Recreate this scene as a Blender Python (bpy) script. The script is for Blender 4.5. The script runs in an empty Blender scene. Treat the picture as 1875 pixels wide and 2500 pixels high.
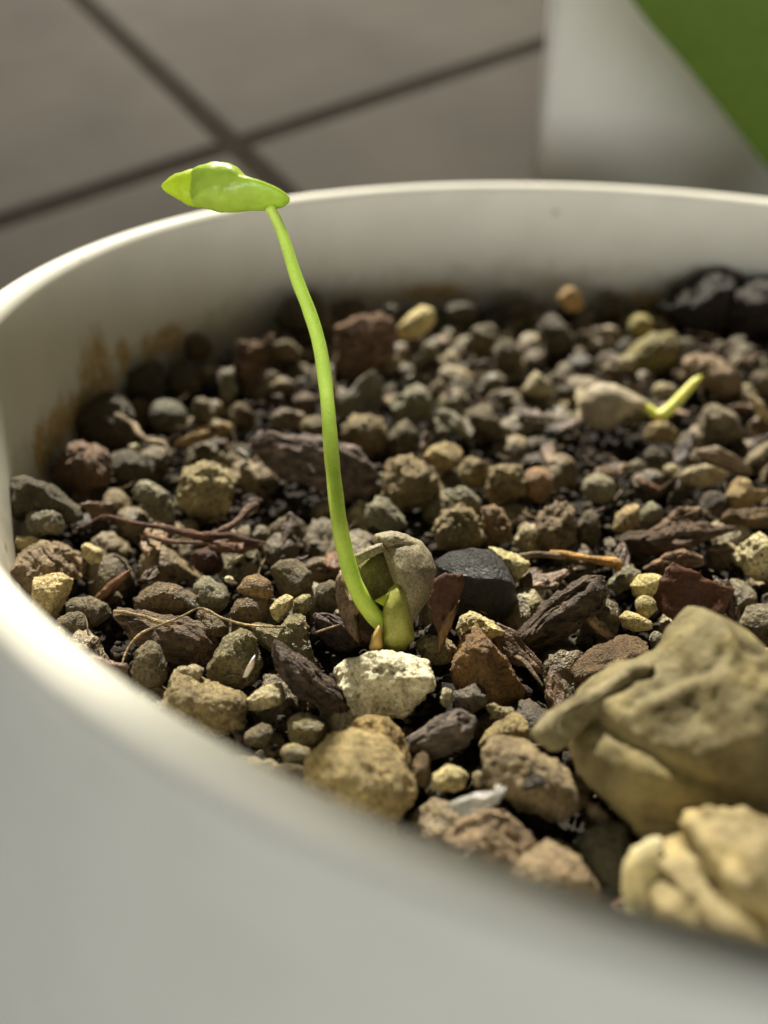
import bpy, math, random
import numpy as np
from mathutils import Matrix, Vector

# ------------------------------------------------------------------ camera, world, lamps, exposure
MM = 0.001
SC = bpy.context.scene
COL = SC.collection
CAM_POS = np.array((-30.5, -88.2, 103.8))                 # millimetres; origin = centre of the pot's foot
PITCH, ROLL = math.radians(32.8), math.radians(1.2)
FWD = np.array((0, math.cos(PITCH), -math.sin(PITCH)))
_r0, _u0 = np.array((1., 0, 0)), np.array((0, math.sin(PITCH), math.cos(PITCH)))
RGT = math.cos(ROLL) * _r0 + math.sin(ROLL) * _u0
UPV = -math.sin(ROLL) * _r0 + math.cos(ROLL) * _u0
cam = bpy.data.cameras.new('camera')
cam.sensor_fit = 'VERTICAL'
cam.sensor_height = 5.52
cam.lens = 4.25
cam.clip_start, cam.clip_end = 0.002, 20
cam.dof.use_dof = True
cam.dof.focus_distance = 0.0725
cam.dof.aperture_fstop = 2.25
camo = bpy.data.objects.new('camera', cam); COL.objects.link(camo)
camo.matrix_world = Matrix(((RGT[0], UPV[0], -FWD[0], CAM_POS[0]*MM), (RGT[1], UPV[1], -FWD[1], CAM_POS[1]*MM),
                            (RGT[2], UPV[2], -FWD[2], CAM_POS[2]*MM), (0, 0, 0, 1)))
SC.camera = camo

world = bpy.data.worlds.new('World'); SC.world = world; world.use_nodes = True
bg = world.node_tree.nodes['Background']
bg.inputs[0].default_value = (0.92, 0.96, 1.0, 1); bg.inputs[1].default_value = 0.038

def area(name, pos, target, size, power, colour):
    l = bpy.data.lights.new(name, 'AREA'); l.shape = 'DISK'; l.size = size; l.energy = power; l.color = colour
    o = bpy.data.objects.new(name, l); COL.objects.link(o)
    p = Vector(pos) * MM; o.location = p
    o.rotation_euler = (Vector(target) * MM - p).to_track_quat('-Z', 'Y').to_euler()
    return o
# warm lamp behind and a little to the left of the pot; cool fill light added low on the viewer's side to brighten the pot walls
area('plant_lamp', (-180, 730, 810), (0, 0, 55), 0.035, 35.5, (1.0, 0.94, 0.80))
fill = area('fill_light', (-45, -890, 150), (0, 0, 62), 0.8, 4.9, (0.975, 0.99, 0.985))
fill.data.shape = 'ELLIPSE'; fill.data.size_y = 0.14

SC.view_settings.view_transform = 'Standard'
SC.view_settings.look = 'None'
SC.view_settings.exposure = 0.0
SC.view_settings.gamma = 1.0
SC.cycles.max_bounces = 8
SC.cycles.use_denoising = True

# ------------------------------------------------------------------ small helpers
_tab = np.random.RandomState(7).rand(512)
_perm = np.random.RandomState(8).permutation(256)
_perm = np.concatenate([_perm, _perm])
def vnoise(p):
    i = np.floor(p).astype(int); fr = p - i; u = fr*fr*fr*(fr*(fr*6-15)+10)
    i &= 255
    def h(a, b, c): return _tab[_perm[_perm[_perm[(i[:, 0]+a) & 255] + ((i[:, 1]+b) & 255)] + ((i[:, 2]+c) & 255)]]
    x, y, z = u[:, 0], u[:, 1], u[:, 2]
    l = lambda a, b, t: a + (b-a)*t
    r = l(l(l(h(0,0,0), h(1,0,0), x), l(h(0,1,0), h(1,1,0), x), y), l(l(h(0,0,1), h(1,0,1), x), l(h(0,1,1), h(1,1,1), x), y), z)
    return r*2 - 1
def fbm(p, octv=4, gain=.5):
    s, a = 0, 1.
    for k in range(octv):
        s = s + a*vnoise(p + 17.3*k); p = p*2.03; a *= gain
    return s
def ridged(p, octv=3):
    s, a = 0, 1.
    for k in range(octv):
        s = s + a*(1 - 2*np.abs(vnoise(p + 31.7*k))); p = p*2.1; a *= .5
    return s

_ico = {}
def ico(sub):
    if sub not in _ico:
        import bmesh
        bm = bmesh.new(); bmesh.ops.create_icosphere(bm, subdivisions=sub, radius=1)
        v = np.array([x.co[:] for x in bm.verts]); f = np.array([[q.index for q in t.verts] for t in bm.faces])
        bm.free(); _ico[sub] = (v, f)
    return _ico[sub]

def mesh(name, verts, faces, mats, smooth=True):
    """verts in millimetres"""
    me = bpy.data.meshes.new(name)
    verts = np.asarray(verts, float) * MM
    if isinstance(faces, np.ndarray):
        n, k = faces.shape
        me.vertices.add(len(verts)); me.vertices.foreach_set('co', verts.ravel())
        me.loops.add(n*k); me.loops.foreach_set('vertex_index', faces.ravel().astype(np.int32))
        me.polygons.add(n); me.polygons.foreach_set('loop_start', np.arange(0, n*k, k, dtype=np.int32))
        me.update(calc_edges=True)
    else:
        me.from_pydata([tuple(v) for v in verts], [], faces)
    me.validate()
    for m in (mats if isinstance(mats, (list, tuple)) else [mats]): me.materials.append(m)
    if smooth: me.polygons.foreach_set('use_smooth', [True]*len(me.polygons))
    me.update()
    return me
def link(name, me, parent=None, loc=None, rot=None):
    o = bpy.data.objects.new(name, me); COL.objects.link(o)
    if parent is not None: o.parent = parent
    if rot is not None:
        m = Matrix([list(map(float, r)) for r in rot]).to_4x4(); o.matrix_local = m
    if loc is not None: o.location = [float(c)*MM for c in loc]
    return o
def tag(o, label=None, cat=None, grp=None, kind=None):
    if label: o['label'] = label
    if cat: o['category'] = cat
    if grp: o['group'] = grp
    if kind: o['kind'] = kind
    return o
VIEW = np.stack([RGT, FWD, UPV], 1)                        # columns: right, away, up as the pebbles were measured

def rho(poly, n=256):
    """distance from the middle of an outline to its edge, for n directions"""
    p = np.asarray(poly, float); q = np.roll(p, -1, 0)
    th = np.arange(n)*2*np.pi/n; d = np.stack([np.cos(th), np.sin(th)], 1)
    e = q - p
    den = d[:, None, 0]*e[None, :, 1] - d[:, None, 1]*e[None, :, 0]
    den = np.where(np.abs(den) < 1e-9, 1e-9, den)
    t = (p[None, :, 0]*e[None, :, 1] - p[None, :, 1]*e[None, :, 0]) / den
    s = (p[None, :, 0]*d[:, None, 1] - p[None, :, 1]*d[:, None, 0]) / den
    ok = (t > 0) & (s >= -1e-6) & (s <= 1+1e-6)
    r = np.where(ok, t, 0).max(1)
    r = np.where(r <= 0, np.median(r), r)
    k = np.array([1, 2, 3, 2, 1.]); k /= k.sum()
    return sum(w*np.roll(r, j-2) for j, w in enumerate(k))

def body(poly, D, style, seed, sub, ridges=(), rough=1.):
    """a solid lump: the outline gives its width and height, D its half thickness; style its relief"""
    v, f = ico(sub)
    poly = np.asarray(poly, float)
    mid = (poly.min(0) + poly.max(0))/2
    r = rho(poly - mid); n = len(r)
    th = np.arctan2(v[:, 2], v[:, 0]) % (2*np.pi)
    R = np.interp(th, np.arange(n+1)*2*np.pi/n, np.append(r, r[0]))
    m = np.sqrt(v[:, 0]**2 + v[:, 2]**2)
    pw = {'rock': .72, 'bark': .6, 'flake': .5, 'pitted': .85, 'husk': .95}.get(style, .92)
    mm_ = m**pw
    P = np.stack([np.cos(th)*R*mm_ , D*v[:, 1], np.sin(th)*R*mm_], 1)
    size = float(np.sqrt(np.ptp(poly[:, 0])*np.ptp(poly[:, 1])))/2
    rng = np.random.RandomState(seed)
    N = v*np.array([1/max(np.ptp(poly[:, 0]), .1), 1/max(2*D, .1), 1/max(np.ptp(poly[:, 1]), .1)]); N /= np.linalg.norm(N, axis=1)[:, None]
    off = rng.rand(3)*100
    if style in ('rock', 'pitted'):
        for k in range(9 if style == 'rock' else 4):
            nn = rng.randn(3); nn[1] -= .25; nn /= np.linalg.norm(nn)
            h = (P@nn).max()*rng.uniform(.68, .93)
            ex = P@nn - h
            P = P - np.where(ex > 0, ex*.9, 0)[:, None]*nn
    a = {'rock': (.10, .05), 'pitted': (.15, .09), 'pebble': (.09, .035), 'smooth': (.05, .008), 'bark': (.05, .03), 'flake': (.03, .015), 'husk': (.05, .008)}[style]
    d = a[0]*size*fbm(P/size*1.1 + off, 2) + a[1]*size*fbm(P/size*4.5 + off, 4, .62)
    if style in ('rock', 'pitted', 'pebble'):
        d += .022*size*ridged(P/max(size*.16, .3) + off, 2)
    if style == 'pitted':
        for k in range(9):
            c = P[rng.randint(len(P))]; rr = size*rng.uniform(.10, .30)
            d -= .7*rr*np.exp(-((P-c)**2).sum(1)/(rr*rr*.7))
        d += .05*size*np.abs(fbm(P/size*7 + off, 2))
    if style in ('bark', 'flake'):
        q = poly - poly.mean(0); w, ev = np.linalg.eigh(q.T@q); ax = ev[:, 1]
        u = P[:, 0]*ax[0] + P[:, 2]*ax[1]; t = -P[:, 0]*ax[1] + P[:, 2]*ax[0]
        fib = np.stack([u/size*1.1, t/size*7, P[:, 1]/size*5], 1) + off
        d += (.10 if style == 'bark' else .03)*size*ridged(fib, 3)
        P = P + np.outer((.10 if style == 'bark' else .16)*size*vnoise(np.stack([u/size*.9, t/size*.9, 0*u], 1) + off)*1.6, (0, 1, 0))
    if style == 'husk':
        w1 = P/size*np.array([1.0, .8, .8]) + .3*fbm(P/size*.8 + off, 2)[:, None] + off
        # dry skin crumpled like paper: sharp folds along a few slanting directions
        tight = rough > 2
        for k in range(9 if tight else 7):
            dirn = rng.randn(3)*(1, .7, 1); dirn /= np.linalg.norm(dirn)
            lam = size*rng.uniform(.45, .9)*(.75 if tight else 1.25)
            u_ = P@dirn/lam + .38*vnoise(P/size*1.3 + k*7.7 + off) + rng.rand()
            tri = np.abs(u_ - np.floor(u_) - .5)*4 - 1
            mask = np.clip(.5 + 1.3*vnoise(P/size*.8 + k*3.1 + off), 0, 1)
            d += (.050 if tight else .030)*size*tri*mask
        d += .011*size*ridged(P/size*np.array([3, 5, 6]) + fbm(P/size*2 + off, 2)[:, None] + off, 3)
        rough = min(rough, 1.)
        d += size*(.05*rough*(1-np.abs(vnoise(w1)))**9 + .028*rough*(1-np.abs(vnoise(w1*2.3+9)))**9 + .004*fbm(P/size*9 + off, 2) + .07*rough*vnoise(w1*1.2+4))
    for pts, hgt, wid in ridges:
        q = np.asarray(pts, float); best = np.full(len(P), 1e9)
        for a_, b_ in zip(q[:-1], q[1:]):
            e = b_-a_; t_ = np.clip(((P[:, 0]-a_[0])*e[0] + (P[:, 2]-a_[1])*e[1])/(e@e), 0, 1)
            best = np.minimum(best, np.hypot(P[:, 0]-a_[0]-t_*e[0], P[:, 2]-a_[1]-t_*e[1]))
        d += np.where(v[:, 1] < .35, hgt*np.exp(-(best/wid)**1.5), 0)
    return P + d[:, None]*N, f, mid

def tube(path, radii, seg=12, wob=0., seed=0, cap=True):
    """smooth tapering tube through points (mm)"""
    p = np.asarray(path, float); r = np.interp(np.linspace(0, 1, len(p)), np.linspace(0, 1, len(radii)), radii)
    n = len(p); out = []; rr = []
    for i in range(n-1):
        a, b, c, d = p[max(i-1, 0)], p[i], p[i+1], p[min(i+2, n-1)]
        for k in range(6):
            t = k/6
            out.append(.5*((2*b) + (c-a)*t + (2*a-5*b+4*c-d)*t*t + (3*b-a-3*c+d)*t**3)); rr.append(r[i]*(1-t)+r[i+1]*t)
    out.append(p[-1]); rr.append(r[-1]); out = np.array(out); rr = np.array(rr)
    if wob: rr = rr*(1 + wob*vnoise(out*.9 + seed))
    tg = np.gradient(out, axis=0); tg /= np.linalg.norm(tg, axis=1)[:, None]
    nrm = np.cross(tg[0], FWD); nrm /= np.linalg.norm(nrm)
    V, Fc = [], []
    for i in range(len(out)):
        nrm = nrm - (nrm@tg[i])*tg[i]; nrm /= np.linalg.norm(nrm); bi = np.cross(tg[i], nrm)
        for k in range(seg):
            a = 2*math.pi*k/seg; V.append(out[i] + rr[i]*(math.cos(a)*nrm + math.sin(a)*bi))
    for i in range(len(out)-1):
        for k in range(seg):
            a, b = i*seg+k, i*seg+(k+1) % seg; Fc.append((a, b, b+seg, a+seg))
    if cap:
        for i, s in ((0, -1), (len(out)-1, 1)):
            V.append(out[i] + s*tg[i]*rr[i]*.6); c = len(V)-1
            for k in range(seg):
                a, b = i*seg+k, i*seg+(k+1) % seg
                Fc.append((b, a, c) if s < 0 else (a, b, c))
    return np.array(V), Fc

# ------------------------------------------------------------------ materials
class NT:
    def __init__(self, name):
        self.m = bpy.data.materials.new(name); self.m.use_nodes = True
        self.t = self.m.node_tree; self.b = self.t.nodes['Principled BSDF']
        self.o = self.t.nodes['Material Output']
    def n(self, typ, **kw):
        x = self.t.nodes.new(typ)
        for k, v in kw.items(): setattr(x, k, v)
        return x
    def l(self, a, b): self.t.links.new(a, b)
    def coord(self): return self.n('ShaderNodeTexCoord').outputs['Object']
    def tex(self, kind, vec, scale, **kw):
        x = self.n('ShaderNodeTex'+kind); x.inputs['Scale'].default_value = scale
        for k, v in kw.items(): x.inputs[k].default_value = v
        if vec is not None: self.l(vec, x.inputs['Vector'])
        return x
    def ramp(self, val, stops):
        x = self.n('ShaderNodeValToRGB'); e = x.color_ramp.elements
        while len(e) < len(stops): e.new(.5)
        for i, (p, c) in enumerate(stops): e[i].position = p; e[i].color = (c if len(c) == 4 else (*c, 1)) if isinstance(c, tuple) else (c, c, c, 1)
        self.l(val, x.inputs[0]); return x.outputs[0]
    def mix(self, fac, a, b, mode='MIX'):
        x = self.n('ShaderNodeMix', data_type='RGBA', blend_type=mode)
        for v, i in ((fac, 0), (a, 6), (b, 7)):
            if hasattr(v, 'links'): self.l(v, x.inputs[i])
            else: x.inputs[i].default_value = v if i == 0 else (*v, 1)
        return x.outputs[2]
    def math(self, op, a, b=None):
        x = self.n('ShaderNodeMath', operation=op)
        for v, i in ((a, 0), (b, 1)):
            if v is None: continue
            if hasattr(v, 'links'): self.l(v, x.inputs[i])
            else: x.inputs[i].default_value = v
        return x.outputs[0]
    def bump(self, height, dist, strength=1., prev=None):
        x = self.n('ShaderNodeBump'); x.inputs['Distance'].default_value = dist; x.inputs['Strength'].default_value = strength
        self.l(height, x.inputs['Height'])
        if prev is not None: self.l(prev, x.inputs['Normal'])
        self.l(x.outputs[0], self.b.inputs['Normal']); return x.outputs[0]
    def attr(self, name): return self.n('ShaderNodeAttribute', attribute_type='OBJECT', attribute_name=name).outputs['Fac']
    def set(self, **kw):
        for k, v in kw.items(): self.b.inputs[k.replace('_', ' ')].default_value = v

def shifted(t):
    """object coordinates pushed by a random amount for every object, so alike pieces differ"""
    c = t.coord(); inf = t.n('ShaderNodeObjectInfo')
    a = t.n('ShaderNodeVectorMath', operation='MULTIPLY_ADD')
    comb = t.n('ShaderNodeCombineXYZ')
    for i in range(3): t.l(inf.outputs['Random'], comb.inputs[i])
    a.inputs[1].default_value = (.37, .61, .23)
    t.l(comb.outputs[0], a.inputs[0]); t.l(c, a.inputs[2])
    return a.outputs[0], inf

def stone_material():
    t = NT('mineral_grain'); v, inf = shifted(t)
    gm = t.n('ShaderNodeGamma'); gm.inputs['Gamma'].default_value = 1.22; t.l(inf.outputs['Color'], gm.inputs[0])
    base = t.mix(1., gm.outputs[0], (1.24, 1.21, 1.0), 'MULTIPLY')
    n1 = t.tex('Noise', v, 420, Detail=5, Roughness=.65).outputs['Fac']
    n2 = t.tex('Noise', v, 2600, Detail=4, Roughness=.7).outputs['Fac']
    n3 = t.tex('Noise', v, 900, Detail=3, Roughness=.6).outputs['Fac']
    c = t.mix(1., base, t.ramp(n1, [(.30, (.5, .46, .40)), (.50, (1, 1, 1)), (.70, (1.4, 1.38, 1.3))]), 'MULTIPLY')
    c = t.mix(.9, c, t.ramp(n2, [(.32, (.42, .38, .32)), (.5, (1, 1, 1)), (.70, (1.5, 1.5, 1.45))]), 'MULTIPLY')
    spk = t.attr('speckle')
    vor = t.tex('Voronoi', v, 1150, Randomness=1.).outputs['Distance']
    spots = t.math('MULTIPLY', t.ramp(vor, [(.10, 1.), (.26, 0.)]), t.ramp(n3, [(.45, 0.), (.56, 1.)]))
    spots = t.math('MULTIPLY', spots, t.math('MINIMUM', t.math('MULTIPLY', spk, 1.7), 1.))
    c = t.mix(spots, c, (.055, .035, .02))
    dirt = t.math('MULTIPLY', t.ramp(t.tex('Noise', v, 330, Detail=6, Roughness=.75).outputs['Fac'], [(.56, 0.), (.68, 1.)]), t.math('MULTIPLY', spk, .75))
    c = t.mix(dirt, c, (.16, .09, .04))
    t.l(c, t.b.inputs['Base Color'])
    wet = t.attr('wet')
    rough = t.math('SUBTRACT', t.ramp(n3, [(.35, .46), (.65, .80)]), t.math('MULTIPLY', wet, .28))
    t.l(rough, t.b.inputs['Roughness'])
    t.l(t.math('ADD', .5, t.math('MULTIPLY', wet, .3)), t.b.inputs['Specular IOR Level'])
    b = t.bump(n2, .0006, .9)
    b = t.bump(t.tex('Noise', v, 5200, Detail=2).outputs['Fac'], .00016, .8, b)
    t.bump(spots, -.0003, .8, b)
    return t.m
def bark_material():
    t = NT('bark_fibre'); v, inf = shifted(t)
    m = t.n('ShaderNodeMapping'); m.inputs['Scale'].default_value = (.25, 1, 1); t.l(v, m.inputs[0])
    n1 = t.tex('Noise', m.outputs[0], 1300, Detail=5, Roughness=.7).outputs['Fac']
    n2 = t.tex('Noise', v, 3200, Detail=3, Roughness=.7).outputs['Fac']
    c = t.mix(1., inf.outputs['Color'], t.ramp(n1, [(.34, (.28, .23, .19)), (.5, (.85, .76, .66)), (.68, (1.9, 1.7, 1.45))]), 'MULTIPLY')
    c = t.mix(.7, c, t.ramp(n2, [(.3, (.6, .58, .55)), (.55, (1, 1, 1)), (.75, (1.4, 1.4, 1.4))]), 'MULTIPLY')
    t.l(c, t.b.inputs['Base Color'])
    t.l(t.math('SUBTRACT', .8, t.math('MULTIPLY', t.attr('wet'), .5)), t.b.inputs['Roughness'])
    t.set(Specular_IOR_Level=.5)
    t.bump(n2, .0004, .9, t.bump(n1, .0009, 1.))
    return t.m
def flake_material():
    t = NT('dry_leaf_flake'); v, inf = shifted(t)
    n1 = t.tex('Noise', v, 2400, Detail=4, Roughness=.7).outputs['Fac']
    c = t.mix(1., inf.outputs['Color'], t.ramp(n1, [(.3, (.65, .6, .6)), (.55, (1, 1, 1)), (.75, (1.35, 1.3, 1.25))]), 'MULTIPLY')
    t.l(c, t.b.inputs['Base Color']); t.set(Roughness=.6, Specular_IOR_Level=.35)
    tr = t.n('ShaderNodeBsdfTranslucent'); t.l(c, tr.inputs[0])
    mx = t.n('ShaderNodeMixShader'); mx.inputs[0].default_value = .3
    t.l(t.b.outputs[0], mx.inputs[1]); t.l(tr.outputs[0], mx.inputs[2]); t.l(mx.outputs[0], t.o.inputs[0])
    t.bump(n1, .0002, .6)
    return t.m
def husk_material():
    t = NT('wrinkled_dry_skin'); v, inf = shifted(t)
    n1 = t.tex('Noise', v, 210, Detail=5, Roughness=.6).outputs['Fac']
    n2 = t.tex('Noise', v, 1800, Detail=4, Roughness=.7).outputs['Fac']
    c = t.mix(1., inf.outputs['Color'], t.ramp(n1, [(.34, (.5, .46, .38)), (.5, (1, 1, 1)), (.66, (1.45, 1.4, 1.25))]), 'MULTIPLY')
    c = t.mix(.6, c, t.ramp(n2, [(.3, (.7, .66, .58)), (.55, (1, 1, 1)), (.75, (1.2, 1.2, 1.1))]), 'MULTIPLY')
    t.l(c, t.b.inputs['Base Color']); t.set(Roughness=.7, Specular_IOR_Level=.3, Subsurface_Weight=.12, Subsurface_Scale=.001)
    t.b.inputs['Subsurface Radius'].default_value = (1, .6, .25)
    t.bump(n2, .0003, .7)
    return t.m
def plant_material(name, col, rough=.45, sss=.35, trans=.0, vary=.12, spec=.45, grain=0.):
    t = NT(name); v = t.coord()
    n1 = t.tex('Noise', v, 700, Detail=3).outputs['Fac']
    lo = tuple(c*(1-vary) for c in col); hi = tuple(min(1, c*(1+vary)) for c in col)
    c = t.ramp(n1, [(.3, lo), (.7, hi)])
    if grain:
        g = t.tex('Noise', v, 4200, Detail=4, Roughness=.75).outputs['Fac']
        c = t.mix(grain, c, t.ramp(g, [(.35, (.3, .27, .22)), (.5, (1, 1, 1)), (.68, (1.5, 1.48, 1.4))]), 'MULTIPLY')
    t.l(c, t.b.inputs['Base Color'])
    t.set(Roughness=rough, Specular_IOR_Level=spec, Subsurface_Weight=sss, Subsurface_Scale=.0012)
    t.b.inputs['Subsurface Radius'].default_value = (.8, 1, .25)
    t.bump(t.tex('Noise', v, 3500, Detail=2).outputs['Fac'], .00006, .6)
    if trans:
        tr = t.n('ShaderNodeBsdfTranslucent'); t.l(c, tr.inputs[0])
        mx = t.n('ShaderNodeMixShader'); mx.inputs[0].default_value = trans
        t.l(t.b.outputs[0], mx.inputs[1]); t.l(tr.outputs[0], mx.inputs[2]); t.l(mx.outputs[0], t.o.inputs[0])
    return t.m
STONE, BARK, FLAKE, HUSK = stone_material(), bark_material(), flake_material(), husk_material()

def pot_material():
    t = NT('white_plastic'); v = t.coord()
    sep = t.n('ShaderNodeSeparateXYZ'); t.l(v, sep.inputs[0])
    # dried brown water marks: patches low on the inner wall at the left, defined where they really sit
    def blob(x, y, z, rx, ry, rz):
        m = t.n('ShaderNodeVectorMath', operation='SUBTRACT'); t.l(v, m.inputs[0]); m.inputs[1].default_value = (x*MM, y*MM, z*MM)
        s = t.n('ShaderNodeVectorMath', operation='DIVIDE'); t.l(m.outputs[0], s.inputs[0]); s.inputs[1].default_value = (rx*MM, ry*MM, rz*MM)
        l = t.n('ShaderNodeVectorMath', operation='LENGTH'); t.l(s.outputs[0], l.inputs[0]); return l.outputs['Value']
    d = None
    for b in STAINS:
        x = blob(*b); d = x if d is None else t.math('SMOOTH_MIN', d, x)
    for nd in t.t.nodes:
        if nd.type == 'MATH' and nd.operation == 'SMOOTH_MIN': nd.inputs[2].default_value = .25
    ns = t.tex('Noise', v, 260, Detail=6, Roughness=.7).outputs['Fac']
    e = t.math('ADD', d, t.math('MULTIPLY', t.math('SUBTRACT', ns, .5), 1.5))
    mask = t.ramp(e, [(.55, 1.), (1.0, 0.)])
    mask = t.math('MULTIPLY', mask, t.ramp(t.tex('Noise', v, 900, Detail=4).outputs['Fac'], [(.3, .45), (.6, .95)]))
    rad = t.math('SQRT', t.math('ADD', t.math('POWER', sep.outputs[0], 2.), t.math('POWER', sep.outputs[1], 2.)))
    inner = t.math('LESS_THAN', rad, .0737)
    mask = t.math('MULTIPLY', mask, inner)
    low = t.ramp(sep.outputs[2], [(.0, .0), (1., 1.)])
    fine = t.tex('Noise', v, 120, Detail=3).outputs['Fac']
    c = t.ramp(fine, [(.3, (.68, .665, .575)), (.7, (.73, .715, .625))])
    specks = t.math('MULTIPLY', t.ramp(t.tex('Voronoi', v, 110).outputs['Distance'], [(.05, 1.), (.075, 0.)]), t.math('MULTIPLY', inner, .6))
    c = t.mix(specks, c, (.2, .16, .1))
    tide = t.n('ShaderNodeMapRange'); tide.inputs['From Min'].default_value = .0615; tide.inputs['From Max'].default_value = .055
    t.l(t.math('ADD', sep.outputs[2], t.math('MULTIPLY', t.math('SUBTRACT', ns, .5), .014)), tide.inputs['Value'])
    c = t.mix(t.math('MULTIPLY', t.math('MULTIPLY', tide.outputs[0], inner), .45), c, (.26, .20, .11))
    c = t.mix(mask, c, (.40, .26, .075))
    t.l(c, t.b.inputs['Base Color'])
    t.set(Roughness=.62, Specular_IOR_Level=.25, Subsurface_Weight=.25, Subsurface_Scale=.003)
    t.b.inputs['Subsurface Radius'].default_value = (1, .9, .75)
    t.bump(t.tex('Noise', v, 700, Detail=2).outputs['Fac'], .00004, .5)
    return t.m
STAINS = [(-71.1, 15.7, 59.6, 4, 4, 7), (-71.6, 13.1, 57.3, 5, 5, 6), (-72.4, 7.6, 57.0, 5, 5, 3.5), (-72.7, 2.7, 57.4, 5, 5, 3), (-72.8, -2.1, 57.2, 3.5, 3.5, 3.5), (-72.7, -4.1, 56.7, 3, 3, 3), (-67.0, 28.5, 58.4, 6, 6, 2.6), (-65.1, 32.5, 57.9, 5, 5, 3.2), (-69.5, 21.6, 59.4, 2, 2, 3.5), (-21.1, 69.7, 55.2, 9, 9, 2.0), (21.1, 69.7, 54.2, 9, 9, 2.5)]

# ------------------------------------------------------------------ setting: tiled ground
GN = np.array((-0.012431, -0.355005, 0.934782)); GA = np.array((-0.568237, 0.771739, 0.285529)); GB_ = np.array((0.822817, 0.527566, 0.211297)); G0 = np.array((-93.78, 256.53, 55.37))
def tile_material():
    t = NT('stone_tile'); v, inf = shifted(t)
    n = t.tex('Noise', v, 14, Detail=5, Roughness=.6).outputs['Fac']
    c = t.ramp(n, [(.3, (.038, .034, .030)), (.7, (.053, .048, .042))])
    t.l(c, t.b.inputs['Base Color']); t.set(Roughness=.95, Specular_IOR_Level=.08)
    t.bump(t.tex('Noise', v, 260, Detail=4).outputs['Fac'], .0004, .4)
    return t.m
def grout_material():
    t = NT('dark_grout'); v = t.coord()
    n = t.tex('Noise', v, 300, Detail=4).outputs['Fac']
    t.l(t.ramp(n, [(.3, (.012, .010, .008)), (.7, (.020, .017, .014))]), t.b.inputs['Base Color']); t.set(Roughness=1., Specular_IOR_Level=.02)
    return t.m
GROT = np.stack([GA, GB_, GN], 1)
if np.linalg.det(GROT) < 0: GROT = np.stack([GB_, GA, GN], 1)
S_ = 1600
gm = mesh('ground', [(-S_, -S_, -1.3), (S_, -S_, -1.3), (S_, S_, -1.3), (-S_, S_, -1.3)], [(0, 1, 2, 3)], grout_material(), False)
ground = tag(link('ground', gm, None, G0, GROT), 'tiled ground of grey brown stone slabs with dark joints', None, None, 'structure')
TS, GW, BV = 330., 9., 5.
h = TS/2 - GW/2
tv = []
for (e, z) in ((h, -4.), (h, -1.2), (h-.8, -.4), (h-2.5, 0.)):
    tv += [(-e, -e, z), (e, -e, z), (e, e, z), (-e, e, z)]
tf = []
for k in range(3):
    for j in range(4):
        a, b = k*4+j, k*4+(j+1) % 4; tf.append((a, b, b+4, a+4))
tf.append((12, 13, 14, 15))
tm = mesh('tile', tv, tf, tile_material(), False)
for i in range(-3, 3):
    for j in range(-3, 3):
        link('tile', tm, ground, ((i+.5)*TS, (j+.5)*TS, 0))

# ------------------------------------------------------------------ the flower pot
def lathe(prof, n=160):
    V, Fc = [], []
    for r, z in prof:
        for k in range(n):
            a = 2*math.pi*k/n; V.append((r*math.cos(a), r*math.sin(a), z))
    for i in range(len(prof)-1):
        for k in range(n):
            a, b = i*n+k, i*n+(k+1) % n; Fc.append((a, b, b+n, a+n))
    return V, Fc
def arc(cx, cz, r, a0, a1, n=10):
    return [(cx + r*math.cos(math.radians(a0+(a1-a0)*k/n)), cz + r*math.sin(math.radians(a0+(a1-a0)*k/n))) for k in range(n+1)]
prof = [(0, 3), (60, 3), (63, 2), (64, 0), (66, 0), (70, 1), (74, 3.5), (79, 9), (83, 16.5), (85.6, 26), (86.3, 35), (85.4, 45), (82.6, 55.5), (79.4, 63.5), (77.6, 68), (76.7, 71), (76.5, 72.6)]
prof += arc(74.9, 73.4, 1.75, -10, 180, 14)
prof += [(73.1, 72.0), (73.0, 68), (72.5, 55), (71.5, 40), (69, 6), (0, 6)]
V, Fc = lathe(prof)
pot = link('flower_pot', mesh('flower_pot', V, Fc, pot_material()))
tag(pot, 'white plastic flower pot with rounded rim and brown stains inside', 'flower pot')

# ------------------------------------------------------------------ soil bed under the pebbles
def soil_z(x, y):
    return 54.2 + 2.2*np.exp(-((x+42)**2+(y-62)**2)/512.) + 4.5*np.exp(-((x-52)**2+(y-55)**2)/800.)
def soil_material():
    t = NT('dark_soil'); v = t.coord()
    n = t.tex('Noise', v, 900, Detail=5, Roughness=.7).outputs['Fac']
    t.l(t.ramp(n, [(.3, (.010, .008, .006)), (.7, (.030, .024, .018))]), t.b.inputs['Base Color']); t.set(Roughness=.9, Specular_IOR_Level=.3)
    t.bump(n, .0006, .9)
    return t.m
SOIL = soil_material()
nr, na = 60, 180
V = [(0, 0, 0)]
for i in range(1, nr+1):
    for k in range(na):
        a = 2*math.pi*k/na; r = 71.6*i/nr; V.append((r*math.cos(a), r*math.sin(a), 0))
V = np.array(V, float)
V[:, 2] = soil_z(V[:, 0], V[:, 1]) - 4.6 + 1.0*fbm(V*np.array([.35, .35, 1]) + 5, 4, .6)
Fc = [(0, 1+k, 1+(k+1) % na) for k in range(na)]
for i in range(1, nr):
    for k in range(na):
        a, b = 1+(i-1)*na+k, 1+(i-1)*na+(k+1) % na; Fc.append((a, a+na, b+na, b))
soil = tag(link('soil', mesh('soil', V, Fc, SOIL)), 'dark moist potting soil under the pebbles', None, None, 'structure')

# ------------------------------------------------------------------ pebbles, bark and flakes measured one by one
MAT = {'bark': BARK, 'flake': FLAKE, 'husk': HUSK}
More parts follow.
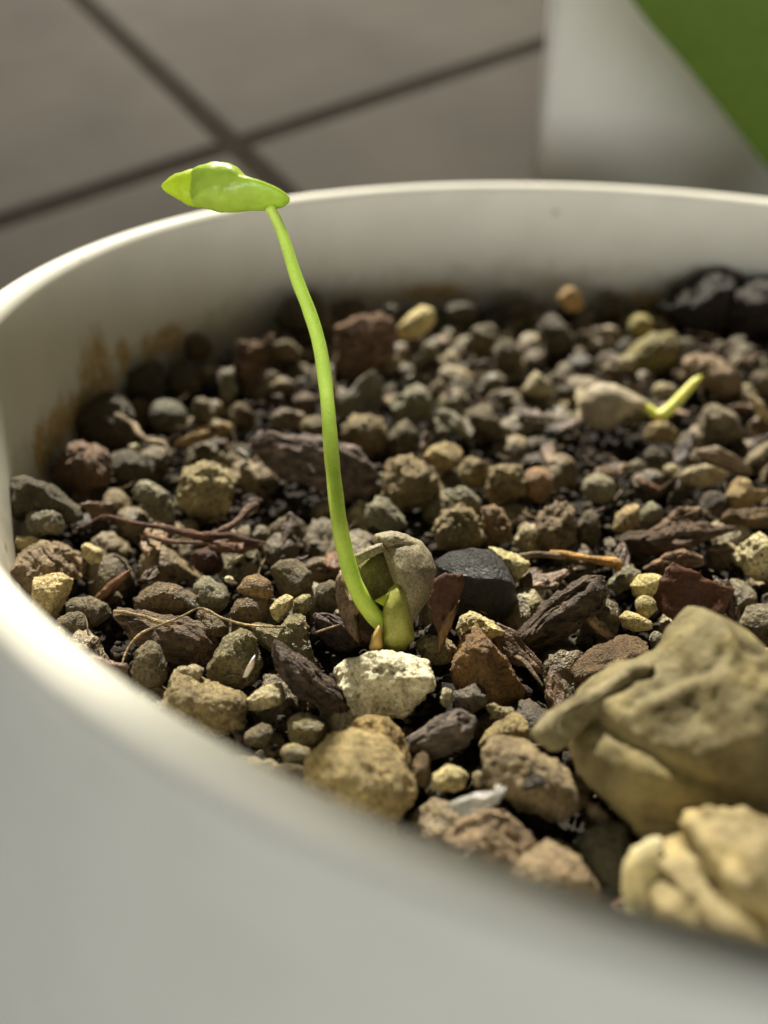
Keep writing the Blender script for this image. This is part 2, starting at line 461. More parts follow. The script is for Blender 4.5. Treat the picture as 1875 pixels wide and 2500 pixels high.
# name, style, colour, thickness, speckle, wet, subdivision, place, outline, label, category
PIECES = [
    ('pebble', 'rock', (0.39, 0.31, 0.235), 1.93, 0.30, 0.00, 5, (-66.05, -24.38, 54.1), [(-2.43, 3.31), (-1.37, 3.58), (0.4, 2.78), (1.99, 1.02), (2.43, -1.63), (1.81, -3.58), (0.4, -2.69), (-1.37, -0.93), (-2.43, -0.22)], 'brown stone cut by the left picture edge, pressed against the rim', 'pebble'),
    ('pebble', 'rock', (0.78, 0.66, 0.43), 1.56, 0.12, 0.00, 5, (-62.79, -28.28, 54.1), [(-1.69, 2.12), (0.76, 2.63), (1.95, 2.03), (1.27, 0.17), (0.42, -1.69), (-0.76, -2.63), (-1.95, -1.52), (-1.61, 0.17)], 'cream pebble with an orange corner wedged against the front left rim', 'pebble'),
    ('pebble', 'pitted', (0.39, 0.31, 0.235), 2.27, 0.40, 0.00, 5, (-64.88, -21.62, 54.2), [(-3.13, 1.45), (-1.68, 2.36), (0.5, 1.45), (2.13, 0.54), (3.13, -0.73), (3.04, -2.36), (1.95, -2.0), (0.32, -1.82), (-1.86, -2.0), (-2.59, -0.54)], 'pale pinkish pitted stone behind the cream and orange pebble', 'pebble'),
    ('pebble', 'rock', (0.74, 0.66, 0.44), 0.93, 0.30, 0.00, 4, (-68.6, -19.66, 54.8), [(-1.84, 0.51), (-1.29, 0.78), (0.0, 0.97), (1.48, 0.69), (1.84, -0.23), (0.74, -0.97), (-1.29, -0.6), (-1.84, -0.51)], 'cream white stone at the left edge under a grey pitted pebble', 'pebble'),
    ('pebble', 'pitted', (0.31, 0.295, 0.24), 1.43, 0.60, 0.00, 4, (-67.06, -17.71, 56.0), [(2.09, 0.07), (1.77, -0.63), (1.15, -1.11), (0.43, -1.43), (-0.41, -1.49), (-1.2, -1.2), (-1.75, -0.64), (-2.09, 0.07), (-1.89, 0.84), (-1.25, 1.4), (-0.37, 1.49), (0.39, 1.43), (1.18, 1.29), (1.91, 0.83)], 'round grey pebble with a dark hole in its face at left', 'pebble'),
    ('pebble', 'rock', (0.155, 0.135, 0.1), 3.09, 0.30, 0.00, 5, (-68.25, -14.96, 57.02), [(-3.32, 3.06), (-1.19, 2.98), (1.02, 1.7), (1.87, 0.51), (3.91, -0.68), (4.08, -1.87), (2.55, -2.38), (-1.19, -1.19), (-3.57, -3.06), (-4.08, -2.38)], 'dark wedge stone with a pale top edge against the left pot wall', 'pebble'),
    ('pebble', 'rock', (0.74, 0.66, 0.44), 1.17, 0.25, 0.00, 4, (-61.09, -20.67, 54.0), [(-1.47, 1.7), (-0.37, 1.15), (0.73, 0.6), (1.47, -0.5), (1.38, -1.7), (0.0, -1.61), (-1.1, 0.05)], 'small cream yellow pebble standing alone near the left pot wall', 'pebble'),
    ('pebble', 'pebble', (0.235, 0.2, 0.145), 1.36, 0.30, 0.00, 5, (-58.79, -29.62, 53.9), [(-2.22, 0.75), (-1.46, 1.25), (0.21, 1.42), (1.71, 0.75), (2.22, -0.42), (0.71, -1.42), (-1.3, -1.09), (-2.13, -0.25)], 'grey brown rounded stone beside the cream and orange pebble', 'pebble'),
    ('pebble', 'pebble', (0.235, 0.2, 0.145), 1.24, 0.30, 0.00, 4, (-59.87, -31.2, 53.6), [(1.61, -0.0), (1.62, -0.56), (1.27, -1.11), (0.48, -1.29), (-0.26, -1.16), (-0.85, -0.89), (-1.35, -0.52), (-1.62, -0.0), (-1.46, 0.56), (-0.9, 0.93), (-0.29, 1.25), (0.49, 1.29), (1.13, 0.97), (1.4, 0.47)], 'smaller grey stone leaning on the rim below the cream and orange pebble', 'pebble'),
    ('pebble', 'pebble', (0.55, 0.49, 0.37), 0.59, 0.30, 0.00, 4, (-60.69, -33.18, 53.9), [(0.74, -0.06), (0.72, -0.46), (0.5, -0.76), (0.2, -0.87), (-0.1, -0.87), (-0.44, -0.81), (-0.69, -0.49), (-0.74, -0.06), (-0.57, 0.3), (-0.35, 0.55), (-0.11, 0.77), (0.22, 0.87), (0.53, 0.67), (0.69, 0.32)], 'pale fragment just behind the front left rim', 'pebble'),
    ('pebble', 'pebble', (0.55, 0.49, 0.37), 0.63, 0.30, 0.00, 4, (-58.08, -35.11, 53.9), [(0.93, 0.03), (0.74, -0.25), (0.51, -0.48), (0.2, -0.66), (-0.17, -0.62), (-0.51, -0.49), (-0.78, -0.28), (-0.93, 0.03), (-0.87, 0.38), (-0.5, 0.55), (-0.16, 0.63), (0.18, 0.66), (0.58, 0.62), (0.85, 0.37)], 'second pale fragment just behind the front left rim', 'pebble'),
    ('pebble', 'pebble', (0.235, 0.175, 0.105), 1.59, 0.50, 0.50, 5, (-51.45, -28.08, 54.4), [(-3.3, 0.04), (-2.46, 1.06), (-0.93, 1.65), (1.27, 1.23), (2.63, 0.38), (3.3, -0.97), (1.27, -1.65), (-1.27, -1.48), (-3.13, -1.23)], 'brown oval stone behind the long pale rootlet', 'pebble'),
    ('pebble', 'rock', (0.31, 0.295, 0.24), 1.58, 0.40, 0.00, 4, (-47.66, -26.94, 53.8), [(-1.98, 1.08), (-1.29, 1.85), (-0.26, 2.02), (1.29, 1.25), (1.98, 0.04), (1.81, -1.51), (0.09, -2.02), (-1.46, -0.65)], 'grey angular stone between the brown oval stone and the double brown stone', 'pebble'),
    ('pebble', 'pebble', (0.36, 0.25, 0.14), 1.31, 0.30, 0.35, 4, (-43.02, -27.11, 55.2), [(-1.83, -0.17), (-1.15, 1.02), (0.21, 1.36), (1.4, 0.68), (1.83, -0.34), (1.23, -1.36), (-0.47, -1.19)], 'orange brown knob on top of the tan stone left of the two cream pebbles', 'pebble'),
    ('pebble', 'pebble', (0.235, 0.175, 0.105), 1.46, 0.30, 0.35, 4, (-43.43, -28.75, 53.7), [(-2.11, -0.51), (-1.27, 1.01), (0.08, 1.52), (1.61, 1.18), (2.11, -0.34), (1.61, -1.52), (-0.76, -1.35)], 'tan stone under the orange brown knob', 'pebble'),
    ('bark_chip', 'bark', (0.15, 0.105, 0.065), 1.55, 0.30, 0.40, 5, (-50.81, -32.73, 53.8), [(-4.85, 2.26), (-3.72, 2.34), (-2.42, 2.18), (0.0, 1.54), (2.91, 1.21), (4.36, 0.08), (4.85, -0.73), (4.36, -2.34), (1.78, -2.34), (-1.45, -1.37), (-3.39, 0.4)], 'dark flat wood chip with a tan upper face under the rootlet', 'bark chip'),
    ('pebble', 'rock', (0.235, 0.175, 0.105), 1.25, 0.30, 0.60, 4, (-46.55, -31.82, 54.5), [(-1.79, 1.3), (0.32, 1.14), (1.46, -0.16), (1.79, -1.14), (0.49, -1.3), (-1.14, -0.0)], 'rough brown stone at the right end of the dark wood chip', 'pebble'),
    ('pebble', 'pebble', (0.235, 0.2, 0.145), 1.21, 0.30, 0.00, 5, (-50.71, -38.01, 54.4), [(-1.44, 0.6), (-0.98, 1.81), (-0.08, 2.57), (0.83, 2.27), (1.44, 0.76), (1.51, -0.6), (0.53, -2.57), (-0.53, -1.51), (-1.51, -0.6)], 'upright grey brown stone with a lit top near the front rim', 'pebble'),
    ('pebble', 'rock', (0.3, 0.265, 0.165), 2.07, 0.30, 0.80, 5, (-43.52, -36.17, 54.2), [(-2.59, 0.08), (-1.28, 1.78), (0.58, 2.71), (2.13, 1.78), (2.59, -0.08), (1.97, -1.93), (0.27, -2.71), (-1.28, -2.24), (-2.36, -1.16)], 'wet olive stone with a white shell chip stuck on it', 'pebble'),
    ('pebble', 'rock', (0.3, 0.265, 0.165), 2.43, 0.30, 1.00, 5, (-39.68, -33.08, 53.8), [(-3.71, 1.49), (-2.44, 1.72), (-0.49, 1.26), (0.55, 2.53), (1.93, 2.41), (2.85, 1.61), (3.42, -0.46), (3.71, -2.18), (2.16, -2.53), (-0.14, -1.38), (-2.1, -0.34)], 'wet glittering tan stone with two humps left of the white stone', 'pebble'),
    ('bark_chip', 'bark', (0.1, 0.075, 0.06), 1.67, 0.30, 0.90, 5, (-36.33, -39.24, 54.8), [(-3.34, 3.6), (-2.17, 2.86), (-0.58, 1.7), (0.69, 0.64), (2.07, -0.53), (3.34, -0.95), (3.23, -2.76), (1.86, -3.6), (0.48, -2.12), (-1.33, -0.74), (-2.7, 1.17)], 'wet dark bark strip sloping down to the white stone', 'bark chip'),
    ('pebble', 'rock', (0.38, 0.315, 0.205), 2.51, 0.45, 0.00, 5, (-45.57, -41.33, 54.0), [(-3.09, 1.89), (-2.22, 2.62), (-0.76, 2.18), (0.55, 1.46), (3.89, 0.73), (4.04, -0.0), (3.31, -0.87), (3.89, -1.75), (2.73, -2.62), (-0.18, -2.04), (-3.24, -0.58), (-4.04, 0.15)], 'long pale tan stone lying behind the front rim', 'pebble'),
    ('pebble', 'pitted', (0.55, 0.49, 0.37), 0.68, 0.50, 0.00, 4, (-47.07, -39.27, 55.4), [(1.51, 0.02), (1.29, -0.28), (0.95, -0.55), (0.39, -0.71), (-0.21, -0.64), (-0.73, -0.51), (-1.23, -0.31), (-1.51, 0.02), (-1.25, 0.36), (-0.7, 0.54), (-0.19, 0.64), (0.37, 0.71), (1.02, 0.65), (1.39, 0.36)], 'pale crumb resting on the left end of the long tan stone', 'pebble'),
    ('pebble', 'rock', (0.55, 0.49, 0.37), 1.20, 0.90, 0.00, 5, (-40.11, -40.87, 54.3), [(-1.46, 0.1), (-0.31, 0.94), (0.94, 1.25), (1.88, 1.15), (1.98, 0.42), (1.36, -0.31), (0.31, -0.63), (-1.15, -1.25), (-1.98, -0.63)], 'pale stone with dark roots printed on it beside the long tan stone', 'pebble'),
    ('pebble', 'pebble', (0.3, 0.265, 0.165), 1.34, 0.30, 0.90, 4, (-36.51, -43.14, 53.0), [(1.68, 0.02), (1.4, -0.53), (0.92, -0.96), (0.31, -1.37), (-0.52, -1.39), (-1.26, -1.09), (-1.65, -0.55), (-1.68, 0.02), (-1.58, 0.56), (-1.27, 1.14), (-0.51, 1.39), (0.3, 1.37), (0.98, 1.06), (1.48, 0.6)], 'wet olive round pebble under the dark bark strip', 'pebble'),
    ('pebble', 'pebble', (0.235, 0.2, 0.145), 0.96, 0.30, 0.30, 4, (-40.49, -43.8, 53.1), [(1.25, -0.08), (1.17, -0.51), (0.87, -0.89), (0.34, -1.0), (-0.15, -0.97), (-0.66, -0.86), (-1.1, -0.56), (-1.25, -0.08), (-0.94, 0.33), (-0.56, 0.6), (-0.16, 0.82), (0.39, 1.0), (0.91, 0.77), (1.19, 0.36)], 'dark rounded pebble with a pale crown below the long tan stone', 'pebble'),
    ('pebble', 'rock', (0.38, 0.315, 0.205), 0.64, 0.30, 0.00, 4, (-36.97, -46.19, 53.9), [(1.4, -0.06), (1.34, -0.38), (0.9, -0.62), (0.28, -0.67), (-0.28, -0.66), (-0.84, -0.58), (-1.21, -0.35), (-1.4, -0.06), (-1.21, 0.23), (-0.92, 0.52), (-0.33, 0.67), (0.29, 0.58), (0.78, 0.43), (1.14, 0.22)], 'tan stone just left of the large yellowish lump', 'pebble'),
    ('pebble', 'rock', (0.38, 0.315, 0.205), 0.78, 0.30, 0.00, 4, (-40.85, -47.4, 53.6), [(1.34, 0.06), (1.07, -0.31), (0.72, -0.59), (0.24, -0.76), (-0.33, -0.81), (-0.83, -0.62), (-1.16, -0.31), (-1.34, 0.06), (-1.29, 0.47), (-0.84, 0.75), (-0.29, 0.81), (0.21, 0.79), (0.78, 0.76), (1.19, 0.47)], 'tan stone showing over the front rim below the dark hollow', 'pebble'),
    ('pebble', 'pebble', (0.55, 0.49, 0.37), 0.67, 0.30, 0.00, 4, (-38.9, -47.81, 53.8), [(0.84, -0.03), (0.78, -0.46), (0.51, -0.77), (0.13, -0.83), (-0.21, -0.85), (-0.53, -0.71), (-0.77, -0.42), (-0.84, -0.03), (-0.76, 0.35), (-0.55, 0.67), (-0.22, 0.85), (0.14, 0.81), (0.42, 0.58), (0.66, 0.33)], 'small pale pebble just behind the front rim', 'pebble'),
    ('pebble', 'rock', (0.235, 0.2, 0.145), 1.73, 0.30, 0.00, 4, (-39.64, -24.69, 54.6), [(-2.04, 0.97), (-1.28, 1.72), (0.22, 1.91), (1.6, 1.47), (2.16, 0.72), (1.72, -1.54), (0.22, -1.91), (-1.41, -1.66), (-2.16, 0.09)], 'blocky grey brown stone behind the two cream pebbles', 'pebble'),
    ('pebble', 'smooth', (0.74, 0.66, 0.44), 0.95, 0.12, 0.00, 5, (-40.18, -29.74, 54.9), [(-1.18, -0.03), (-0.59, 0.8), (0.47, 1.39), (1.18, 1.04), (1.13, 0.09), (-0.18, -1.39), (-0.83, -0.86)], 'smooth cream pebble shaped like a bean', 'pebble'),
    ('pebble', 'smooth', (0.6, 0.56, 0.36), 0.80, 0.35, 0.00, 4, (-38.28, -28.42, 54.4), [(-0.87, 0.39), (0.09, 0.99), (0.81, 0.99), (0.99, -0.09), (0.69, -0.93), (-0.39, -0.99), (-0.99, -0.69)], 'dull cream pebble touching the bean shaped one', 'pebble'),
    ('pebble', 'pebble', (0.235, 0.2, 0.145), 1.04, 0.30, 0.00, 4, (-36.06, -26.81, 54.1), [(1.3, 0.02), (1.14, -0.75), (0.8, -1.37), (0.32, -1.74), (-0.22, -1.65), (-0.7, -1.33), (-1.13, -0.8), (-1.3, 0.02), (-1.18, 0.87), (-0.7, 1.36), (-0.19, 1.47), (0.31, 1.74), (0.89, 1.57), (1.26, 0.87)], 'grey brown pebble hugging the left side of the seed husk', 'pebble'),
    ('bark_chip', 'bark', (0.13, 0.1, 0.095), 0.74, 0.30, 0.40, 5, (-34.62, -31.72, 53.8), [(-2.22, 1.75), (-0.93, 1.63), (0.47, 0.93), (1.75, -0.35), (2.22, -1.17), (0.82, -1.75), (-0.82, -1.17), (-1.98, -0.0)], 'purplish bark scrap left of the seed husk foot', 'bark chip'),
    ('pebble', 'smooth', (0.76, 0.73, 0.62), 0.36, 0.05, 0.00, 4, (-45.88, -25.55, 55.0), [(0.51, -0.02), (0.47, -0.2), (0.32, -0.34), (0.08, -0.38), (-0.12, -0.35), (-0.32, -0.3), (-0.47, -0.18), (-0.51, -0.02), (-0.48, 0.16), (-0.36, 0.31), (-0.14, 0.38), (0.08, 0.33), (0.26, 0.26), (0.37, 0.13)], 'tiny white bead between two brown stones', 'pebble'),
    ('pebble', 'rock', (0.13, 0.06, 0.04), 1.37, 0.30, 0.00, 4, (-49.38, -20.05, 53.2), [(1.71, 0.07), (1.75, -0.49), (1.4, -1.08), (0.59, -1.42), (-0.31, -1.26), (-0.98, -0.91), (-1.38, -0.45), (-1.75, 0.07), (-1.58, 0.65), (-1.09, 1.15), (-0.31, 1.41), (0.55, 1.42), (1.32, 1.15), (1.64, 0.59)], 'dark red stone under the reddish fibre strand', 'pebble'),
    ('pebble', 'pebble', (0.55, 0.49, 0.37), 0.72, 0.30, 0.00, 4, (-45.94, -21.14, 54.2), [(1.12, 0.7), (0.94, 0.43), (0.48, 0.04), (-0.05, -0.3), (-0.47, -0.52), (-0.87, -0.71), (-1.12, -0.75), (-1.06, -0.56), (-0.81, -0.28), (-0.48, 0.06), (0.05, 0.44), (0.5, 0.65), (0.8, 0.75), (0.98, 0.75)], 'small curved pale fragment right of the dark red stone', 'pebble'),
    ('pebble', 'rock', (0.31, 0.295, 0.24), 1.90, 0.40, 0.00, 5, (-57.34, -10.75, 54.7), [(-2.37, 1.22), (-1.51, 2.37), (-0.07, 2.8), (1.22, 2.23), (1.79, 0.79), (2.3, -1.22), (2.37, -2.8), (1.08, -2.37), (-0.36, -1.79), (-1.08, -0.22), (-2.08, 0.36)], 'grey upright stone leaning right near the left wall', 'pebble'),
    ('pebble', 'pitted', (0.52, 0.45, 0.3), 2.64, 0.50, 0.00, 5, (-52.0, -8.4, 54.4), [(-2.2, 2.39), (-0.73, 3.49), (1.1, 3.67), (2.75, 2.39), (3.12, 0.55), (3.31, -0.92), (2.39, -3.49), (-1.29, -3.67), (-3.31, -1.84), (-2.57, 0.55)], 'yellowish tan pitted stone right of the grey upright stone', 'pebble'),
    ('pebble', 'pitted', (0.28, 0.19, 0.145), 2.95, 0.30, 0.00, 5, (-68.31, -3.09, 54.8), [(-3.55, -0.38), (-2.4, 1.92), (-0.48, 3.07), (1.44, 2.69), (3.36, 1.34), (3.74, 0.0), (3.17, -1.92), (0.67, -3.07), (-2.02, -2.5), (-3.74, -1.34)], 'reddish stone lit on its right side against the stained wall', 'pebble'),
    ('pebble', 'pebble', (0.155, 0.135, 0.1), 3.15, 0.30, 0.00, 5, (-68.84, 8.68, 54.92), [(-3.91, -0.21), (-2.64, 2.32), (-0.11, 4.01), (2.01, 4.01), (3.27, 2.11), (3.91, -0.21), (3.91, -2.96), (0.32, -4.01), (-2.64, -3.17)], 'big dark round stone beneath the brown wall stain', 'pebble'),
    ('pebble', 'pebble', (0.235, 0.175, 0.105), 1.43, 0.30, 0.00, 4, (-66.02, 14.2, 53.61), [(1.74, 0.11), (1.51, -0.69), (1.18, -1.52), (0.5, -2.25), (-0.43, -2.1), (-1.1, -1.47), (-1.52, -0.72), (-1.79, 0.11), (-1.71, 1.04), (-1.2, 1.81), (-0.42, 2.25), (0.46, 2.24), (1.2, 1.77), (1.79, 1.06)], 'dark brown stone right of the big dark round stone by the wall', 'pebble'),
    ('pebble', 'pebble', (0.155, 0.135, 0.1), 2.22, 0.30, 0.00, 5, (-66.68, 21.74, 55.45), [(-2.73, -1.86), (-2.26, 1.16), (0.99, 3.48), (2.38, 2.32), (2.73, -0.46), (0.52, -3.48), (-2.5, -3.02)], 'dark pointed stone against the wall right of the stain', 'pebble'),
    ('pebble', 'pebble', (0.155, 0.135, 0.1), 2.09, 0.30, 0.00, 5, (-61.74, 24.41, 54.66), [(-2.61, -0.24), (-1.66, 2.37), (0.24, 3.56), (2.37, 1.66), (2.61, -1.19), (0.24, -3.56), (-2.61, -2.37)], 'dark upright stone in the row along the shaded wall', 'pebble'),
    ('pebble', 'pebble', (0.235, 0.175, 0.105), 1.81, 0.30, 0.00, 4, (-61.41, 34.74, 55.89), [(2.24, 0.04), (1.94, -1.01), (1.17, -1.65), (0.37, -2.15), (-0.57, -2.1), (-1.46, -1.76), (-1.93, -0.89), (-2.24, 0.04), (-2.22, 1.12), (-1.52, 1.92), (-0.56, 2.15), (0.33, 2.04), (1.18, 1.74), (1.89, 1.05)], 'topmost dark stone of the left heap, touching the wall', 'pebble'),
    ('pebble', 'pebble', (0.21, 0.205, 0.17), 2.25, 0.30, 0.00, 4, (-61.63, 13.25, 53.61), [(2.81, 0.06), (2.37, -1.1), (1.7, -2.07), (0.65, -2.59), (-0.48, -2.44), (-1.47, -1.95), (-2.42, -1.19), (-2.81, 0.06), (-2.55, 1.38), (-1.57, 2.2), (-0.45, 2.42), (0.63, 2.59), (1.83, 2.35), (2.65, 1.35)], 'dark grey round pebble in front of the shaded wall row', 'pebble'),
    ('pebble', 'rock', (0.235, 0.2, 0.145), 1.43, 0.30, 0.00, 4, (-56.98, 15.81, 54.02), [(-1.79, 0.11), (-0.67, 2.13), (1.12, 1.68), (1.79, 0.34), (1.57, -2.13), (-1.34, -2.13)], 'small stone with a bright cap left of the tall pale sliver', 'pebble'),
    ('pebble', 'rock', (0.31, 0.295, 0.24), 1.08, 0.30, 0.00, 4, (-53.97, 19.95, 55.15), [(-1.2, 3.1), (0.63, 3.1), (1.2, -0.57), (1.09, -2.87), (-0.75, -3.1), (-0.98, -0.34)], 'tall pale sliver of stone standing upright', 'pebble'),
    ('pebble', 'rock', (0.235, 0.175, 0.105), 1.51, 0.30, 0.00, 4, (-51.04, 13.89, 53.62), [(1.82, 0.1), (1.89, -0.88), (1.42, -1.79), (0.56, -2.35), (-0.39, -2.08), (-1.08, -1.48), (-1.62, -0.8), (-1.89, 0.1), (-1.81, 1.1), (-1.18, 1.82), (-0.4, 2.35), (0.51, 2.32), (1.28, 1.81), (1.66, 0.96)], 'brown stone with a pale top at the foot of the tall pale sliver', 'pebble'),
    ('straw', 'bark', (0.5, 0.38, 0.2), 1.01, 0.30, 0.00, 5, (-54.76, 5.32, 55.2), [(-4.06, -1.13), (-0.98, 0.31), (2.11, 1.54), (4.06, 1.13), (3.34, 0.41), (0.26, -0.51), (-2.82, -1.54)], 'flat dry straw piece lying across dark pebbles', 'straw'),
    ('pebble', 'smooth', (0.76, 0.73, 0.62), 0.60, 0.05, 0.00, 4, (-62.8, 1.87, 54.8), [(1.01, 0.03), (0.97, -0.21), (0.73, -0.44), (0.31, -0.63), (-0.23, -0.6), (-0.63, -0.43), (-0.82, -0.19), (-1.0, 0.03), (-1.01, 0.31), (-0.66, 0.5), (-0.21, 0.63), (0.28, 0.62), (0.74, 0.51), (0.99, 0.28)], 'tiny white grain under the curled root near the left wall', 'pebble'),
    ('pebble', 'pebble', (0.155, 0.135, 0.1), 2.13, 0.30, 0.00, 5, (-63.36, -0.4, 53.3), [(2.84, -0.11), (2.77, -1.19), (1.81, -1.99), (0.52, -2.22), (-0.68, -2.15), (-1.72, -1.71), (-2.62, -1.07), (-2.84, -0.11), (-2.6, 0.84), (-1.97, 1.74), (-0.77, 2.22), (0.55, 2.09), (1.4, 1.36), (2.18, 0.75)], 'dark rounded stone in front of the curled root', 'pebble'),
    ('pebble', 'smooth', (0.6, 0.6, 0.6), 0.66, 0.05, 0.00, 4, (-48.67, 1.02, 54.8), [(0.83, -0.51), (0.81, -0.64), (0.7, -0.69), (0.47, -0.65), (0.13, -0.5), (-0.3, -0.16), (-0.6, 0.16), (-0.76, 0.41), (-0.83, 0.6), (-0.77, 0.69), (-0.5, 0.62), (-0.12, 0.39), (0.27, 0.1), (0.64, -0.23)], 'tiny bluish white grain left of the purple bark', 'pebble'),
    ('husk_flake', 'bark', (0.25, 0.17, 0.1), 1.15, 0.30, 0.00, 5, (-51.36, 28.49, 56.01), [(-2.67, 3.49), (-0.92, 2.91), (0.83, 3.11), (2.57, 4.66), (2.86, 3.88), (1.99, 2.14), (1.6, -0.97), (0.05, -4.66), (-1.89, -3.88), (-2.86, -0.0)], 'brown dry husk piece with an orange torn top edge', 'husk'),
    ('bark_chip', 'bark', (0.33, 0.225, 0.16), 3.00, 0.30, 0.00, 5, (-34.52, 34.98, 56.57), [(-4.21, 2.63), (-0.79, 4.21), (2.63, 5.26), (4.73, 3.68), (4.99, 0.79), (3.94, -2.63), (0.26, -4.47), (-2.89, -5.26), (-4.99, -3.68), (-3.68, -0.53)], 'reddish brown fibrous bark chunk near the back wall', 'bark chip'),
    ('pebble', 'smooth', (0.86, 0.74, 0.45), 2.60, 0.10, 0.00, 4, (-25.85, 41.15, 58.67), [(-3.46, -1.08), (-1.02, 1.36), (0.88, 2.71), (2.78, 2.17), (3.46, 0.27), (2.51, -1.08), (0.61, -2.71), (-2.64, -2.71)], 'bright cream yellow peanut shaped pebble near the back wall', 'pebble'),
    ('pebble', 'rock', (0.235, 0.2, 0.145), 2.31, 0.30, 0.00, 4, (-13.81, 43.19, 55.05), [(2.89, 0.01), (2.87, -1.05), (2.35, -2.21), (0.95, -2.68), (-0.48, -2.43), (-1.47, -1.7), (-2.31, -0.98), (-2.89, 0.01), (-2.68, 1.14), (-1.75, 2.0), (-0.49, 2.48), (0.94, 2.68), (2.18, 2.04), (2.69, 0.99)], 'dark stone with a pale flat top in the back middle', 'pebble'),
    ('pebble', 'pitted', (0.235, 0.2, 0.145), 1.89, 0.30, 0.00, 4, (-10.36, 37.26, 54.72), [(2.37, -0.17), (2.21, -1.45), (1.35, -2.3), (0.32, -2.53), (-0.64, -2.47), (-1.53, -2.07), (-2.18, -1.25), (-2.37, -0.17), (-2.33, 1.0), (-1.75, 2.05), (-0.72, 2.53), (0.3, 2.14), (1.05, 1.54), (1.73, 0.85)], 'pitted tan grey stone in the back middle beside the flat topped one', 'pebble'),
    ('husk_flake', 'flake', (0.25, 0.23, 0.17), 0.74, 0.30, 0.00, 5, (-34.48, 19.99, 54.66), [(-3.59, -2.03), (-0.24, 2.51), (1.91, 3.71), (3.35, 2.51), (3.59, -1.56), (1.68, -2.75), (-2.63, -3.71)], 'dull grey flat flake behind the stem', 'husk'),
    ('pebble', 'pitted', (0.31, 0.295, 0.24), 2.48, 0.30, 0.00, 4, (-26.82, 16.68, 54.63), [(-3.1, -0.64), (-2.63, 1.69), (-0.53, 2.98), (2.04, 2.63), (3.1, 0.53), (2.75, -2.04), (0.18, -2.98), (-2.63, -2.28)], 'grey stone with a bright crown right of the stem', 'pebble'),
    ('pebble', 'rock', (0.42, 0.4, 0.34), 1.98, 0.30, 0.00, 4, (-20.76, 11.88, 54.21), [(2.24, -0.71), (2.71, -1.56), (2.35, -2.06), (1.2, -1.89), (-0.08, -1.3), (-1.13, -0.51), (-2.14, 0.27), (-2.71, 1.09), (-2.69, 1.71), (-2.16, 2.01), (-1.32, 2.06), (-0.1, 1.62), (1.03, 0.83), (1.9, 0.01)], 'light grey flattened stone right of the bright crowned stone', 'pebble'),
    ('pebble', 'rock', (0.235, 0.2, 0.145), 2.55, 0.30, 0.00, 5, (-16.26, 12.71, 54.31), [(-3.18, 1.59), (-1.59, 2.95), (0.45, 2.27), (1.59, 0.23), (3.18, -1.82), (1.36, -2.95), (-1.82, -1.14)], 'grey brown sloping stone in the middle of the bed', 'pebble'),
    ('pebble', 'pitted', (0.38, 0.315, 0.205), 2.66, 0.30, 0.00, 5, (-33.29, 8.04, 54.11), [(3.34, 0.15), (2.76, -1.13), (1.91, -2.14), (0.7, -2.75), (-0.67, -2.78), (-1.87, -2.13), (-2.8, -1.16), (-3.34, 0.15), (-3.05, 1.57), (-1.89, 2.46), (-0.58, 2.69), (0.64, 2.78), (1.95, 2.49), (3.15, 1.6)], 'round tan stone with a bright rim right beside the stem', 'pebble'),
    ('pebble', 'pebble', (0.235, 0.2, 0.145), 1.71, 0.30, 0.00, 4, (-28.3, 8.14, 53.81), [(2.14, -0.18), (1.97, -1.21), (1.44, -2.09), (0.52, -2.33), (-0.36, -2.42), (-1.35, -2.22), (-2.14, -1.39), (-2.12, -0.18), (-1.65, 0.76), (-1.08, 1.47), (-0.36, 2.04), (0.61, 2.42), (1.46, 1.76), (2.1, 0.91)], 'grey egg shaped pebble next to the round tan stone', 'pebble'),
    ('pebble', 'rock', (0.36, 0.3, 0.26), 1.58, 0.30, 0.00, 4, (-44.3, 12.12, 54.22), [(2.58, -0.02), (2.33, -0.83), (1.42, -1.34), (0.39, -1.55), (-0.67, -1.65), (-1.66, -1.33), (-2.35, -0.75), (-2.54, -0.02), (-2.58, 0.79), (-1.87, 1.48), (-0.68, 1.65), (0.39, 1.5), (1.33, 1.22), (2.16, 0.73)], 'small pale topped stone above the purple bark', 'pebble'),
    ('pebble', 'pebble', (0.27, 0.2, 0.16), 1.47, 0.30, 0.00, 4, (-42.5, 18.72, 53.66), [(1.84, 0.1), (1.69, -0.58), (1.3, -1.24), (0.57, -1.76), (-0.38, -1.68), (-1.01, -1.1), (-1.49, -0.57), (-1.84, 0.1), (-1.7, 0.85), (-1.09, 1.38), (-0.35, 1.76), (0.51, 1.75), (1.36, 1.5), (1.78, 0.81)], 'brownish pebble left of the stem behind the purple bark', 'pebble'),
    ('pebble', 'pebble', (0.38, 0.315, 0.205), 1.65, 0.30, 0.00, 4, (-40.38, 9.76, 53.91), [(2.06, 0.05), (1.71, -0.85), (1.17, -1.53), (0.47, -2.04), (-0.38, -2.01), (-1.12, -1.57), (-1.74, -0.91), (-2.06, 0.05), (-1.83, 1.06), (-1.1, 1.66), (-0.33, 1.85), (0.45, 2.04), (1.27, 1.78), (1.86, 1.03)], 'tan pebble half hidden behind the stem', 'pebble'),
    ('pebble', 'pitted', (0.38, 0.31, 0.2), 3.05, 0.50, 0.00, 5, (-27.39, -4.49, 54.2), [(-3.81, 0.4), (-2.42, 2.77), (-0.25, 3.56), (1.53, 2.97), (3.12, 1.19), (3.81, -0.79), (2.52, -2.97), (-0.84, -3.56), (-3.41, -1.98)], 'large rounded tan stone right of the purple bark', 'pebble'),
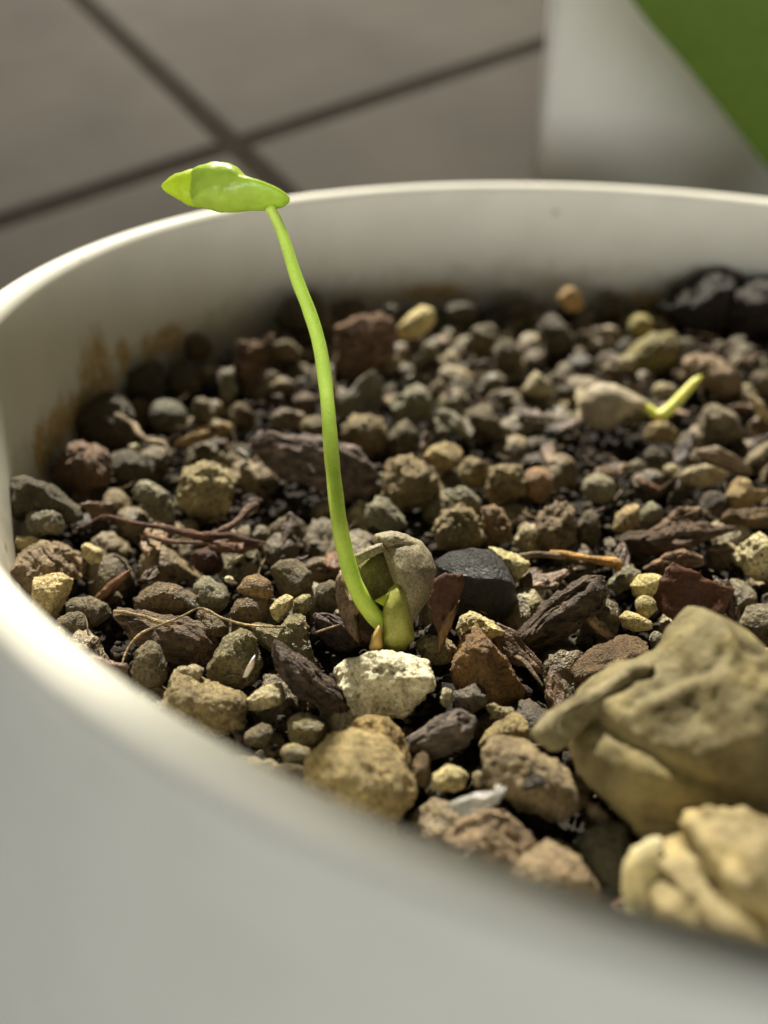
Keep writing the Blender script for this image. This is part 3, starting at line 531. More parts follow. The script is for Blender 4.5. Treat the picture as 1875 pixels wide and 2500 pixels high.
    ('pebble', 'rock', (0.48, 0.39, 0.24), 2.00, 0.30, 0.00, 4, (-23.13, 1.71, 54.5), [(-2.55, -0.0), (-1.3, 1.46), (0.57, 2.08), (2.45, 1.25), (2.55, -0.62), (1.2, -2.08), (-0.88, -1.87)], 'tan stone with a bright cream top behind the large rounded one', 'pebble'),
    ('pebble', 'pitted', (0.38, 0.315, 0.205), 1.51, 0.50, 0.00, 4, (-19.13, -1.84, 54.1), [(1.88, 0.03), (1.57, -0.82), (1.09, -1.53), (0.39, -2.1), (-0.54, -2.27), (-1.33, -1.69), (-1.76, -0.86), (-1.88, 0.03), (-1.8, 0.93), (-1.3, 1.71), (-0.53, 2.27), (0.4, 2.18), (1.2, 1.72), (1.71, 0.94)], 'round bumpy tan pebble in the middle of the bed', 'pebble'),
    ('bark_chip', 'bark', (0.235, 0.195, 0.185), 1.92, 0.30, 0.00, 5, (-39.55, -3.11, 55.4), [(-8.01, 2.98), (-5.62, 4.58), (-3.23, 3.78), (0.75, 3.18), (4.13, 2.19), (6.52, 0.99), (8.01, -0.8), (7.41, -2.98), (5.72, -4.58), (4.53, -4.48), (1.74, -2.79), (-0.85, -1.39), (-3.63, -0.99), (-6.42, 0.8)], 'purplish grey bark slab crossing behind the stem', 'bark chip'),
    ('pebble', 'pitted', (0.31, 0.295, 0.24), 1.96, 0.60, 0.00, 4, (-30.33, -11.74, 53.9), [(-2.51, 1.12), (-1.3, 2.04), (0.19, 1.86), (1.67, 0.56), (2.51, -1.12), (0.56, -2.04), (-1.67, -0.74)], 'speckled grey stone behind the seed husk', 'pebble'),
    ('pebble', 'pitted', (0.38, 0.315, 0.205), 2.41, 0.70, 0.00, 5, (-21.92, -14.09, 54.2), [(-3.02, -0.31), (-1.88, 1.7), (-0.38, 2.58), (1.38, 1.95), (2.51, 0.31), (3.02, -1.57), (1.38, -2.58), (-1.88, -2.32)], 'rough tan pitted stone behind the blue black stone', 'pebble'),
    ('pebble', 'rock', (0.31, 0.295, 0.24), 1.82, 0.30, 0.00, 5, (-21.15, -9.17, 54.7), [(-2.82, 1.38), (-1.11, 1.51), (-0.07, 1.9), (0.98, 0.98), (2.82, -0.59), (2.29, -1.9), (0.46, -1.51), (-1.11, -0.2)], 'grey ridged stone on top of the rough tan pitted one', 'pebble'),
    ('pebble', 'pitted', (0.42, 0.31, 0.21), 1.34, 0.30, 0.00, 5, (-17.58, -13.74, 54.3), [(-1.67, 2.02), (-0.41, 2.14), (1.1, 1.13), (1.67, -0.25), (1.54, -1.76), (-0.16, -2.14), (-1.42, -0.5)], 'pinkish orange stone with a small ring shaped pit', 'pebble'),
    ('pebble', 'pitted', (0.38, 0.315, 0.205), 2.03, 0.80, 0.00, 5, (-15.42, -4.49, 54.1), [(-2.19, 2.19), (-0.75, 2.74), (1.44, 2.33), (1.99, 1.1), (2.54, -0.82), (0.34, -1.92), (-1.03, -2.74), (-2.26, -1.78), (-2.54, 0.27)], 'lumpy tan stone with a dark hollow in the middle of the bed', 'pebble'),
    ('pebble', 'pebble', (0.42, 0.28, 0.19), 1.49, 0.30, 0.00, 4, (-11.6, -4.28, 54.1), [(1.86, 0.11), (1.73, -0.7), (1.32, -1.47), (0.57, -2.12), (-0.4, -1.88), (-1.1, -1.35), (-1.52, -0.65), (-1.86, 0.11), (-1.85, 1.03), (-1.24, 1.73), (-0.4, 2.12), (0.51, 2.09), (1.34, 1.72), (1.82, 0.96)], 'round pinkish stone right of the lumpy tan one', 'pebble'),
    ('pebble', 'pitted', (0.39, 0.31, 0.235), 1.89, 0.50, 0.00, 5, (-10.69, -13.67, 54.2), [(-2.37, -0.32), (-1.73, 1.45), (-0.47, 2.96), (1.04, 2.84), (1.8, 1.7), (1.42, 0.57), (2.37, -0.32), (2.18, -1.83), (0.79, -2.96), (-1.36, -2.96), (-2.24, -1.58)], 'pinkish tan pitted stone with an upright knob', 'pebble'),
    ('pebble', 'pebble', (0.55, 0.49, 0.37), 0.87, 0.30, 0.00, 4, (-14.18, -14.81, 54.0), [(1.07, -0.02), (1.09, -0.49), (0.7, -0.82), (0.21, -0.92), (-0.24, -0.86), (-0.68, -0.75), (-1.0, -0.44), (-1.09, -0.02), (-0.98, 0.38), (-0.71, 0.74), (-0.27, 0.92), (0.22, 0.91), (0.59, 0.65), (0.83, 0.34)], 'small pale pebble left of the stone with the upright knob', 'pebble'),
    ('pebble', 'pitted', (0.235, 0.2, 0.145), 1.16, 0.30, 0.00, 4, (-7.04, -13.35, 53.6), [(1.45, 0.07), (1.25, -0.73), (0.93, -1.49), (0.33, -2.05), (-0.45, -2.17), (-1.04, -1.52), (-1.35, -0.73), (-1.44, 0.07), (-1.45, 0.94), (-1.07, 1.71), (-0.42, 2.17), (0.3, 2.02), (0.99, 1.75), (1.37, 0.95)], 'grey brown stone right of the stone with the upright knob', 'pebble'),
    ('pebble', 'pebble', (0.37, 0.34, 0.27), 1.68, 0.30, 0.00, 4, (-4.08, -4.61, 54.0), [(2.05, -0.02), (2.1, -0.85), (1.56, -1.62), (0.58, -1.96), (-0.41, -1.73), (-1.25, -1.41), (-1.89, -0.81), (-2.1, -0.02), (-1.9, 0.77), (-1.33, 1.44), (-0.48, 1.96), (0.56, 1.83), (1.34, 1.33), (1.85, 0.71)], 'pale topped grey pebble in the right middle of the bed', 'pebble'),
    ('pebble', 'smooth', (0.05, 0.05, 0.054), 3.37, 0.00, 0.70, 5, (-21.12, -25.09, 54.5), [(-4.21, 2.36), (-2.7, 3.37), (-0.34, 3.82), (1.46, 3.71), (2.92, 2.47), (3.71, 0.79), (4.21, -1.35), (3.48, -3.15), (0.67, -3.82), (-1.8, -3.15), (-3.48, -0.56)], 'smooth blue black stone behind the upright red flake', 'pebble'),
    ('pebble', 'rock', (0.78, 0.72, 0.46), 1.76, 0.15, 0.00, 5, (-17.38, -22.16, 54.9), [(-2.2, 2.05), (-0.75, 1.88), (0.64, 1.18), (1.91, 0.61), (2.2, -0.2), (1.33, -1.13), (0.64, -2.05), (-0.17, -1.24), (-0.87, 0.03), (-1.56, 1.07)], 'pale cream stone peeking out behind the blue black stone', 'pebble'),
    ('pebble', 'pitted', (0.38, 0.315, 0.205), 0.69, 0.30, 0.00, 4, (-14.93, -27.45, 53.9), [(0.87, -0.02), (0.73, -0.41), (0.44, -0.67), (0.1, -0.79), (-0.26, -0.82), (-0.57, -0.64), (-0.83, -0.38), (-0.87, -0.02), (-0.86, 0.36), (-0.62, 0.66), (-0.27, 0.82), (0.09, 0.69), (0.37, 0.53), (0.63, 0.32)], 'small tan crumb between the blue black stone and dark bark', 'pebble'),
    ('pebble', 'rock', (0.52, 0.42, 0.27), 1.28, 0.30, 0.00, 4, (-2.52, -11.91, 54.3), [(-1.6, -1.35), (-1.09, 0.58), (0.06, 1.73), (1.47, 1.86), (1.6, -1.22), (0.45, -1.86)], 'tan wedge stone with a bright left face in the right middle', 'pebble'),
    ('pebble', 'rock', (0.34, 0.33, 0.25), 1.30, 0.30, 0.00, 4, (0.75, -10.89, 54.1), [(-1.62, 1.17), (0.06, 1.81), (1.62, 1.04), (1.36, -0.39), (-0.06, -1.17), (-1.49, -1.81)], 'greyish stone touching the tan wedge stone', 'pebble'),
    ('bark_chip', 'bark', (0.14, 0.1, 0.07), 2.04, 0.30, 0.00, 5, (2.11, -15.92, 54.4), [(-6.81, -0.0), (-4.22, 0.92), (-2.0, 0.31), (-0.15, 1.29), (1.45, 1.66), (3.18, 1.66), (4.41, 1.29), (6.75, 1.54), (6.81, 1.11), (4.41, 0.31), (2.56, -0.18), (0.09, -0.92), (-2.99, -1.66), (-5.46, -1.29)], 'long dark bark strip with a pale wavy upper edge', 'bark chip'),
    ('bark_chip', 'bark', (0.27, 0.2, 0.14), 1.10, 0.30, 0.00, 5, (3.2, -12.38, 54.6), [(-3.66, -1.21), (-1.88, -0.19), (0.03, 1.21), (1.94, 1.46), (3.66, 0.83), (1.94, 0.06), (0.03, -0.57), (-2.13, -1.46)], 'dull brown bark sliver above the long dark bark strip', 'bark chip'),
    ('pebble', 'rock', (0.6, 0.53, 0.4), 1.35, 0.30, 0.00, 5, (9.65, -1.52, 54.41), [(-3.58, -0.28), (-2.11, 0.84), (0.42, 1.4), (2.11, 1.12), (3.58, 0.28), (2.53, -0.84), (0.14, -1.4), (-2.67, -1.12)], 'pale flat stone in the right part of the bed', 'pebble'),
    ('pebble', 'pebble', (0.55, 0.49, 0.37), 0.74, 0.30, 0.00, 4, (6.07, 0.06, 54.01), [(0.92, 0.05), (0.83, -0.42), (0.58, -0.78), (0.24, -0.97), (-0.13, -1.0), (-0.44, -0.73), (-0.72, -0.42), (-0.92, 0.05), (-0.8, 0.56), (-0.45, 0.85), (-0.12, 1.0), (0.23, 0.99), (0.64, 0.97), (0.91, 0.56)], 'small pale pebble left of the pale flat stone', 'pebble'),
    ('pebble', 'pebble', (0.155, 0.135, 0.1), 1.24, 0.30, 0.00, 4, (5.26, 3.41, 53.61), [(1.55, 0.03), (1.2, -0.72), (0.77, -1.29), (0.23, -1.78), (-0.52, -2.04), (-1.24, -1.62), (-1.55, -0.78), (-1.53, 0.03), (-1.5, 0.81), (-1.18, 1.6), (-0.51, 2.04), (0.24, 1.87), (0.87, 1.49), (1.34, 0.86)], 'dark olive pebble below the second sprout', 'pebble'),
    ('pebble', 'rock', (0.48, 0.37, 0.23), 1.96, 0.30, 0.00, 4, (13.6, -5.4, 54.41), [(-2.58, -0.81), (-1.7, 0.54), (-0.75, 2.04), (0.2, 1.22), (0.61, -0.54), (2.24, 0.54), (2.58, -0.54), (0.61, -1.9), (-1.83, -2.04)], 'forked tan stone near the right picture edge', 'pebble'),
    ('pebble', 'pebble', (0.38, 0.33, 0.26), 1.47, 0.30, 0.00, 4, (19.36, 5.2, 54.15), [(1.52, 0.95), (0.83, 0.12), (0.12, -0.63), (-0.62, -1.25), (-1.27, -1.64), (-1.68, -1.69), (-1.83, -1.44), (-1.62, -0.86), (-1.13, -0.09), (-0.34, 0.74), (0.38, 1.18), (0.91, 1.44), (1.46, 1.69), (1.83, 1.63)], 'grey tan oval pebble at the right picture edge', 'pebble'),
    ('bark_chip', 'flake', (0.3, 0.23, 0.16), 0.99, 0.30, 0.00, 5, (13.79, 2.32, 54.62), [(-3.94, 1.16), (-1.05, 1.88), (0.69, 0.87), (3.29, -0.87), (3.94, -1.88), (1.12, -1.74), (-1.77, -0.29)], 'dull brown bent flake above the pale flat stone', 'bark chip'),
    ('pebble', 'rock', (0.26, 0.19, 0.12), 1.19, 0.30, 0.00, 5, (12.01, -10.27, 53.9), [(-3.62, -0.72), (-2.12, 0.98), (0.49, 1.11), (3.1, 1.24), (3.62, -1.24), (-0.82, -1.24)], 'brown stone at the right edge above the white speckled one', 'pebble'),
    ('pebble', 'pitted', (0.74, 0.68, 0.5), 1.91, 0.60, 0.00, 5, (9.82, -19.04, 54.4), [(-2.15, 1.64), (-1.02, 2.6), (0.42, 2.66), (1.62, 1.76), (2.39, -0.03), (1.85, -2.42), (-0.06, -2.66), (-1.73, -1.47), (-2.39, 0.21)], 'white round speckled stone at the right picture edge', 'pebble'),
    ('pebble', 'smooth', (0.82, 0.72, 0.42), 1.26, 0.30, 0.00, 5, (-4.11, -25.45, 55.2), [(-1.59, 0.03), (-0.64, 1.14), (0.47, 1.31), (1.59, 1.03), (1.48, -0.2), (0.92, -1.2), (-0.2, -1.31), (-1.2, -0.98)], 'yellow cream pebble left of the red brown flake', 'pebble'),
    ('pebble', 'smooth', (0.62, 0.55, 0.34), 0.82, 0.35, 0.00, 4, (-4.61, -27.97, 54.5), [(1.03, 0.06), (0.82, -0.38), (0.55, -0.74), (0.19, -1.11), (-0.34, -1.21), (-0.77, -0.87), (-0.94, -0.38), (-1.03, 0.06), (-1.02, 0.55), (-0.77, 0.99), (-0.31, 1.21), (0.17, 1.16), (0.61, 0.95), (0.97, 0.59)], 'dull cream pebble directly under the yellow cream one', 'pebble'),
    ('pebble', 'smooth', (0.72, 0.62, 0.36), 0.99, 0.15, 0.00, 4, (-6.21, -30.2, 54.6), [(-1.59, 0.48), (-0.88, 1.04), (0.24, 0.72), (1.59, -0.08), (1.59, -0.8), (-0.24, -1.04), (-1.35, -0.56)], 'small cream pebble pointing right in front of the red brown flake', 'pebble'),
    ('leaf_flake', 'flake', (0.15, 0.065, 0.035), 0.41, 0.30, 0.00, 5, (0.54, -26.6, 55.2), [(-3.71, 1.03), (-2.23, 3.1), (-0.41, 2.35), (1.73, 1.36), (2.48, 0.87), (4.13, 0.62), (3.38, -0.62), (2.23, -2.44), (0.41, -3.1), (-2.06, -2.77), (-3.71, -1.61), (-4.13, 0.21)], 'red brown torn leaf flake beside the yellow cream pebble', 'flake'),
    ('bark_chip', 'bark', (0.36, 0.25, 0.17), 0.58, 0.30, 0.00, 5, (0.34, -20.12, 54.3), [(-3.2, -0.58), (-1.87, 0.04), (-0.44, 0.76), (1.15, 1.2), (3.02, 0.76), (3.2, -0.31), (1.69, -0.49), (-0.09, -0.76), (-1.87, -1.2)], 'curved tan bark piece arching behind the red brown flake', 'bark chip'),
    ('pebble', 'rock', (0.31, 0.295, 0.24), 1.38, 0.30, 0.00, 4, (-5.6, -23.2, 54.5), [(-1.72, -0.64), (0.43, 1.5), (1.72, 0.56), (0.95, -0.82), (-0.6, -1.5), (-1.38, -1.16)], 'grey three sided stone left of the yellow cream pebble', 'pebble'),
    ('bark_chip', 'bark', (0.115, 0.085, 0.06), 1.88, 0.30, 0.50, 5, (-13.56, -29.5, 55.0), [(-4.73, -3.16), (-3.52, -1.64), (-1.6, 0.12), (0.0, 1.56), (1.92, 2.84), (3.84, 3.48), (4.41, 2.52), (4.73, 1.72), (3.84, 0.28), (1.6, -1.32), (-0.8, -2.6), (-3.2, -3.48)], 'dark ridged bark piece right of the brown pyramid stone', 'bark chip'),
    ('pebble', 'rock', (0.21, 0.145, 0.085), 2.66, 0.50, 0.00, 5, (-9.26, -34.96, 53.8), [(-3.72, -0.19), (-2.05, 1.03), (-0.23, 1.94), (1.9, 2.77), (3.34, 2.09), (3.95, 0.11), (2.51, -1.25), (0.23, -2.16), (-2.66, -2.77), (-3.95, -1.4)], 'brown stone with a crumbly lit top left of the wrinkled husk', 'pebble'),
    ('pebble', 'pebble', (0.31, 0.295, 0.24), 0.55, 0.30, 0.00, 4, (-4.89, -32.82, 54.4), [(0.69, 0.05), (0.55, -0.27), (0.4, -0.57), (0.15, -0.84), (-0.21, -0.92), (-0.5, -0.65), (-0.66, -0.31), (-0.69, 0.05), (-0.66, 0.4), (-0.51, 0.75), (-0.19, 0.92), (0.14, 0.89), (0.46, 0.74), (0.64, 0.42)], 'tiny grey pebble beside the wrinkled husk peak', 'pebble'),
    ('pebble', 'pitted', (0.38, 0.315, 0.205), 0.96, 0.30, 0.00, 4, (4.65, -34.28, 54.0), [(1.21, -0.07), (1.05, -0.51), (0.74, -0.87), (0.29, -1.03), (-0.18, -1.03), (-0.67, -0.91), (-1.08, -0.58), (-1.21, -0.07), (-0.91, 0.36), (-0.56, 0.65), (-0.19, 0.92), (0.32, 1.03), (0.85, 0.87), (1.15, 0.43)], 'tan pebble at the right edge behind the wrinkled husk', 'pebble'),
    ('pebble', 'rock', (0.9, 0.87, 0.77), 2.72, 0.42, 0.00, 6, (-29.83, -38.98, 54.5), [(-5.37, 1.2), (-3.9, 2.35), (-2.11, 2.99), (-0.58, 3.02), (1.47, 2.35), (3.52, 1.71), (5.12, 1.2), (5.37, 0.37), (4.54, -0.59), (3.39, -2.0), (2.11, -3.02), (0.19, -3.02), (-1.6, -2.76), (-2.88, -2.32), (-3.39, -1.1), (-4.54, 0.18)], 'large white stone with brown specks in front of the seed husk', 'pebble'),
    ('pebble', 'rock', (0.3, 0.19, 0.09), 3.19, 0.40, 0.45, 6, (-20.44, -37.07, 54.5), [(-3.98, 0.16), (-3.49, 1.58), (-2.62, 3.11), (-1.75, 3.6), (-0.44, 3.38), (0.55, 2.35), (1.75, 0.93), (2.67, -0.82), (3.98, -2.67), (2.51, -3.49), (0.65, -3.6), (-0.76, -2.89), (-2.84, -2.02), (-3.98, -0.93)], 'brown pyramid stone with an orange tip right of the white stone', 'pebble'),
    ('pebble', 'rock', (0.66, 0.58, 0.38), 1.54, 0.50, 0.00, 5, (-20.88, -31.96, 54.8), [(-2.75, -0.68), (-2.17, 1.05), (-1.36, 1.61), (-0.2, 1.17), (1.3, 0.47), (2.75, -0.1), (2.75, -0.91), (1.65, -1.26), (0.26, -1.03), (-1.01, -0.91), (-2.28, -1.61)], 'cream speckled stone behind the brown pyramid stone', 'pebble'),
    ('pebble', 'rock', (0.48, 0.42, 0.27), 1.28, 0.40, 0.00, 4, (-25.42, -34.45, 54.2), [(1.77, 0.06), (1.49, -0.55), (0.99, -1.0), (0.35, -1.28), (-0.4, -1.34), (-1.01, -0.97), (-1.52, -0.54), (-1.77, 0.06), (-1.75, 0.75), (-1.1, 1.18), (-0.37, 1.34), (0.3, 1.24), (1.06, 1.18), (1.67, 0.74)], 'cream brown stone under the upright red flake', 'pebble'),
    ('pebble', 'pitted', (0.31, 0.295, 0.24), 0.55, 0.60, 0.00, 4, (-26.3, -30.52, 55.1), [(0.69, -0.06), (0.66, -0.59), (0.39, -0.9), (0.11, -1.07), (-0.18, -1.04), (-0.45, -0.88), (-0.65, -0.52), (-0.69, -0.06), (-0.63, 0.39), (-0.49, 0.82), (-0.2, 1.07), (0.1, 0.91), (0.33, 0.66), (0.51, 0.36)], 'small grey crumb between seed husk and upright red flake', 'pebble'),
    ('bark_chip', 'bark', (0.17, 0.15, 0.14), 1.29, 0.30, 0.00, 5, (-25.54, -44.35, 54.4), [(-2.69, -0.4), (-1.34, 0.4), (0.15, 1.39), (1.34, 1.79), (2.69, 1.1), (2.59, 0.1), (1.94, -1.0), (0.15, -1.69), (-1.54, -1.79), (-2.59, -1.1)], 'dark grey crumbly chunk in front of the white stone', 'bark chip'),
    ('pebble', 'pitted', (0.2, 0.175, 0.16), 1.09, 0.30, 0.50, 4, (-23.05, -40.5, 54.5), [(-1.26, 0.44), (-0.37, 0.86), (0.47, 1.23), (1.36, 0.44), (1.26, -0.5), (0.47, -1.23), (-1.1, -1.02), (-1.36, -0.29)], 'dark grey crumb between white stone and brown pyramid stone', 'pebble'),
    ('pebble', 'pebble', (0.66, 0.63, 0.52), 0.43, 0.30, 0.00, 4, (-24.82, -40.46, 54.4), [(0.54, 0.03), (0.44, -0.32), (0.28, -0.56), (0.09, -0.8), (-0.16, -0.86), (-0.41, -0.69), (-0.52, -0.33), (-0.54, 0.03), (-0.48, 0.36), (-0.39, 0.7), (-0.16, 0.86), (0.09, 0.85), (0.33, 0.71), (0.47, 0.39)], 'white chip under the right end of the white stone', 'pebble'),
    ('pebble', 'pitted', (0.36, 0.32, 0.23), 0.72, 0.30, 0.00, 4, (-20.54, -41.93, 54.4), [(-1.39, 0.69), (-0.51, 0.75), (0.21, 0.39), (1.39, 0.28), (1.29, -0.44), (0.21, -0.75), (-0.62, -0.54), (-1.23, 0.08)], 'knobbly grey tan stone below the brown pyramid stone', 'pebble'),
    ('pebble', 'rock', (0.4, 0.33, 0.2), 1.49, 0.30, 0.00, 5, (-20.22, -44.01, 54.4), [(-2.4, -1.4), (-1.55, -0.05), (-0.35, 0.75), (0.85, 1.55), (1.5, 1.05), (1.6, 0.15), (2.4, -1.25), (0.85, -1.45), (-0.55, -1.35), (-1.85, -1.55)], 'tan stone ridge behind the big pinkish pebble', 'pebble'),
    ('pebble', 'rock', (0.36, 0.295, 0.215), 2.71, 0.30, 0.00, 5, (-18.86, -48.9, 54.6), [(-4.41, 1.7), (-2.62, 2.82), (-0.24, 2.78), (2.14, 1.58), (3.57, 0.15), (4.41, -1.28), (3.57, -2.82), (1.19, -2.82), (-1.19, -2.11), (-3.34, -0.32)], 'big pinkish tan pebble left of the wrinkled husk', 'pebble'),
    ('pebble', 'rock', (0.62, 0.55, 0.36), 0.95, 0.30, 0.00, 4, (-24.97, -48.52, 54.2), [(-1.6, 0.1), (-0.28, 0.99), (1.17, 0.65), (1.6, -0.5), (0.2, -0.99), (-1.48, -0.79)], 'cream block pebble in front of the dark grey chunk', 'pebble'),
    ('pebble', 'pebble', (0.55, 0.49, 0.37), 0.34, 0.30, 0.00, 4, (-22.9, -48.61, 54.2), [(0.43, 0.05), (0.39, -0.2), (0.29, -0.44), (0.12, -0.63), (-0.11, -0.59), (-0.28, -0.41), (-0.36, -0.18), (-0.43, 0.05), (-0.42, 0.31), (-0.29, 0.53), (-0.1, 0.63), (0.1, 0.63), (0.3, 0.54), (0.41, 0.3)], 'tiny pale pebble right of the cream block pebble', 'pebble'),
    ('pebble', 'rock', (0.33, 0.255, 0.195), 2.31, 0.30, 0.00, 5, (-22.48, -53.67, 53.8), [(-3.58, -0.62), (-2.13, 1.4), (-0.78, 2.41), (1.23, 1.96), (2.8, 0.73), (3.58, -0.62), (1.9, -2.41), (-1.23, -2.18)], 'blurred pinkish stone over the front rim', 'pebble'),
    ('pebble', 'rock', (0.4, 0.32, 0.24), 2.18, 0.30, 0.00, 5, (-18.15, -56.48, 53.8), [(-3.33, -0.24), (-2.36, 1.37), (-0.43, 2.27), (1.07, 2.02), (2.36, 0.52), (3.33, -1.2), (1.29, -2.27), (-1.93, -1.85)], 'blurred light pinkish stone close to the front rim', 'pebble'),
    ('pebble', 'pebble', (0.16, 0.155, 0.13), 1.53, 0.30, 0.00, 5, (-14.69, -54.85, 53.4), [(-1.91, 1.19), (-0.92, 2.41), (1.51, 2.67), (1.91, 0.64), (1.62, -2.67), (0.41, -2.67), (-1.14, -0.46)], 'blurred dark grey stone left of the pale husk flap', 'pebble'),
    ('pebble', 'rock', (0.38, 0.32, 0.27), 0.90, 0.30, 0.00, 4, (-14.26, -51.38, 54.2), [(1.22, -0.62), (1.18, -0.87), (0.93, -0.94), (0.53, -0.86), (0.02, -0.71), (-0.6, -0.3), (-1.02, 0.16), (-1.22, 0.51), (-1.2, 0.74), (-1.11, 0.94), (-0.72, 0.91), (-0.14, 0.63), (0.42, 0.21), (0.94, -0.22)], 'small pinkish grey stone above the blurred dark grey one', 'pebble'),
    ('pebble', 'pebble', (0.47, 0.385, 0.235), 3.41, 0.20, 0.00, 5, (-31.84, -49.17, 54.8), [(-4.03, 1.52), (-2.49, 3.29), (-0.59, 3.58), (1.78, 2.58), (3.2, 1.4), (4.27, -0.97), (3.44, -2.63), (1.78, -3.58), (-0.12, -3.34), (-2.73, -2.16), (-4.27, -0.26)], 'large blurred yellowish lump behind the front rim', 'pebble'),
    ('pebble', 'rock', (0.42, 0.32, 0.17), 1.91, 0.30, 0.00, 5, (-30.54, -45.55, 54.8), [(-2.43, 1.37), (-1.06, 1.99), (0.69, 1.74), (1.93, 0.25), (2.55, -1.99), (0.69, -1.99), (-1.06, -0.25), (-2.55, 0.62)], 'tan stone leaning on the back of the large yellowish lump', 'pebble'),
    ('pebble', 'rock', (0.235, 0.2, 0.145), 0.90, 0.30, 0.00, 5, (-36.99, -48.18, 53.6), [(2.18, -0.04), (1.92, -0.5), (1.25, -0.85), (0.33, -0.94), (-0.54, -0.93), (-1.36, -0.78), (-1.94, -0.46), (-2.18, -0.04), (-2.01, 0.39), (-1.5, 0.78), (-0.59, 0.94), (0.33, 0.86), (0.98, 0.6), (1.64, 0.35)], 'grey tan stone left of the large yellowish lump', 'pebble'),
    ('pebble', 'rock', (0.31, 0.295, 0.24), 0.69, 0.30, 0.00, 4, (-37.06, -46.72, 54.1), [(1.14, 0.03), (0.95, -0.25), (0.62, -0.45), (0.2, -0.6), (-0.35, -0.72), (-0.88, -0.57), (-1.12, -0.27), (-1.14, 0.03), (-1.01, 0.3), (-0.78, 0.56), (-0.32, 0.72), (0.21, 0.7), (0.67, 0.56), (1.01, 0.33)], 'small grey stone above the grey tan one by the front rim', 'pebble'),
    ('pebble', 'pebble', (0.55, 0.47, 0.26), 0.64, 0.30, 0.00, 4, (-29.73, -52.22, 53.0), [(0.79, 0.03), (0.65, -0.35), (0.41, -0.61), (0.13, -0.8), (-0.19, -0.79), (-0.5, -0.65), (-0.7, -0.34), (-0.79, 0.03), (-0.79, 0.45), (-0.51, 0.73), (-0.18, 0.79), (0.12, 0.8), (0.4, 0.65), (0.67, 0.42)], 'small yellowish pebble below the large yellowish lump', 'pebble'),
    ('pebble', 'rock', (0.235, 0.175, 0.105), 0.58, 0.30, 0.00, 4, (-27.19, -47.94, 54.0), [(0.71, 0.07), (0.72, -0.58), (0.57, -1.26), (0.24, -1.63), (-0.14, -1.49), (-0.43, -1.11), (-0.6, -0.55), (-0.72, 0.07), (-0.69, 0.77), (-0.47, 1.35), (-0.13, 1.6), (0.22, 1.63), (0.57, 1.38), (0.7, 0.7)], 'narrow brown stone right of the large yellowish lump', 'pebble'),
    ('pebble', 'rock', (0.07, 0.055, 0.045), 0.56, 0.30, 1.00, 4, (-19.27, -50.84, 56.8), [(0.86, 0.34), (0.78, 0.09), (0.39, -0.19), (-0.01, -0.39), (-0.37, -0.51), (-0.71, -0.58), (-0.86, -0.47), (-0.85, -0.28), (-0.72, -0.04), (-0.41, 0.24), (-0.02, 0.48), (0.35, 0.58), (0.58, 0.55), (0.77, 0.49)], 'black shiny grain lying on the big pinkish pebble', 'pebble'),
    ('pebble', 'smooth', (0.7, 0.7, 0.7), 0.26, 0.00, 1.00, 4, (-21.82, -50.94, 56.2), [(0.32, -0.0), (0.33, -0.13), (0.25, -0.24), (0.09, -0.29), (-0.06, -0.26), (-0.18, -0.19), (-0.27, -0.11), (-0.33, -0.0), (-0.29, 0.11), (-0.2, 0.21), (-0.07, 0.28), (0.09, 0.29), (0.23, 0.22), (0.28, 0.1)], 'tiny bright bead beside the clear plastic scrap', 'pebble'),
    ('pebble', 'rock', (0.55, 0.38, 0.19), 1.98, 0.30, 0.00, 4, (2.52, 53.02, 59.35), [(-2.47, 0.12), (-0.87, 2.3), (1.16, 2.65), (2.47, 0.84), (2.03, -2.06), (-0.29, -2.65), (-1.74, -1.19)], 'orange tan stone poking up against the back wall', 'pebble'),
    ('pebble', 'rock', (0.55, 0.49, 0.37), 1.88, 0.30, 0.00, 4, (-7.79, 24.81, 54.63), [(-2.35, -1.18), (-0.74, 1.18), (0.25, 2.29), (2.35, 0.19), (2.35, -1.42), (-0.5, -2.29)], 'small pale three sided stone in the back right', 'pebble'),
    ('pebble', 'rock', (0.155, 0.135, 0.1), 2.60, 0.30, 0.00, 5, (-0.79, 45.87, 55.37), [(-3.25, 1.84), (-0.85, 4.1), (1.7, 1.27), (3.25, -1.27), (1.98, -4.1), (-2.55, -2.97)], 'dark pointed stone with a lit edge in the back right', 'pebble'),
    ('pebble', 'smooth', (0.5, 0.44, 0.2), 1.80, 0.10, 0.00, 4, (14.98, 49.55, 55.88), [(2.25, 0.07), (1.79, -0.74), (1.22, -1.42), (0.36, -1.84), (-0.73, -2.19), (-1.77, -1.72), (-2.25, -0.82), (-2.25, 0.07), (-2.11, 0.9), (-1.61, 1.68), (-0.69, 2.19), (0.4, 2.14), (1.32, 1.67), (2.01, 0.98)], 'blurred yellow round pebble near the back wall', 'pebble'),
    ('pebble', 'pebble', (0.36, 0.32, 0.17), 3.63, 0.30, 0.00, 5, (13.66, 38.19, 54.7), [(-5.54, -1.08), (-2.7, 1.62), (0.27, 3.52), (3.52, 3.79), (5.54, 1.89), (4.46, -1.08), (0.81, -3.52), (-3.24, -3.79)], 'big yellowish grey stone behind the second sprout', 'pebble'),
    ('pebble', 'pebble', (0.55, 0.49, 0.37), 1.12, 0.30, 0.00, 4, (8.08, 32.08, 55.81), [(1.49, 0.04), (1.52, -0.43), (1.17, -0.89), (0.48, -1.17), (-0.28, -1.02), (-0.85, -0.75), (-1.28, -0.4), (-1.52, 0.04), (-1.4, 0.52), (-0.97, 0.93), (-0.29, 1.13), (0.46, 1.17), (1.09, 0.9), (1.44, 0.49)], 'pale chip on the left end of the big yellowish grey stone', 'pebble'),
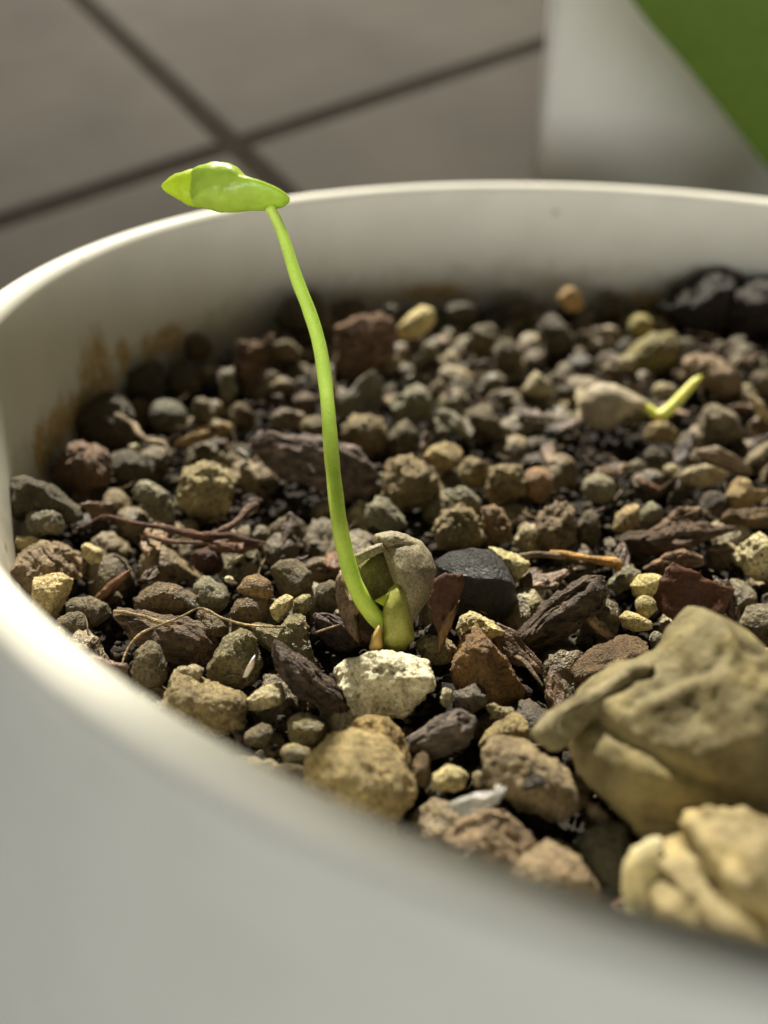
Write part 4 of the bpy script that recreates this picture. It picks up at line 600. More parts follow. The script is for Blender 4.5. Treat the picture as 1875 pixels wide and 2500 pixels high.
    ('pebble', 'pitted', (0.4, 0.31, 0.24), 3.54, 0.30, 0.00, 5, (20.53, 28.81, 54.95), [(-5.02, 1.91), (-3.62, 3.68), (-1.08, 3.18), (1.97, 2.16), (4.38, -0.13), (5.02, -2.92), (2.22, -3.68), (-1.08, -2.16), (-4.13, -0.13)], 'pinkish brown stone behind the tip of the second sprout', 'pebble'),
    ('pebble', 'pebble', (0.55, 0.49, 0.37), 1.17, 0.30, 0.00, 4, (12.72, 25.45, 54.12), [(1.83, -0.04), (1.49, -0.61), (0.94, -1.02), (0.22, -1.21), (-0.53, -1.22), (-1.26, -1.03), (-1.67, -0.56), (-1.83, -0.04), (-1.79, 0.52), (-1.32, 1.0), (-0.56, 1.22), (0.2, 1.06), (0.82, 0.83), (1.47, 0.52)], 'small pale pebble under the bend of the second sprout', 'pebble'),
    ('pebble', 'rock', (0.31, 0.27, 0.21), 2.56, 0.30, 0.00, 5, (17.21, 13.59, 54.42), [(-3.2, 0.43), (-1.94, 2.72), (-0.34, 3.45), (1.03, 2.26), (2.06, -0.02), (3.2, -2.54), (-0.34, -3.45), (-3.09, -2.08)], 'grey brown peaked stone right of the second sprout', 'pebble'),
    ('pebble', 'rock', (0.46, 0.37, 0.22), 1.42, 0.30, 0.00, 4, (7.46, 10.56, 54.33), [(-2.91, -0.69), (-1.01, 1.21), (1.45, 1.48), (2.91, 0.09), (2.46, -1.36), (-0.56, -1.48)], 'tan crumb below the bend of the second sprout', 'pebble'),
    ('pebble', 'pebble', (0.3, 0.25, 0.19), 1.35, 0.30, 0.00, 4, (28.84, 28.11, 54.53), [(1.69, 0.09), (1.48, -0.73), (1.1, -1.52), (0.43, -2.13), (-0.45, -2.1), (-1.13, -1.5), (-1.49, -0.72), (-1.69, 0.09), (-1.68, 1.0), (-1.19, 1.77), (-0.42, 2.13), (0.38, 2.05), (1.14, 1.75), (1.57, 0.96)], 'grey pebble at the right picture edge level with the sprout', 'pebble'),
    ('straw', 'flake', (0.55, 0.45, 0.27), 0.77, 0.30, 0.00, 4, (24.06, 16.12, 55.36), [(-2.49, 2.55), (-0.99, 1.62), (0.61, -0.46), (2.49, -2.32), (1.33, -2.55), (-1.22, -0.23)], 'pale straw sliver at the right picture edge', 'straw'),
    ('soil_clod', 'pitted', (0.05, 0.04, 0.03), 6.13, 0.30, 0.00, 5, (28.82, 58.91, 56.46), [(-9.57, -0.61), (-5.93, 3.65), (-1.37, 6.08), (3.19, 6.38), (7.14, 5.17), (9.57, 0.3), (6.23, -4.86), (0.15, -6.38), (-5.01, -3.95)], 'large dark clod heaped in the shade against the right back wall', 'clod'),
    ('soil_clod', 'pitted', (0.05, 0.04, 0.03), 4.92, 0.30, 0.00, 5, (38.27, 53.36, 57.74), [(-5.57, 4.54), (-1.17, 5.71), (4.69, 4.83), (6.15, -1.9), (1.76, -5.71), (-4.1, -4.83), (-6.15, 0.15)], 'second large dark clod cut by the right picture edge', 'clod'),
    ('pebble', 'rock', (0.5, 0.45, 0.36), 1.01, 0.30, 0.00, 4, (33.65, 62.86, 61.84), [(2.92, -0.0), (2.41, -0.39), (1.7, -0.73), (0.59, -0.98), (-0.83, -1.05), (-2.14, -0.84), (-2.92, -0.44), (-2.88, -0.0), (-2.52, 0.38), (-2.06, 0.8), (-0.83, 1.05), (0.61, 1.0), (1.78, 0.76), (2.61, 0.42)], 'pale scrap on top of the dark clods at the back', 'pebble'),
    ('pebble', 'rock', (0.34, 0.29, 0.22), 0.96, 0.30, 0.00, 4, (8.1, 48.12, 55.19), [(3.04, -0.06), (2.93, -0.56), (1.82, -0.89), (0.46, -0.96), (-0.8, -1.0), (-1.94, -0.81), (-2.89, -0.5), (-3.04, -0.06), (-2.81, 0.36), (-2.13, 0.76), (-0.89, 1.0), (0.47, 0.85), (1.41, 0.6), (2.37, 0.34)], 'thin grey tan stone lying flat in the back right', 'pebble'),
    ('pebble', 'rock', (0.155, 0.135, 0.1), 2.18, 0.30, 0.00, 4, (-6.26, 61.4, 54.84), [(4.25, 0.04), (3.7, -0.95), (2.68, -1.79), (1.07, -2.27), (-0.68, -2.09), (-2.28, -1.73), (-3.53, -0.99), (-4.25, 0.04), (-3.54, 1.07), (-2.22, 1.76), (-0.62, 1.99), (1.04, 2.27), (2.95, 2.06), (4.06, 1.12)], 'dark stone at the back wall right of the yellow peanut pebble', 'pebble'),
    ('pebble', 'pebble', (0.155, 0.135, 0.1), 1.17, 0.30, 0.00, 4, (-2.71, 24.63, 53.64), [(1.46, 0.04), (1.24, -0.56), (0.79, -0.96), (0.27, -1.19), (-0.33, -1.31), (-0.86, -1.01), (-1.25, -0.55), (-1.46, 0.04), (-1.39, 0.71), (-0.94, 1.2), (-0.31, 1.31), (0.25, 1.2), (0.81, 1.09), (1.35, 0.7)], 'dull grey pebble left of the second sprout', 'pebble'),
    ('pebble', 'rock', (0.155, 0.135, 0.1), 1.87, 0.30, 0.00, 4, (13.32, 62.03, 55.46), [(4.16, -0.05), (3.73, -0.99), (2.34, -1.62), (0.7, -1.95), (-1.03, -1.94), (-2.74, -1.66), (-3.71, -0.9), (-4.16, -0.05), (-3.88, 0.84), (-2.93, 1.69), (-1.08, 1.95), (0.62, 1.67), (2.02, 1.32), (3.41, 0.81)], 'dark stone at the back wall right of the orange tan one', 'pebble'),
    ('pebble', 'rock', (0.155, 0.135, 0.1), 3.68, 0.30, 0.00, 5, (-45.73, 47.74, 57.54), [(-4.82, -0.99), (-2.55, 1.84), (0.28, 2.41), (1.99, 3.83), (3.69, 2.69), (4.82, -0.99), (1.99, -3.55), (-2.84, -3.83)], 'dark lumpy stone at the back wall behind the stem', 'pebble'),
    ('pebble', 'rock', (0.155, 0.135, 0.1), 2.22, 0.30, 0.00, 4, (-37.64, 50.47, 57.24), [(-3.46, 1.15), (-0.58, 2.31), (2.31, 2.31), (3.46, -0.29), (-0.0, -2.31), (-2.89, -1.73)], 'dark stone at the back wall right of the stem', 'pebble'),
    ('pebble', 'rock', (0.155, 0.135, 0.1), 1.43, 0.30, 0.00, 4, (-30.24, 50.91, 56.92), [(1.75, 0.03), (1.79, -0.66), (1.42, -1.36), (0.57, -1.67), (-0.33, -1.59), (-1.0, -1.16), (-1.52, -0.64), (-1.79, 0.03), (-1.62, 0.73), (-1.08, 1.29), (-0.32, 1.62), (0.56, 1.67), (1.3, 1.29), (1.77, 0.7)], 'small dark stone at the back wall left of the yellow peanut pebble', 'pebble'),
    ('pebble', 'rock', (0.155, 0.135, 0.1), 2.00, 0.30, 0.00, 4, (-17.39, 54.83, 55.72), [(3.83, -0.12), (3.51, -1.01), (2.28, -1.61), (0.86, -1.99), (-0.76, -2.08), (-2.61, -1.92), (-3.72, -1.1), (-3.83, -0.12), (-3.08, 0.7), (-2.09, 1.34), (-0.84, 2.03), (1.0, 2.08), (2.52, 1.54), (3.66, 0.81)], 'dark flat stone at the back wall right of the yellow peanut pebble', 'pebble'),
    ('pebble', 'rock', (0.3, 0.25, 0.18), 1.77, 0.30, 0.00, 4, (-47.79, 35.95, 55.15), [(3.13, -0.07), (3.17, -0.97), (2.05, -1.61), (0.63, -1.84), (-0.74, -1.8), (-1.95, -1.45), (-3.0, -0.89), (-3.17, -0.07), (-3.04, 0.77), (-2.22, 1.51), (-0.81, 1.84), (0.67, 1.81), (1.71, 1.23), (2.39, 0.62)], 'dull stone with a pale lower edge left of the stem at the back', 'pebble'),
]
KINDG = {'pebble': 'pebbles covering the soil', 'bark_chip': 'bark chips among the pebbles', 'husk_flake': 'dry husk flakes', 'straw': 'straw bits on the pebbles', 'soil_clod': 'dark clods at the back'}
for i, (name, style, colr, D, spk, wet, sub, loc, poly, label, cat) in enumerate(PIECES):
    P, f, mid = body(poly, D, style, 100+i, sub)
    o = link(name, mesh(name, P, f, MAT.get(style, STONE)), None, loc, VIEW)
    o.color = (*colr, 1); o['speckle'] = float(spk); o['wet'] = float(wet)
    tag(o, label, cat, KINDG.get(name))

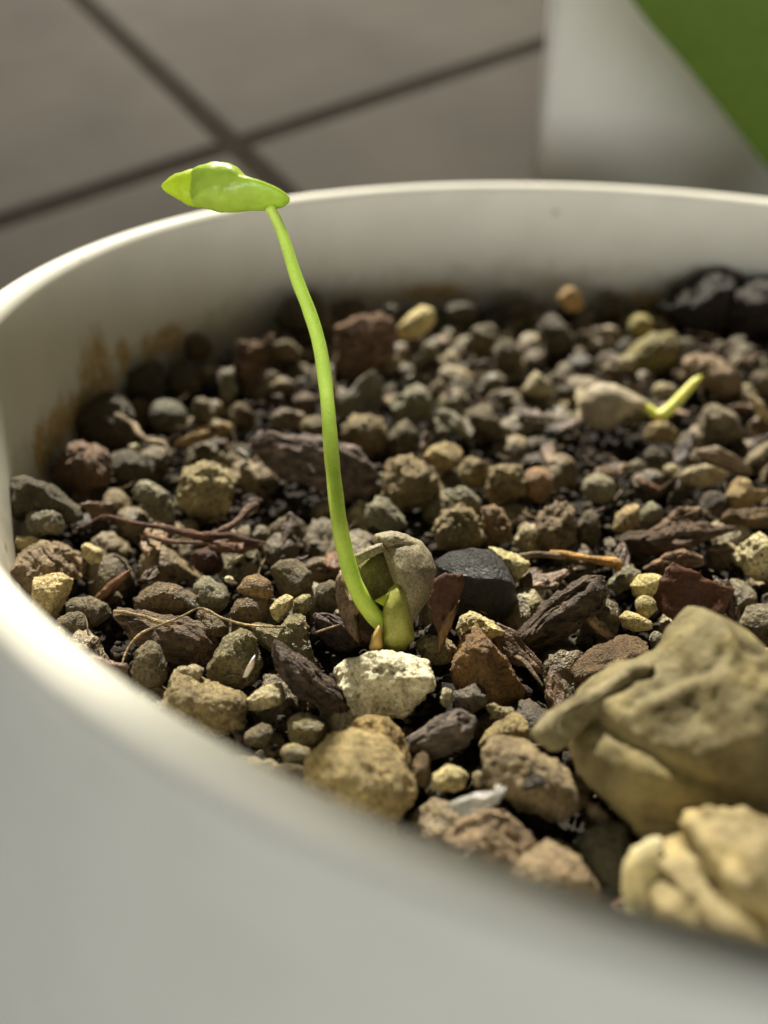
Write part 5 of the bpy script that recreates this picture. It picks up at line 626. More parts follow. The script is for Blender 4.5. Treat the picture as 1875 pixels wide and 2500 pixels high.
# loose grains filling in between: 12 shapes, shared
rng = np.random.RandomState(11)
GRAIN = []
for k in range(14):
    t = np.arange(12)*2*np.pi/12
    rr = 1 + .1*np.sin(2*t+k) + .08*np.sin(3*t+2*k)
    P, f, _ = body(np.stack([rr*np.cos(t), rr*np.sin(t)], 1), .85, ('pebble', 'rock', 'pitted', 'pebble')[k % 4], 900+k, 4)
    GRAIN.append(mesh('soil_grain', P, f, STONE))
GRAINS = [(-17.1, -61.2, 51.1, 3.42, 1, 10, 'in front of the blurred light pinkish stone'), (-26.9, -61.9, 50.8, 3.27, 2, 6, 'in front of the blurred pinkish stone'), (-5.4, -62.0, 51.4, 2.92, 3, 9, 'just right of the blurred light pinkish stone'), (-23.0, -58.7, 51.8, 2.98, 0, 0, 'in front of the blurred pinkish stone'), (-10.6, -62.1, 52.1, 2.75, 1, 2, 'just right of the blurred light pinkish stone'), (-32.7, -59.0, 51.3, 2.88, 2, 10, 'in front of the large blurred yellowish lump'), (-11.7, -57.5, 51.5, 2.82, 3, 3, 'in front of the blurred dark grey stone'), (-25.8, -51.4, 51.0, 3.07, 1, 6, 'just left of the blurred pinkish stone'), (-34.5, -54.1, 51.4, 2.75, 4, 2, 'in front of the large blurred yellowish lump'), (-50.8, -40.6, 51.1, 3.25, 2, 5, 'just left of the long pale tan stone'), (-26.8, -55.5, 51.6, 2.55, 1, 10, 'just left of the blurred pinkish stone'), (-17.3, -41.0, 51.0, 3.08, 7, 6, 'just right of the tan stone ridge'), (-38.2, -55.7, 52.2, 2.46, 4, 5, 'in front of the large blurred yellowish lump'), (-30.7, -54.5, 52.1, 2.50, 6, 10, 'in front of the small yellowish pebble'), (-49.4, -47.9, 51.6, 2.69, 1, 6, 'in front of the long pale tan stone'), (-38.4, -51.4, 51.6, 2.57, 2, 13, 'in front of the grey tan stone'), (-52.7, -44.6, 52.1, 2.78, 5, 5, 'just left of the long pale tan stone'), (-43.9, -49.7, 51.7, 2.58, 1, 3, 'in front of the tan stone'), (-13.1, -34.7, 51.5, 3.08, 2, 5, 'just left of the brown stone'), (-58.4, -34.2, 51.2, 3.10, 1, 2, 'in front of the second pale fragment'), (-53.6, -19.7, 50.6, 3.58, 4, 9, 'behind the brown oval stone'), (-39.2, -38.4, 50.9, 2.90, 2, 2, 'just right of the pale stone'), (-45.7, -46.2, 51.6, 2.61, 2, 0, 'in front of the long pale tan stone'), (-14.0, -20.7, 49.9, 3.47, 0, 5, 'behind the small tan crumb'), (-37.6, -25.3, 50.7, 3.28, 5, 11, 'just right of the dull cream pebble'), (-16.1, -25.8, 51.3, 3.24, 5, 12, 'just left of the small tan crumb'), (12.7, -20.0, 49.9, 3.41, 3, 1, 'in front of the white round speckled stone'), (16.1, -15.3, 51.0, 3.52, 0, 7, 'just right of the white round speckled stone'), (-23.1, -62.5, 52.1, 1.93, 5, 12, 'in front of the blurred light pinkish stone'), (-34.0, -16.9, 51.2, 3.40, 5, 8, 'behind the grey brown pebble'), (-33.2, -28.3, 50.9, 3.02, 2, 10, 'just right of the purplish bark scrap'), (-33.7, -40.5, 51.6, 2.58, 5, 12, 'just left of the large white stone'), (-59.7, -21.3, 51.0, 3.14, 2, 4, 'in front of the small cream yellow pebble'), (-8.5, -15.9, 50.3, 3.29, 2, 11, 'behind the dark ridged bark piece'), (-56.3, -39.7, 52.1, 2.51, 2, 11, 'just left of the upright grey brown stone'), (-41.7, -54.8, 52.3, 2.03, 3, 10, 'in front of the grey tan stone'), (-40.7, -28.5, 52.0, 2.83, 2, 1, 'behind the wet glittering tan stone'), (8.1, -27.3, 51.4, 2.85, 5, 3, 'behind the tan pebble'), (-37.1, -12.7, 50.1, 3.31, 2, 6, 'behind the blocky grey brown stone'), (-9.3, -27.9, 52.3, 2.74, 2, 7, 'just right of the dark ridged bark piece'), (-41.8, -16.6, 50.8, 3.05, 2, 9, 'behind the blocky grey brown stone'), (-46.4, -17.5, 50.7, 2.99, 5, 11, 'in front of the small curved pale fragment'), (-40.1, -47.7, 51.5, 2.11, 3, 5, 'in front of the tan stone'), (9.2, -31.7, 51.4, 2.56, 0, 11, 'just right of the tan pebble'), (21.1, -1.4, 50.2, 3.42, 3, 9, 'just right of the brown stone'), (-7.6, 2.4, 50.5, 3.49, 1, 8, 'just right of the round pinkish stone'), (-54.7, 7.0, 50.5, 3.59, 2, 6, 'in front of the flat dry straw piece'), (-36.5, -58.6, 51.6, 1.74, 0, 6, 'in front of the large blurred yellowish lump'), (-47.7, -0.3, 51.0, 3.29, 4, 6, 'just left of the purplish grey bark slab'), (-13.4, 10.2, 49.9, 3.59, 1, 0, 'behind the lumpy tan stone'), (-63.2, 9.2, 49.9, 3.57, 7, 4, 'just right of the tiny white grain'), (7.6, -35.1, 52.0, 2.32, 1, 13, 'just right of the tan pebble'), (-18.6, -9.3, 51.2, 3.03, 1, 4, 'just left of the pinkish orange stone'), (-61.4, -16.0, 51.0, 2.82, 1, 10, 'just right of the small cream yellow pebble'), (-53.4, -13.5, 50.7, 2.87, 1, 9, 'just left of the dark red stone'), (-1.4, -14.0, 50.3, 2.84, 5, 5, 'behind the grey three sided stone'), (-60.1, -10.2, 50.4, 2.93, 0, 8, 'in front of the grey upright stone'), (10.8, -24.1, 52.3, 2.51, 7, 13, 'in front of the white round speckled stone'), (10.2, -10.5, 50.9, 2.86, 6, 0, 'in front of the brown stone'), (-51.5, 2.6, 50.7, 3.19, 1, 6, 'just right of the yellowish tan pitted stone'), (7.5, 3.3, 50.3, 3.15, 2, 3, 'in front of the small pale pebble'), (23.3, 3.8, 50.4, 3.15, 1, 3, 'just right of the forked tan stone'), (-4.2, 20.4, 49.9, 3.57, 2, 6, 'in front of the dull grey pebble'), (-23.6, -6.8, 51.2, 2.87, 5, 0, 'just left of the rough tan pitted stone'), (15.2, 14.3, 50.2, 3.39, 4, 5, 'behind the pale flat stone'), (-11.4, 14.8, 51.0, 3.39, 5, 5, 'just right of the grey brown sloping stone'), (-61.6, 3.6, 51.2, 3.10, 2, 13, 'just right of the dark rounded stone'), (-37.2, -7.7, 50.4, 2.84, 1, 1, 'in front of the purplish grey bark slab'), (-31.9, -1.2, 50.4, 2.99, 2, 7, 'behind the speckled grey stone'), (-13.5, -30.5, 51.0, 2.24, 0, 3, 'in front of the dark ridged bark piece'), (-41.6, -11.9, 50.8, 2.69, 0, 0, 'behind the blocky grey brown stone'), (26.0, 9.0, 50.8, 3.12, 4, 2, 'just right of the grey tan oval pebble'), (-13.5, -40.7, 52.0, 1.92, 3, 3, 'behind the big pinkish tan pebble'), (-45.9, -12.5, 50.6, 2.59, 0, 11, 'behind the small curved pale fragment'), (-33.1, -8.0, 50.9, 2.67, 6, 10, 'just left of the speckled grey stone'), (36.2, 34.9, 52.5, 3.60, 1, 1, 'just right of the grey pebble'), (-15.2, -56.9, 51.6, 1.49, 7, 6, 'just right of the blurred light pinkish stone'), (-64.7, -11.5, 51.1, 2.53, 7, 12, 'behind the small cream yellow pebble'), (28.4, 19.9, 50.7, 3.21, 4, 12, 'in front of the pale straw sliver'), (-13.4, -12.7, 51.3, 2.46, 6, 10, 'in front of the small pale pebble'), (1.5, 31.0, 51.0, 3.42, 4, 8, 'just right of the dull grey pebble'), (-19.6, 34.0, 51.1, 3.48, 3, 0, 'behind the light grey flattened stone'), (-9.3, 7.0, 50.2, 2.88, 7, 5, 'behind the round pinkish stone'), (-17.2, 15.7, 50.9, 3.04, 0, 8, 'in front of the grey brown sloping stone'), (-13.5, -2.5, 51.0, 2.63, 2, 6, 'in front of the lumpy tan stone'), (-50.3, 39.1, 51.3, 3.51, 0, 10, 'just right of the brown dry husk piece'), (-20.2, -63.0, 52.4, 1.26, 4, 0, 'in front of the blurred light pinkish stone'), (-67.5, -4.1, 50.9, 2.55, 2, 6, 'in front of the reddish stone'), (28.8, 13.6, 51.3, 2.93, 3, 4, 'just right of the grey tan oval pebble'), (-0.4, 26.3, 50.7, 3.21, 6, 3, 'in front of the dull grey pebble'), (-44.5, -28.9, 51.3, 2.00, 4, 13, 'in front of the tan stone'), (10.1, -5.9, 51.7, 2.49, 7, 8, 'just right of the long dark bark strip'), (-53.9, 11.9, 51.6, 2.87, 5, 10, 'just right of the flat dry straw piece'), (-20.0, 23.9, 51.0, 3.10, 5, 12, 'behind the light grey flattened stone'), (11.3, 8.1, 50.9, 2.75, 1, 3, 'just left of the pale flat stone'), (8.6, 37.4, 51.3, 3.36, 4, 6, 'in front of the pale chip'), (-63.4, -6.8, 51.5, 2.42, 3, 12, 'just left of the grey upright stone'), (-47.2, -51.0, 51.2, 1.49, 0, 6, 'in front of the long pale tan stone'), (-0.3, 48.1, 50.5, 3.56, 0, 11, 'in front of the dark pointed stone'), (21.4, 11.3, 50.5, 2.78, 4, 3, 'just left of the grey tan oval pebble'), (5.3, 50.0, 51.5, 3.56, 2, 4, 'just left of the thin grey tan stone'), (-22.4, 0.8, 50.6, 2.54, 2, 5, 'just left of the grey ridged stone'), (7.5, -1.5, 51.2, 2.46, 2, 12, 'behind the dull brown bark sliver'), (10.0, 52.5, 51.1, 3.56, 1, 3, 'in front of the thin grey tan stone'), (-1.3, -27.6, 51.2, 1.91, 6, 10, 'just right of the tiny grey pebble'), (-13.6, 31.5, 50.6, 3.10, 0, 12, 'behind the grey brown sloping stone'), (12.2, 22.0, 50.9, 2.90, 7, 8, 'behind the tan crumb'), (31.0, 42.4, 52.5, 3.29, 2, 10, 'just right of the pinkish brown stone'), (3.3, -0.5, 51.8, 2.42, 2, 6, 'in front of the dark olive pebble'), (-55.8, 18.6, 51.5, 2.79, 1, 1, 'just right of the small stone'), (-37.1, -19.5, 51.5, 2.01, 4, 9, 'behind the grey brown pebble'), (-30.7, -13.3, 50.5, 2.14, 0, 8, 'in front of the speckled grey stone'), (-5.4, 28.3, 50.3, 2.94, 5, 8, 'in front of the small pale three sided stone'), (-46.6, 49.7, 52.3, 3.33, 3, 13, 'just right of the dull stone'), (-24.0, 51.4, 51.5, 3.36, 0, 13, 'in front of the bright cream yellow peanut'), (33.6, 28.0, 52.3, 2.89, 4, 7, 'just right of the pale straw sliver'), (11.0, 30.7, 51.6, 2.95, 2, 13, 'just left of the small pale pebble'), (-20.0, 40.8, 50.4, 3.15, 3, 0, 'just left of the dark stone'), (7.2, -22.8, 52.1, 1.90, 5, 9, 'just right of the red brown torn leaf flake'), (-29.0, -57.8, 51.5, 1.23, 5, 0, 'just left of the blurred pinkish stone'), (-8.0, 11.6, 50.9, 2.55, 2, 2, 'behind the round pinkish stone'), (-30.3, -62.4, 52.1, 1.13, 4, 9, 'in front of the blurred pinkish stone'), (-13.6, 41.6, 50.6, 3.11, 2, 4, 'in front of the dark stone'), (23.0, 63.1, 51.5, 3.50, 6, 12, 'just right of the blurred yellow round pebble'), (26.4, 28.0, 51.3, 2.81, 3, 4, 'just left of the pale straw sliver'), (-8.5, 23.5, 51.4, 2.72, 2, 2, 'in front of the small pale three sided stone'), (-4.4, -15.4, 51.8, 1.98, 2, 6, 'behind the grey three sided stone'), (-49.2, -44.1, 51.0, 1.45, 0, 7, 'in front of the long pale tan stone'), (-34.9, 36.0, 51.1, 2.92, 0, 1, 'behind the dull grey flat flake'), (-40.7, 31.7, 51.9, 2.83, 0, 9, 'behind the brownish pebble'), (20.2, -6.2, 51.6, 2.13, 2, 4, 'just right of the brown stone'), (-39.3, -58.5, 52.5, 1.15, 0, 2, 'in front of the large blurred yellowish lump'), (-22.8, 14.8, 51.0, 2.51, 5, 11, 'just left of the light grey flattened stone'), (-6.0, 61.5, 50.2, 3.37, 0, 0, 'in front of the dark stone'), (-18.4, 28.5, 51.6, 2.75, 2, 13, 'behind the light grey flattened stone'), (-5.6, 14.5, 51.3, 2.47, 7, 8, 'in front of the dull grey pebble'), (-21.0, -41.0, 51.5, 1.46, 2, 12, 'just left of the tan stone ridge'), (-59.0, 15.6, 50.6, 2.49, 1, 4, 'just left of the flat dry straw piece'), (13.4, 56.8, 50.7, 3.23, 0, 2, 'just right of the thin grey tan stone'), (-11.7, 26.2, 51.2, 2.66, 0, 2, 'behind the grey brown sloping stone'), (-14.6, -38.0, 52.3, 1.49, 0, 7, 'just left of the brown stone'), (7.9, -15.6, 52.0, 1.89, 6, 0, 'just right of the long dark bark strip'), (7.7, 22.7, 51.0, 2.58, 3, 7, 'just left of the tan crumb'), (24.8, 15.8, 52.0, 2.44, 4, 1, 'in front of the pale straw sliver'), (-23.7, -54.5, 51.1, 1.19, 5, 9, 'in front of the blurred pinkish stone'), (-35.4, -61.2, 51.7, 1.06, 7, 9, 'in front of the large blurred yellowish lump'), (17.6, -11.3, 51.1, 1.94, 4, 5, 'just right of the white round speckled stone'), (-30.2, 36.9, 52.0, 2.73, 3, 13, 'in front of the reddish brown fibrous bark chunk'), (-60.2, 33.6, 50.8, 2.67, 6, 0, 'just left of the tall pale sliver of stone'), (-26.2, 37.8, 51.5, 2.73, 3, 3, 'behind the grey stone'), (-48.2, -14.5, 51.7, 1.81, 6, 8, 'behind the small curved pale fragment'), (-29.3, 42.9, 51.8, 2.78, 1, 12, 'just right of the reddish brown fibrous bark chunk'), (-45.2, 35.1, 51.2, 2.64, 0, 11, 'in front of the dull stone'), (-1.5, 56.4, 50.7, 3.00, 5, 13, 'just left of the dark pointed stone'), (-14.8, -7.5, 51.6, 1.91, 5, 12, 'just right of the pinkish orange stone'), (-15.8, 48.1, 51.4, 2.83, 5, 5, 'just left of the dark stone'), (31.3, 24.3, 52.6, 2.41, 2, 11, 'just right of the pale straw sliver'), (2.7, 39.3, 51.9, 2.67, 7, 4, 'behind the dull grey pebble'), (41.4, 45.6, 54.9, 2.74, 2, 12, 'in front of the second large dark clod'), (-28.7, 61.9, 51.7, 3.04, 2, 5, 'in front of the small dark stone'), (-8.2, 55.6, 50.8, 2.94, 1, 9, 'behind the pitted tan grey stone'), (37.8, 40.2, 53.7, 2.65, 4, 13, 'behind the grey pebble'), (-0.2, 36.5, 50.9, 2.61, 5, 13, 'behind the dull grey pebble'), (-44.7, -54.6, 51.8, 1.10, 0, 5, 'in front of the long pale tan stone'), (-50.0, 33.3, 51.2, 2.54, 0, 9, 'in front of the brown dry husk piece'), (-34.3, -62.1, 50.8, 0.98, 2, 10, 'in front of the large blurred yellowish lump'), (-63.8, -28.9, 50.8, 1.52, 1, 11, 'just left of the pale fragment'), (-3.5, 31.6, 51.7, 2.49, 2, 13, 'just left of the dull grey pebble'), (-46.7, 27.5, 52.0, 2.41, 3, 9, 'just left of the brownish pebble'), (12.5, 11.4, 51.9, 2.15, 1, 10, 'behind the pale flat stone'), (21.9, 58.0, 52.1, 2.88, 3, 3, 'behind the big yellowish grey stone'), (-40.9, 41.9, 52.2, 2.61, 0, 8, 'just left of the reddish brown fibrous bark chunk'), (-4.0, 51.4, 51.2, 2.76, 6, 7, 'just left of the dark pointed stone'), (-2.2, 66.9, 50.9, 3.00, 2, 4, 'just right of the dark stone'), (-26.9, 33.9, 51.6, 2.47, 5, 6, 'behind the grey stone'), (3.9, 4.6, 50.8, 2.00, 5, 13, 'just left of the dark olive pebble'), (8.1, 62.3, 51.3, 2.90, 5, 10, 'just left of the thin grey tan stone'), (8.1, 42.6, 51.2, 2.58, 2, 0, 'just left of the pale chip'), (-23.1, 43.0, 52.3, 2.56, 5, 7, 'in front of the bright cream yellow peanut'), (-13.3, 36.4, 51.7, 2.46, 1, 7, 'in front of the pitted tan grey stone'), (18.9, 39.2, 51.8, 2.50, 4, 11, 'just right of the big yellowish grey stone'), (-30.3, 8.9, 51.0, 2.03, 2, 10, 'in front of the grey egg'), (-20.4, 47.2, 51.8, 2.59, 2, 8, 'in front of the dark flat stone'), (-33.3, -62.3, 52.4, 0.90, 7, 5, 'in front of the large blurred yellowish lump'), (-13.5, -46.5, 52.4, 1.13, 1, 9, 'just right of the big pinkish tan pebble'), (-25.6, 46.0, 52.0, 2.53, 7, 13, 'in front of the bright cream yellow peanut'), (2.8, 43.6, 51.3, 2.47, 4, 0, 'in front of the dark pointed stone'), (-4.2, 43.0, 51.4, 2.45, 0, 5, 'behind the small pale three sided stone'), (21.4, 7.6, 51.2, 1.91, 4, 11, 'in front of the grey tan oval pebble'), (17.0, 65.6, 51.9, 2.76, 0, 0, 'in front of the dark stone'), (-0.4, 22.1, 51.3, 2.12, 6, 9, 'in front of the dull grey pebble'), (-17.9, 55.1, 51.7, 2.61, 1, 6, 'in front of the dark flat stone'), (-39.4, -43.7, 51.7, 1.14, 1, 9, 'just right of the dark rounded pebble'), (-40.9, 54.5, 53.6, 2.55, 6, 3, 'just left of the dark stone'), (-37.0, 55.6, 53.3, 2.56, 5, 11, 'in front of the dark stone'), (6.6, 57.2, 51.9, 2.59, 2, 13, 'just left of the thin grey tan stone'), (-14.2, -50.4, 52.3, 1.03, 1, 5, 'in front of the small pinkish grey stone'), (43.7, 52.4, 55.2, 2.47, 4, 12, 'just right of the second large dark clod'), (12.2, 67.8, 51.9, 2.69, 5, 5, 'just left of the dark stone'), (-50.4, 26.9, 52.0, 2.10, 1, 4, 'in front of the brown dry husk piece'), (-50.2, 6.7, 51.2, 1.82, 7, 6, 'in front of the tiny bluish white grain'), (-8.4, 37.4, 51.4, 2.21, 3, 2, 'in front of the pitted tan grey stone'), (-38.2, 24.4, 51.8, 2.01, 3, 5, 'just left of the dull grey flat flake'), (-21.7, 56.0, 52.1, 2.45, 2, 4, 'just right of the bright cream yellow peanut'), (-9.0, 19.4, 51.1, 1.93, 0, 7, 'in front of the small pale three sided stone'), (13.0, 64.0, 51.2, 2.53, 7, 3, 'behind the thin grey tan stone'), (12.0, 25.7, 50.8, 2.01, 0, 11, 'behind the tan crumb'), (-55.8, -42.7, 51.4, 1.07, 1, 0, 'in front of the upright grey brown stone'), (-44.2, 30.6, 50.8, 2.04, 7, 3, 'behind the brownish pebble'), (16.1, 60.9, 52.5, 2.40, 5, 12, 'just left of the blurred yellow round pebble'), (-31.5, -52.0, 51.1, 0.92, 0, 9, 'just left of the small yellowish pebble'), (-6.9, 17.4, 51.4, 1.83, 0, 4, 'in front of the small pale three sided stone'), (-26.1, -48.2, 52.3, 0.96, 2, 13, 'just left of the cream block pebble'), (-30.3, 27.6, 51.8, 1.96, 2, 0, 'just right of the dull grey flat flake'), (-17.6, -56.9, 50.7, 0.86, 0, 0, 'in front of the blurred light pinkish stone'), (-22.0, 29.6, 51.3, 1.93, 1, 9, 'just right of the grey stone'), (32.4, 37.5, 53.1, 2.01, 5, 4, 'behind the grey pebble'), (-35.4, -51.2, 52.5, 0.88, 7, 6, 'in front of the large blurred yellowish lump'), (-62.0, -33.5, 51.7, 1.11, 4, 8, 'in front of the pale fragment'), (-17.6, 37.9, 51.1, 2.02, 2, 2, 'in front of the dark stone'), (17.1, 53.0, 52.5, 2.17, 2, 10, 'in front of the blurred yellow round pebble'), (-22.4, 37.1, 51.9, 1.97, 2, 6, 'behind the grey stone'), (-21.2, -62.0, 50.9, 0.75, 3, 9, 'in front of the blurred light pinkish stone'), (7.9, 68.1, 50.9, 2.37, 2, 7, 'in front of the orange tan stone'), (-47.3, -52.9, 51.8, 0.84, 2, 10, 'in front of the long pale tan stone'), (-48.8, 30.2, 52.2, 1.86, 2, 12, 'in front of the brown dry husk piece'), (-15.7, 58.2, 52.3, 2.18, 7, 6, 'in front of the dark flat stone'), (-41.2, 47.3, 53.1, 2.04, 2, 2, 'just left of the reddish brown fibrous bark chunk'), (-58.3, -25.1, 52.0, 1.16, 1, 3, 'just right of the grey brown rounded stone'), (-42.8, 50.5, 53.0, 2.06, 3, 5, 'in front of the dark lumpy stone'), (28.6, 46.3, 52.8, 2.00, 2, 5, 'behind the pinkish brown stone'), (-58.5, -37.6, 52.1, 1.00, 3, 9, 'in front of the second pale fragment'), (-25.4, -29.2, 51.6, 1.10, 7, 8, 'behind the cream brown stone'), (-44.8, 40.1, 52.6, 1.91, 5, 12, 'just right of the dull stone'), (-23.5, 33.9, 51.7, 1.82, 3, 6, 'behind the grey stone'), (-19.2, 50.9, 52.1, 2.02, 5, 7, 'in front of the dark flat stone'), (32.0, 47.0, 53.6, 1.96, 2, 7, 'in front of the large dark clod'), (12.7, 48.9, 51.7, 1.98, 7, 11, 'behind the pale chip'), (-13.1, -60.4, 51.7, 0.70, 2, 2, 'in front of the blurred light pinkish stone'), (23.7, 48.8, 52.5, 1.93, 0, 3, 'in front of the large dark clod'), (38.3, 44.9, 53.7, 1.87, 5, 4, 'in front of the second large dark clod'), (-2.2, 62.3, 51.9, 2.07, 1, 11, 'just right of the dark stone'), (-9.7, 63.4, 51.1, 2.07, 2, 12, 'behind the dark stone'), (28.7, 38.5, 53.1, 1.77, 3, 8, 'just right of the pinkish brown stone'), (-28.2, -42.3, 51.6, 0.87, 4, 10, 'just right of the tan stone'), (-39.7, 44.9, 51.7, 1.81, 3, 2, 'just left of the reddish brown fibrous bark chunk'), (-18.1, 44.5, 51.6, 1.79, 2, 0, 'just left of the dark stone'), (-12.0, -22.2, 52.5, 1.02, 4, 5, 'behind the dark ridged bark piece'), (-43.1, -43.5, 51.7, 0.77, 0, 10, 'behind the tan stone'), (-12.6, -47.9, 51.1, 0.72, 1, 9, 'behind the small pinkish grey stone'), (-10.9, -30.9, 52.4, 0.83, 3, 7, 'just left of the brown stone'), (-42.2, -37.5, 51.5, 0.73, 2, 5, 'just left of the pale stone'), (-61.3, -35.3, 52.7, 0.71, 4, 8, 'in front of the pale fragment'), (-40.7, -33.4, 51.3, 0.73, 7, 9, 'in front of the wet glittering tan stone'), (5.3, -24.3, 52.4, 0.77, 2, 11, 'just right of the red brown torn leaf flake'), (-34.5, -25.1, 52.6, 0.73, 4, 6, 'just right of the grey brown pebble'), (-7.1, -25.8, 50.8, 0.72, 4, 4, 'just left of the small cream pebble'), (-63.6, -22.4, 50.9, 0.74, 0, 7, 'just right of the cream pebble')]
GCOL = [(.19, .16, .115), (.24, .20, .145), (.15, .125, .09), (.31, .26, .18), (.23, .185, .13), (.25, .225, .17), (.40, .35, .26), (.085, .07, .055)]
GNAME = ['dull olive brown', 'light brown', 'dark brown', 'tan', 'reddish brown', 'grey', 'pale', 'blackish']
for gx, gy, gz, gr, gc, gm_, where in GRAINS:
    o = link('soil_grain', GRAIN[gm_], None, (gx, gy, gz))
    e = rng.rand(3)*6.28; o.rotation_euler = e
    s = gr*np.array([1, rng.uniform(.8, 1), rng.uniform(.7, .95)]); o.scale = s
    o.color = (*GCOL[gc], 1); o['speckle'] = float(rng.uniform(.1, .6)); o['wet'] = float(max(0, rng.uniform(-.4, .7)))
    tag(o, '%s %s soil grain %s' % ('larger' if gr > 1.9 else 'small' if gr > 1.2 else 'tiny', GNAME[gc], where), 'soil grain', 'loose soil grains between the stones')
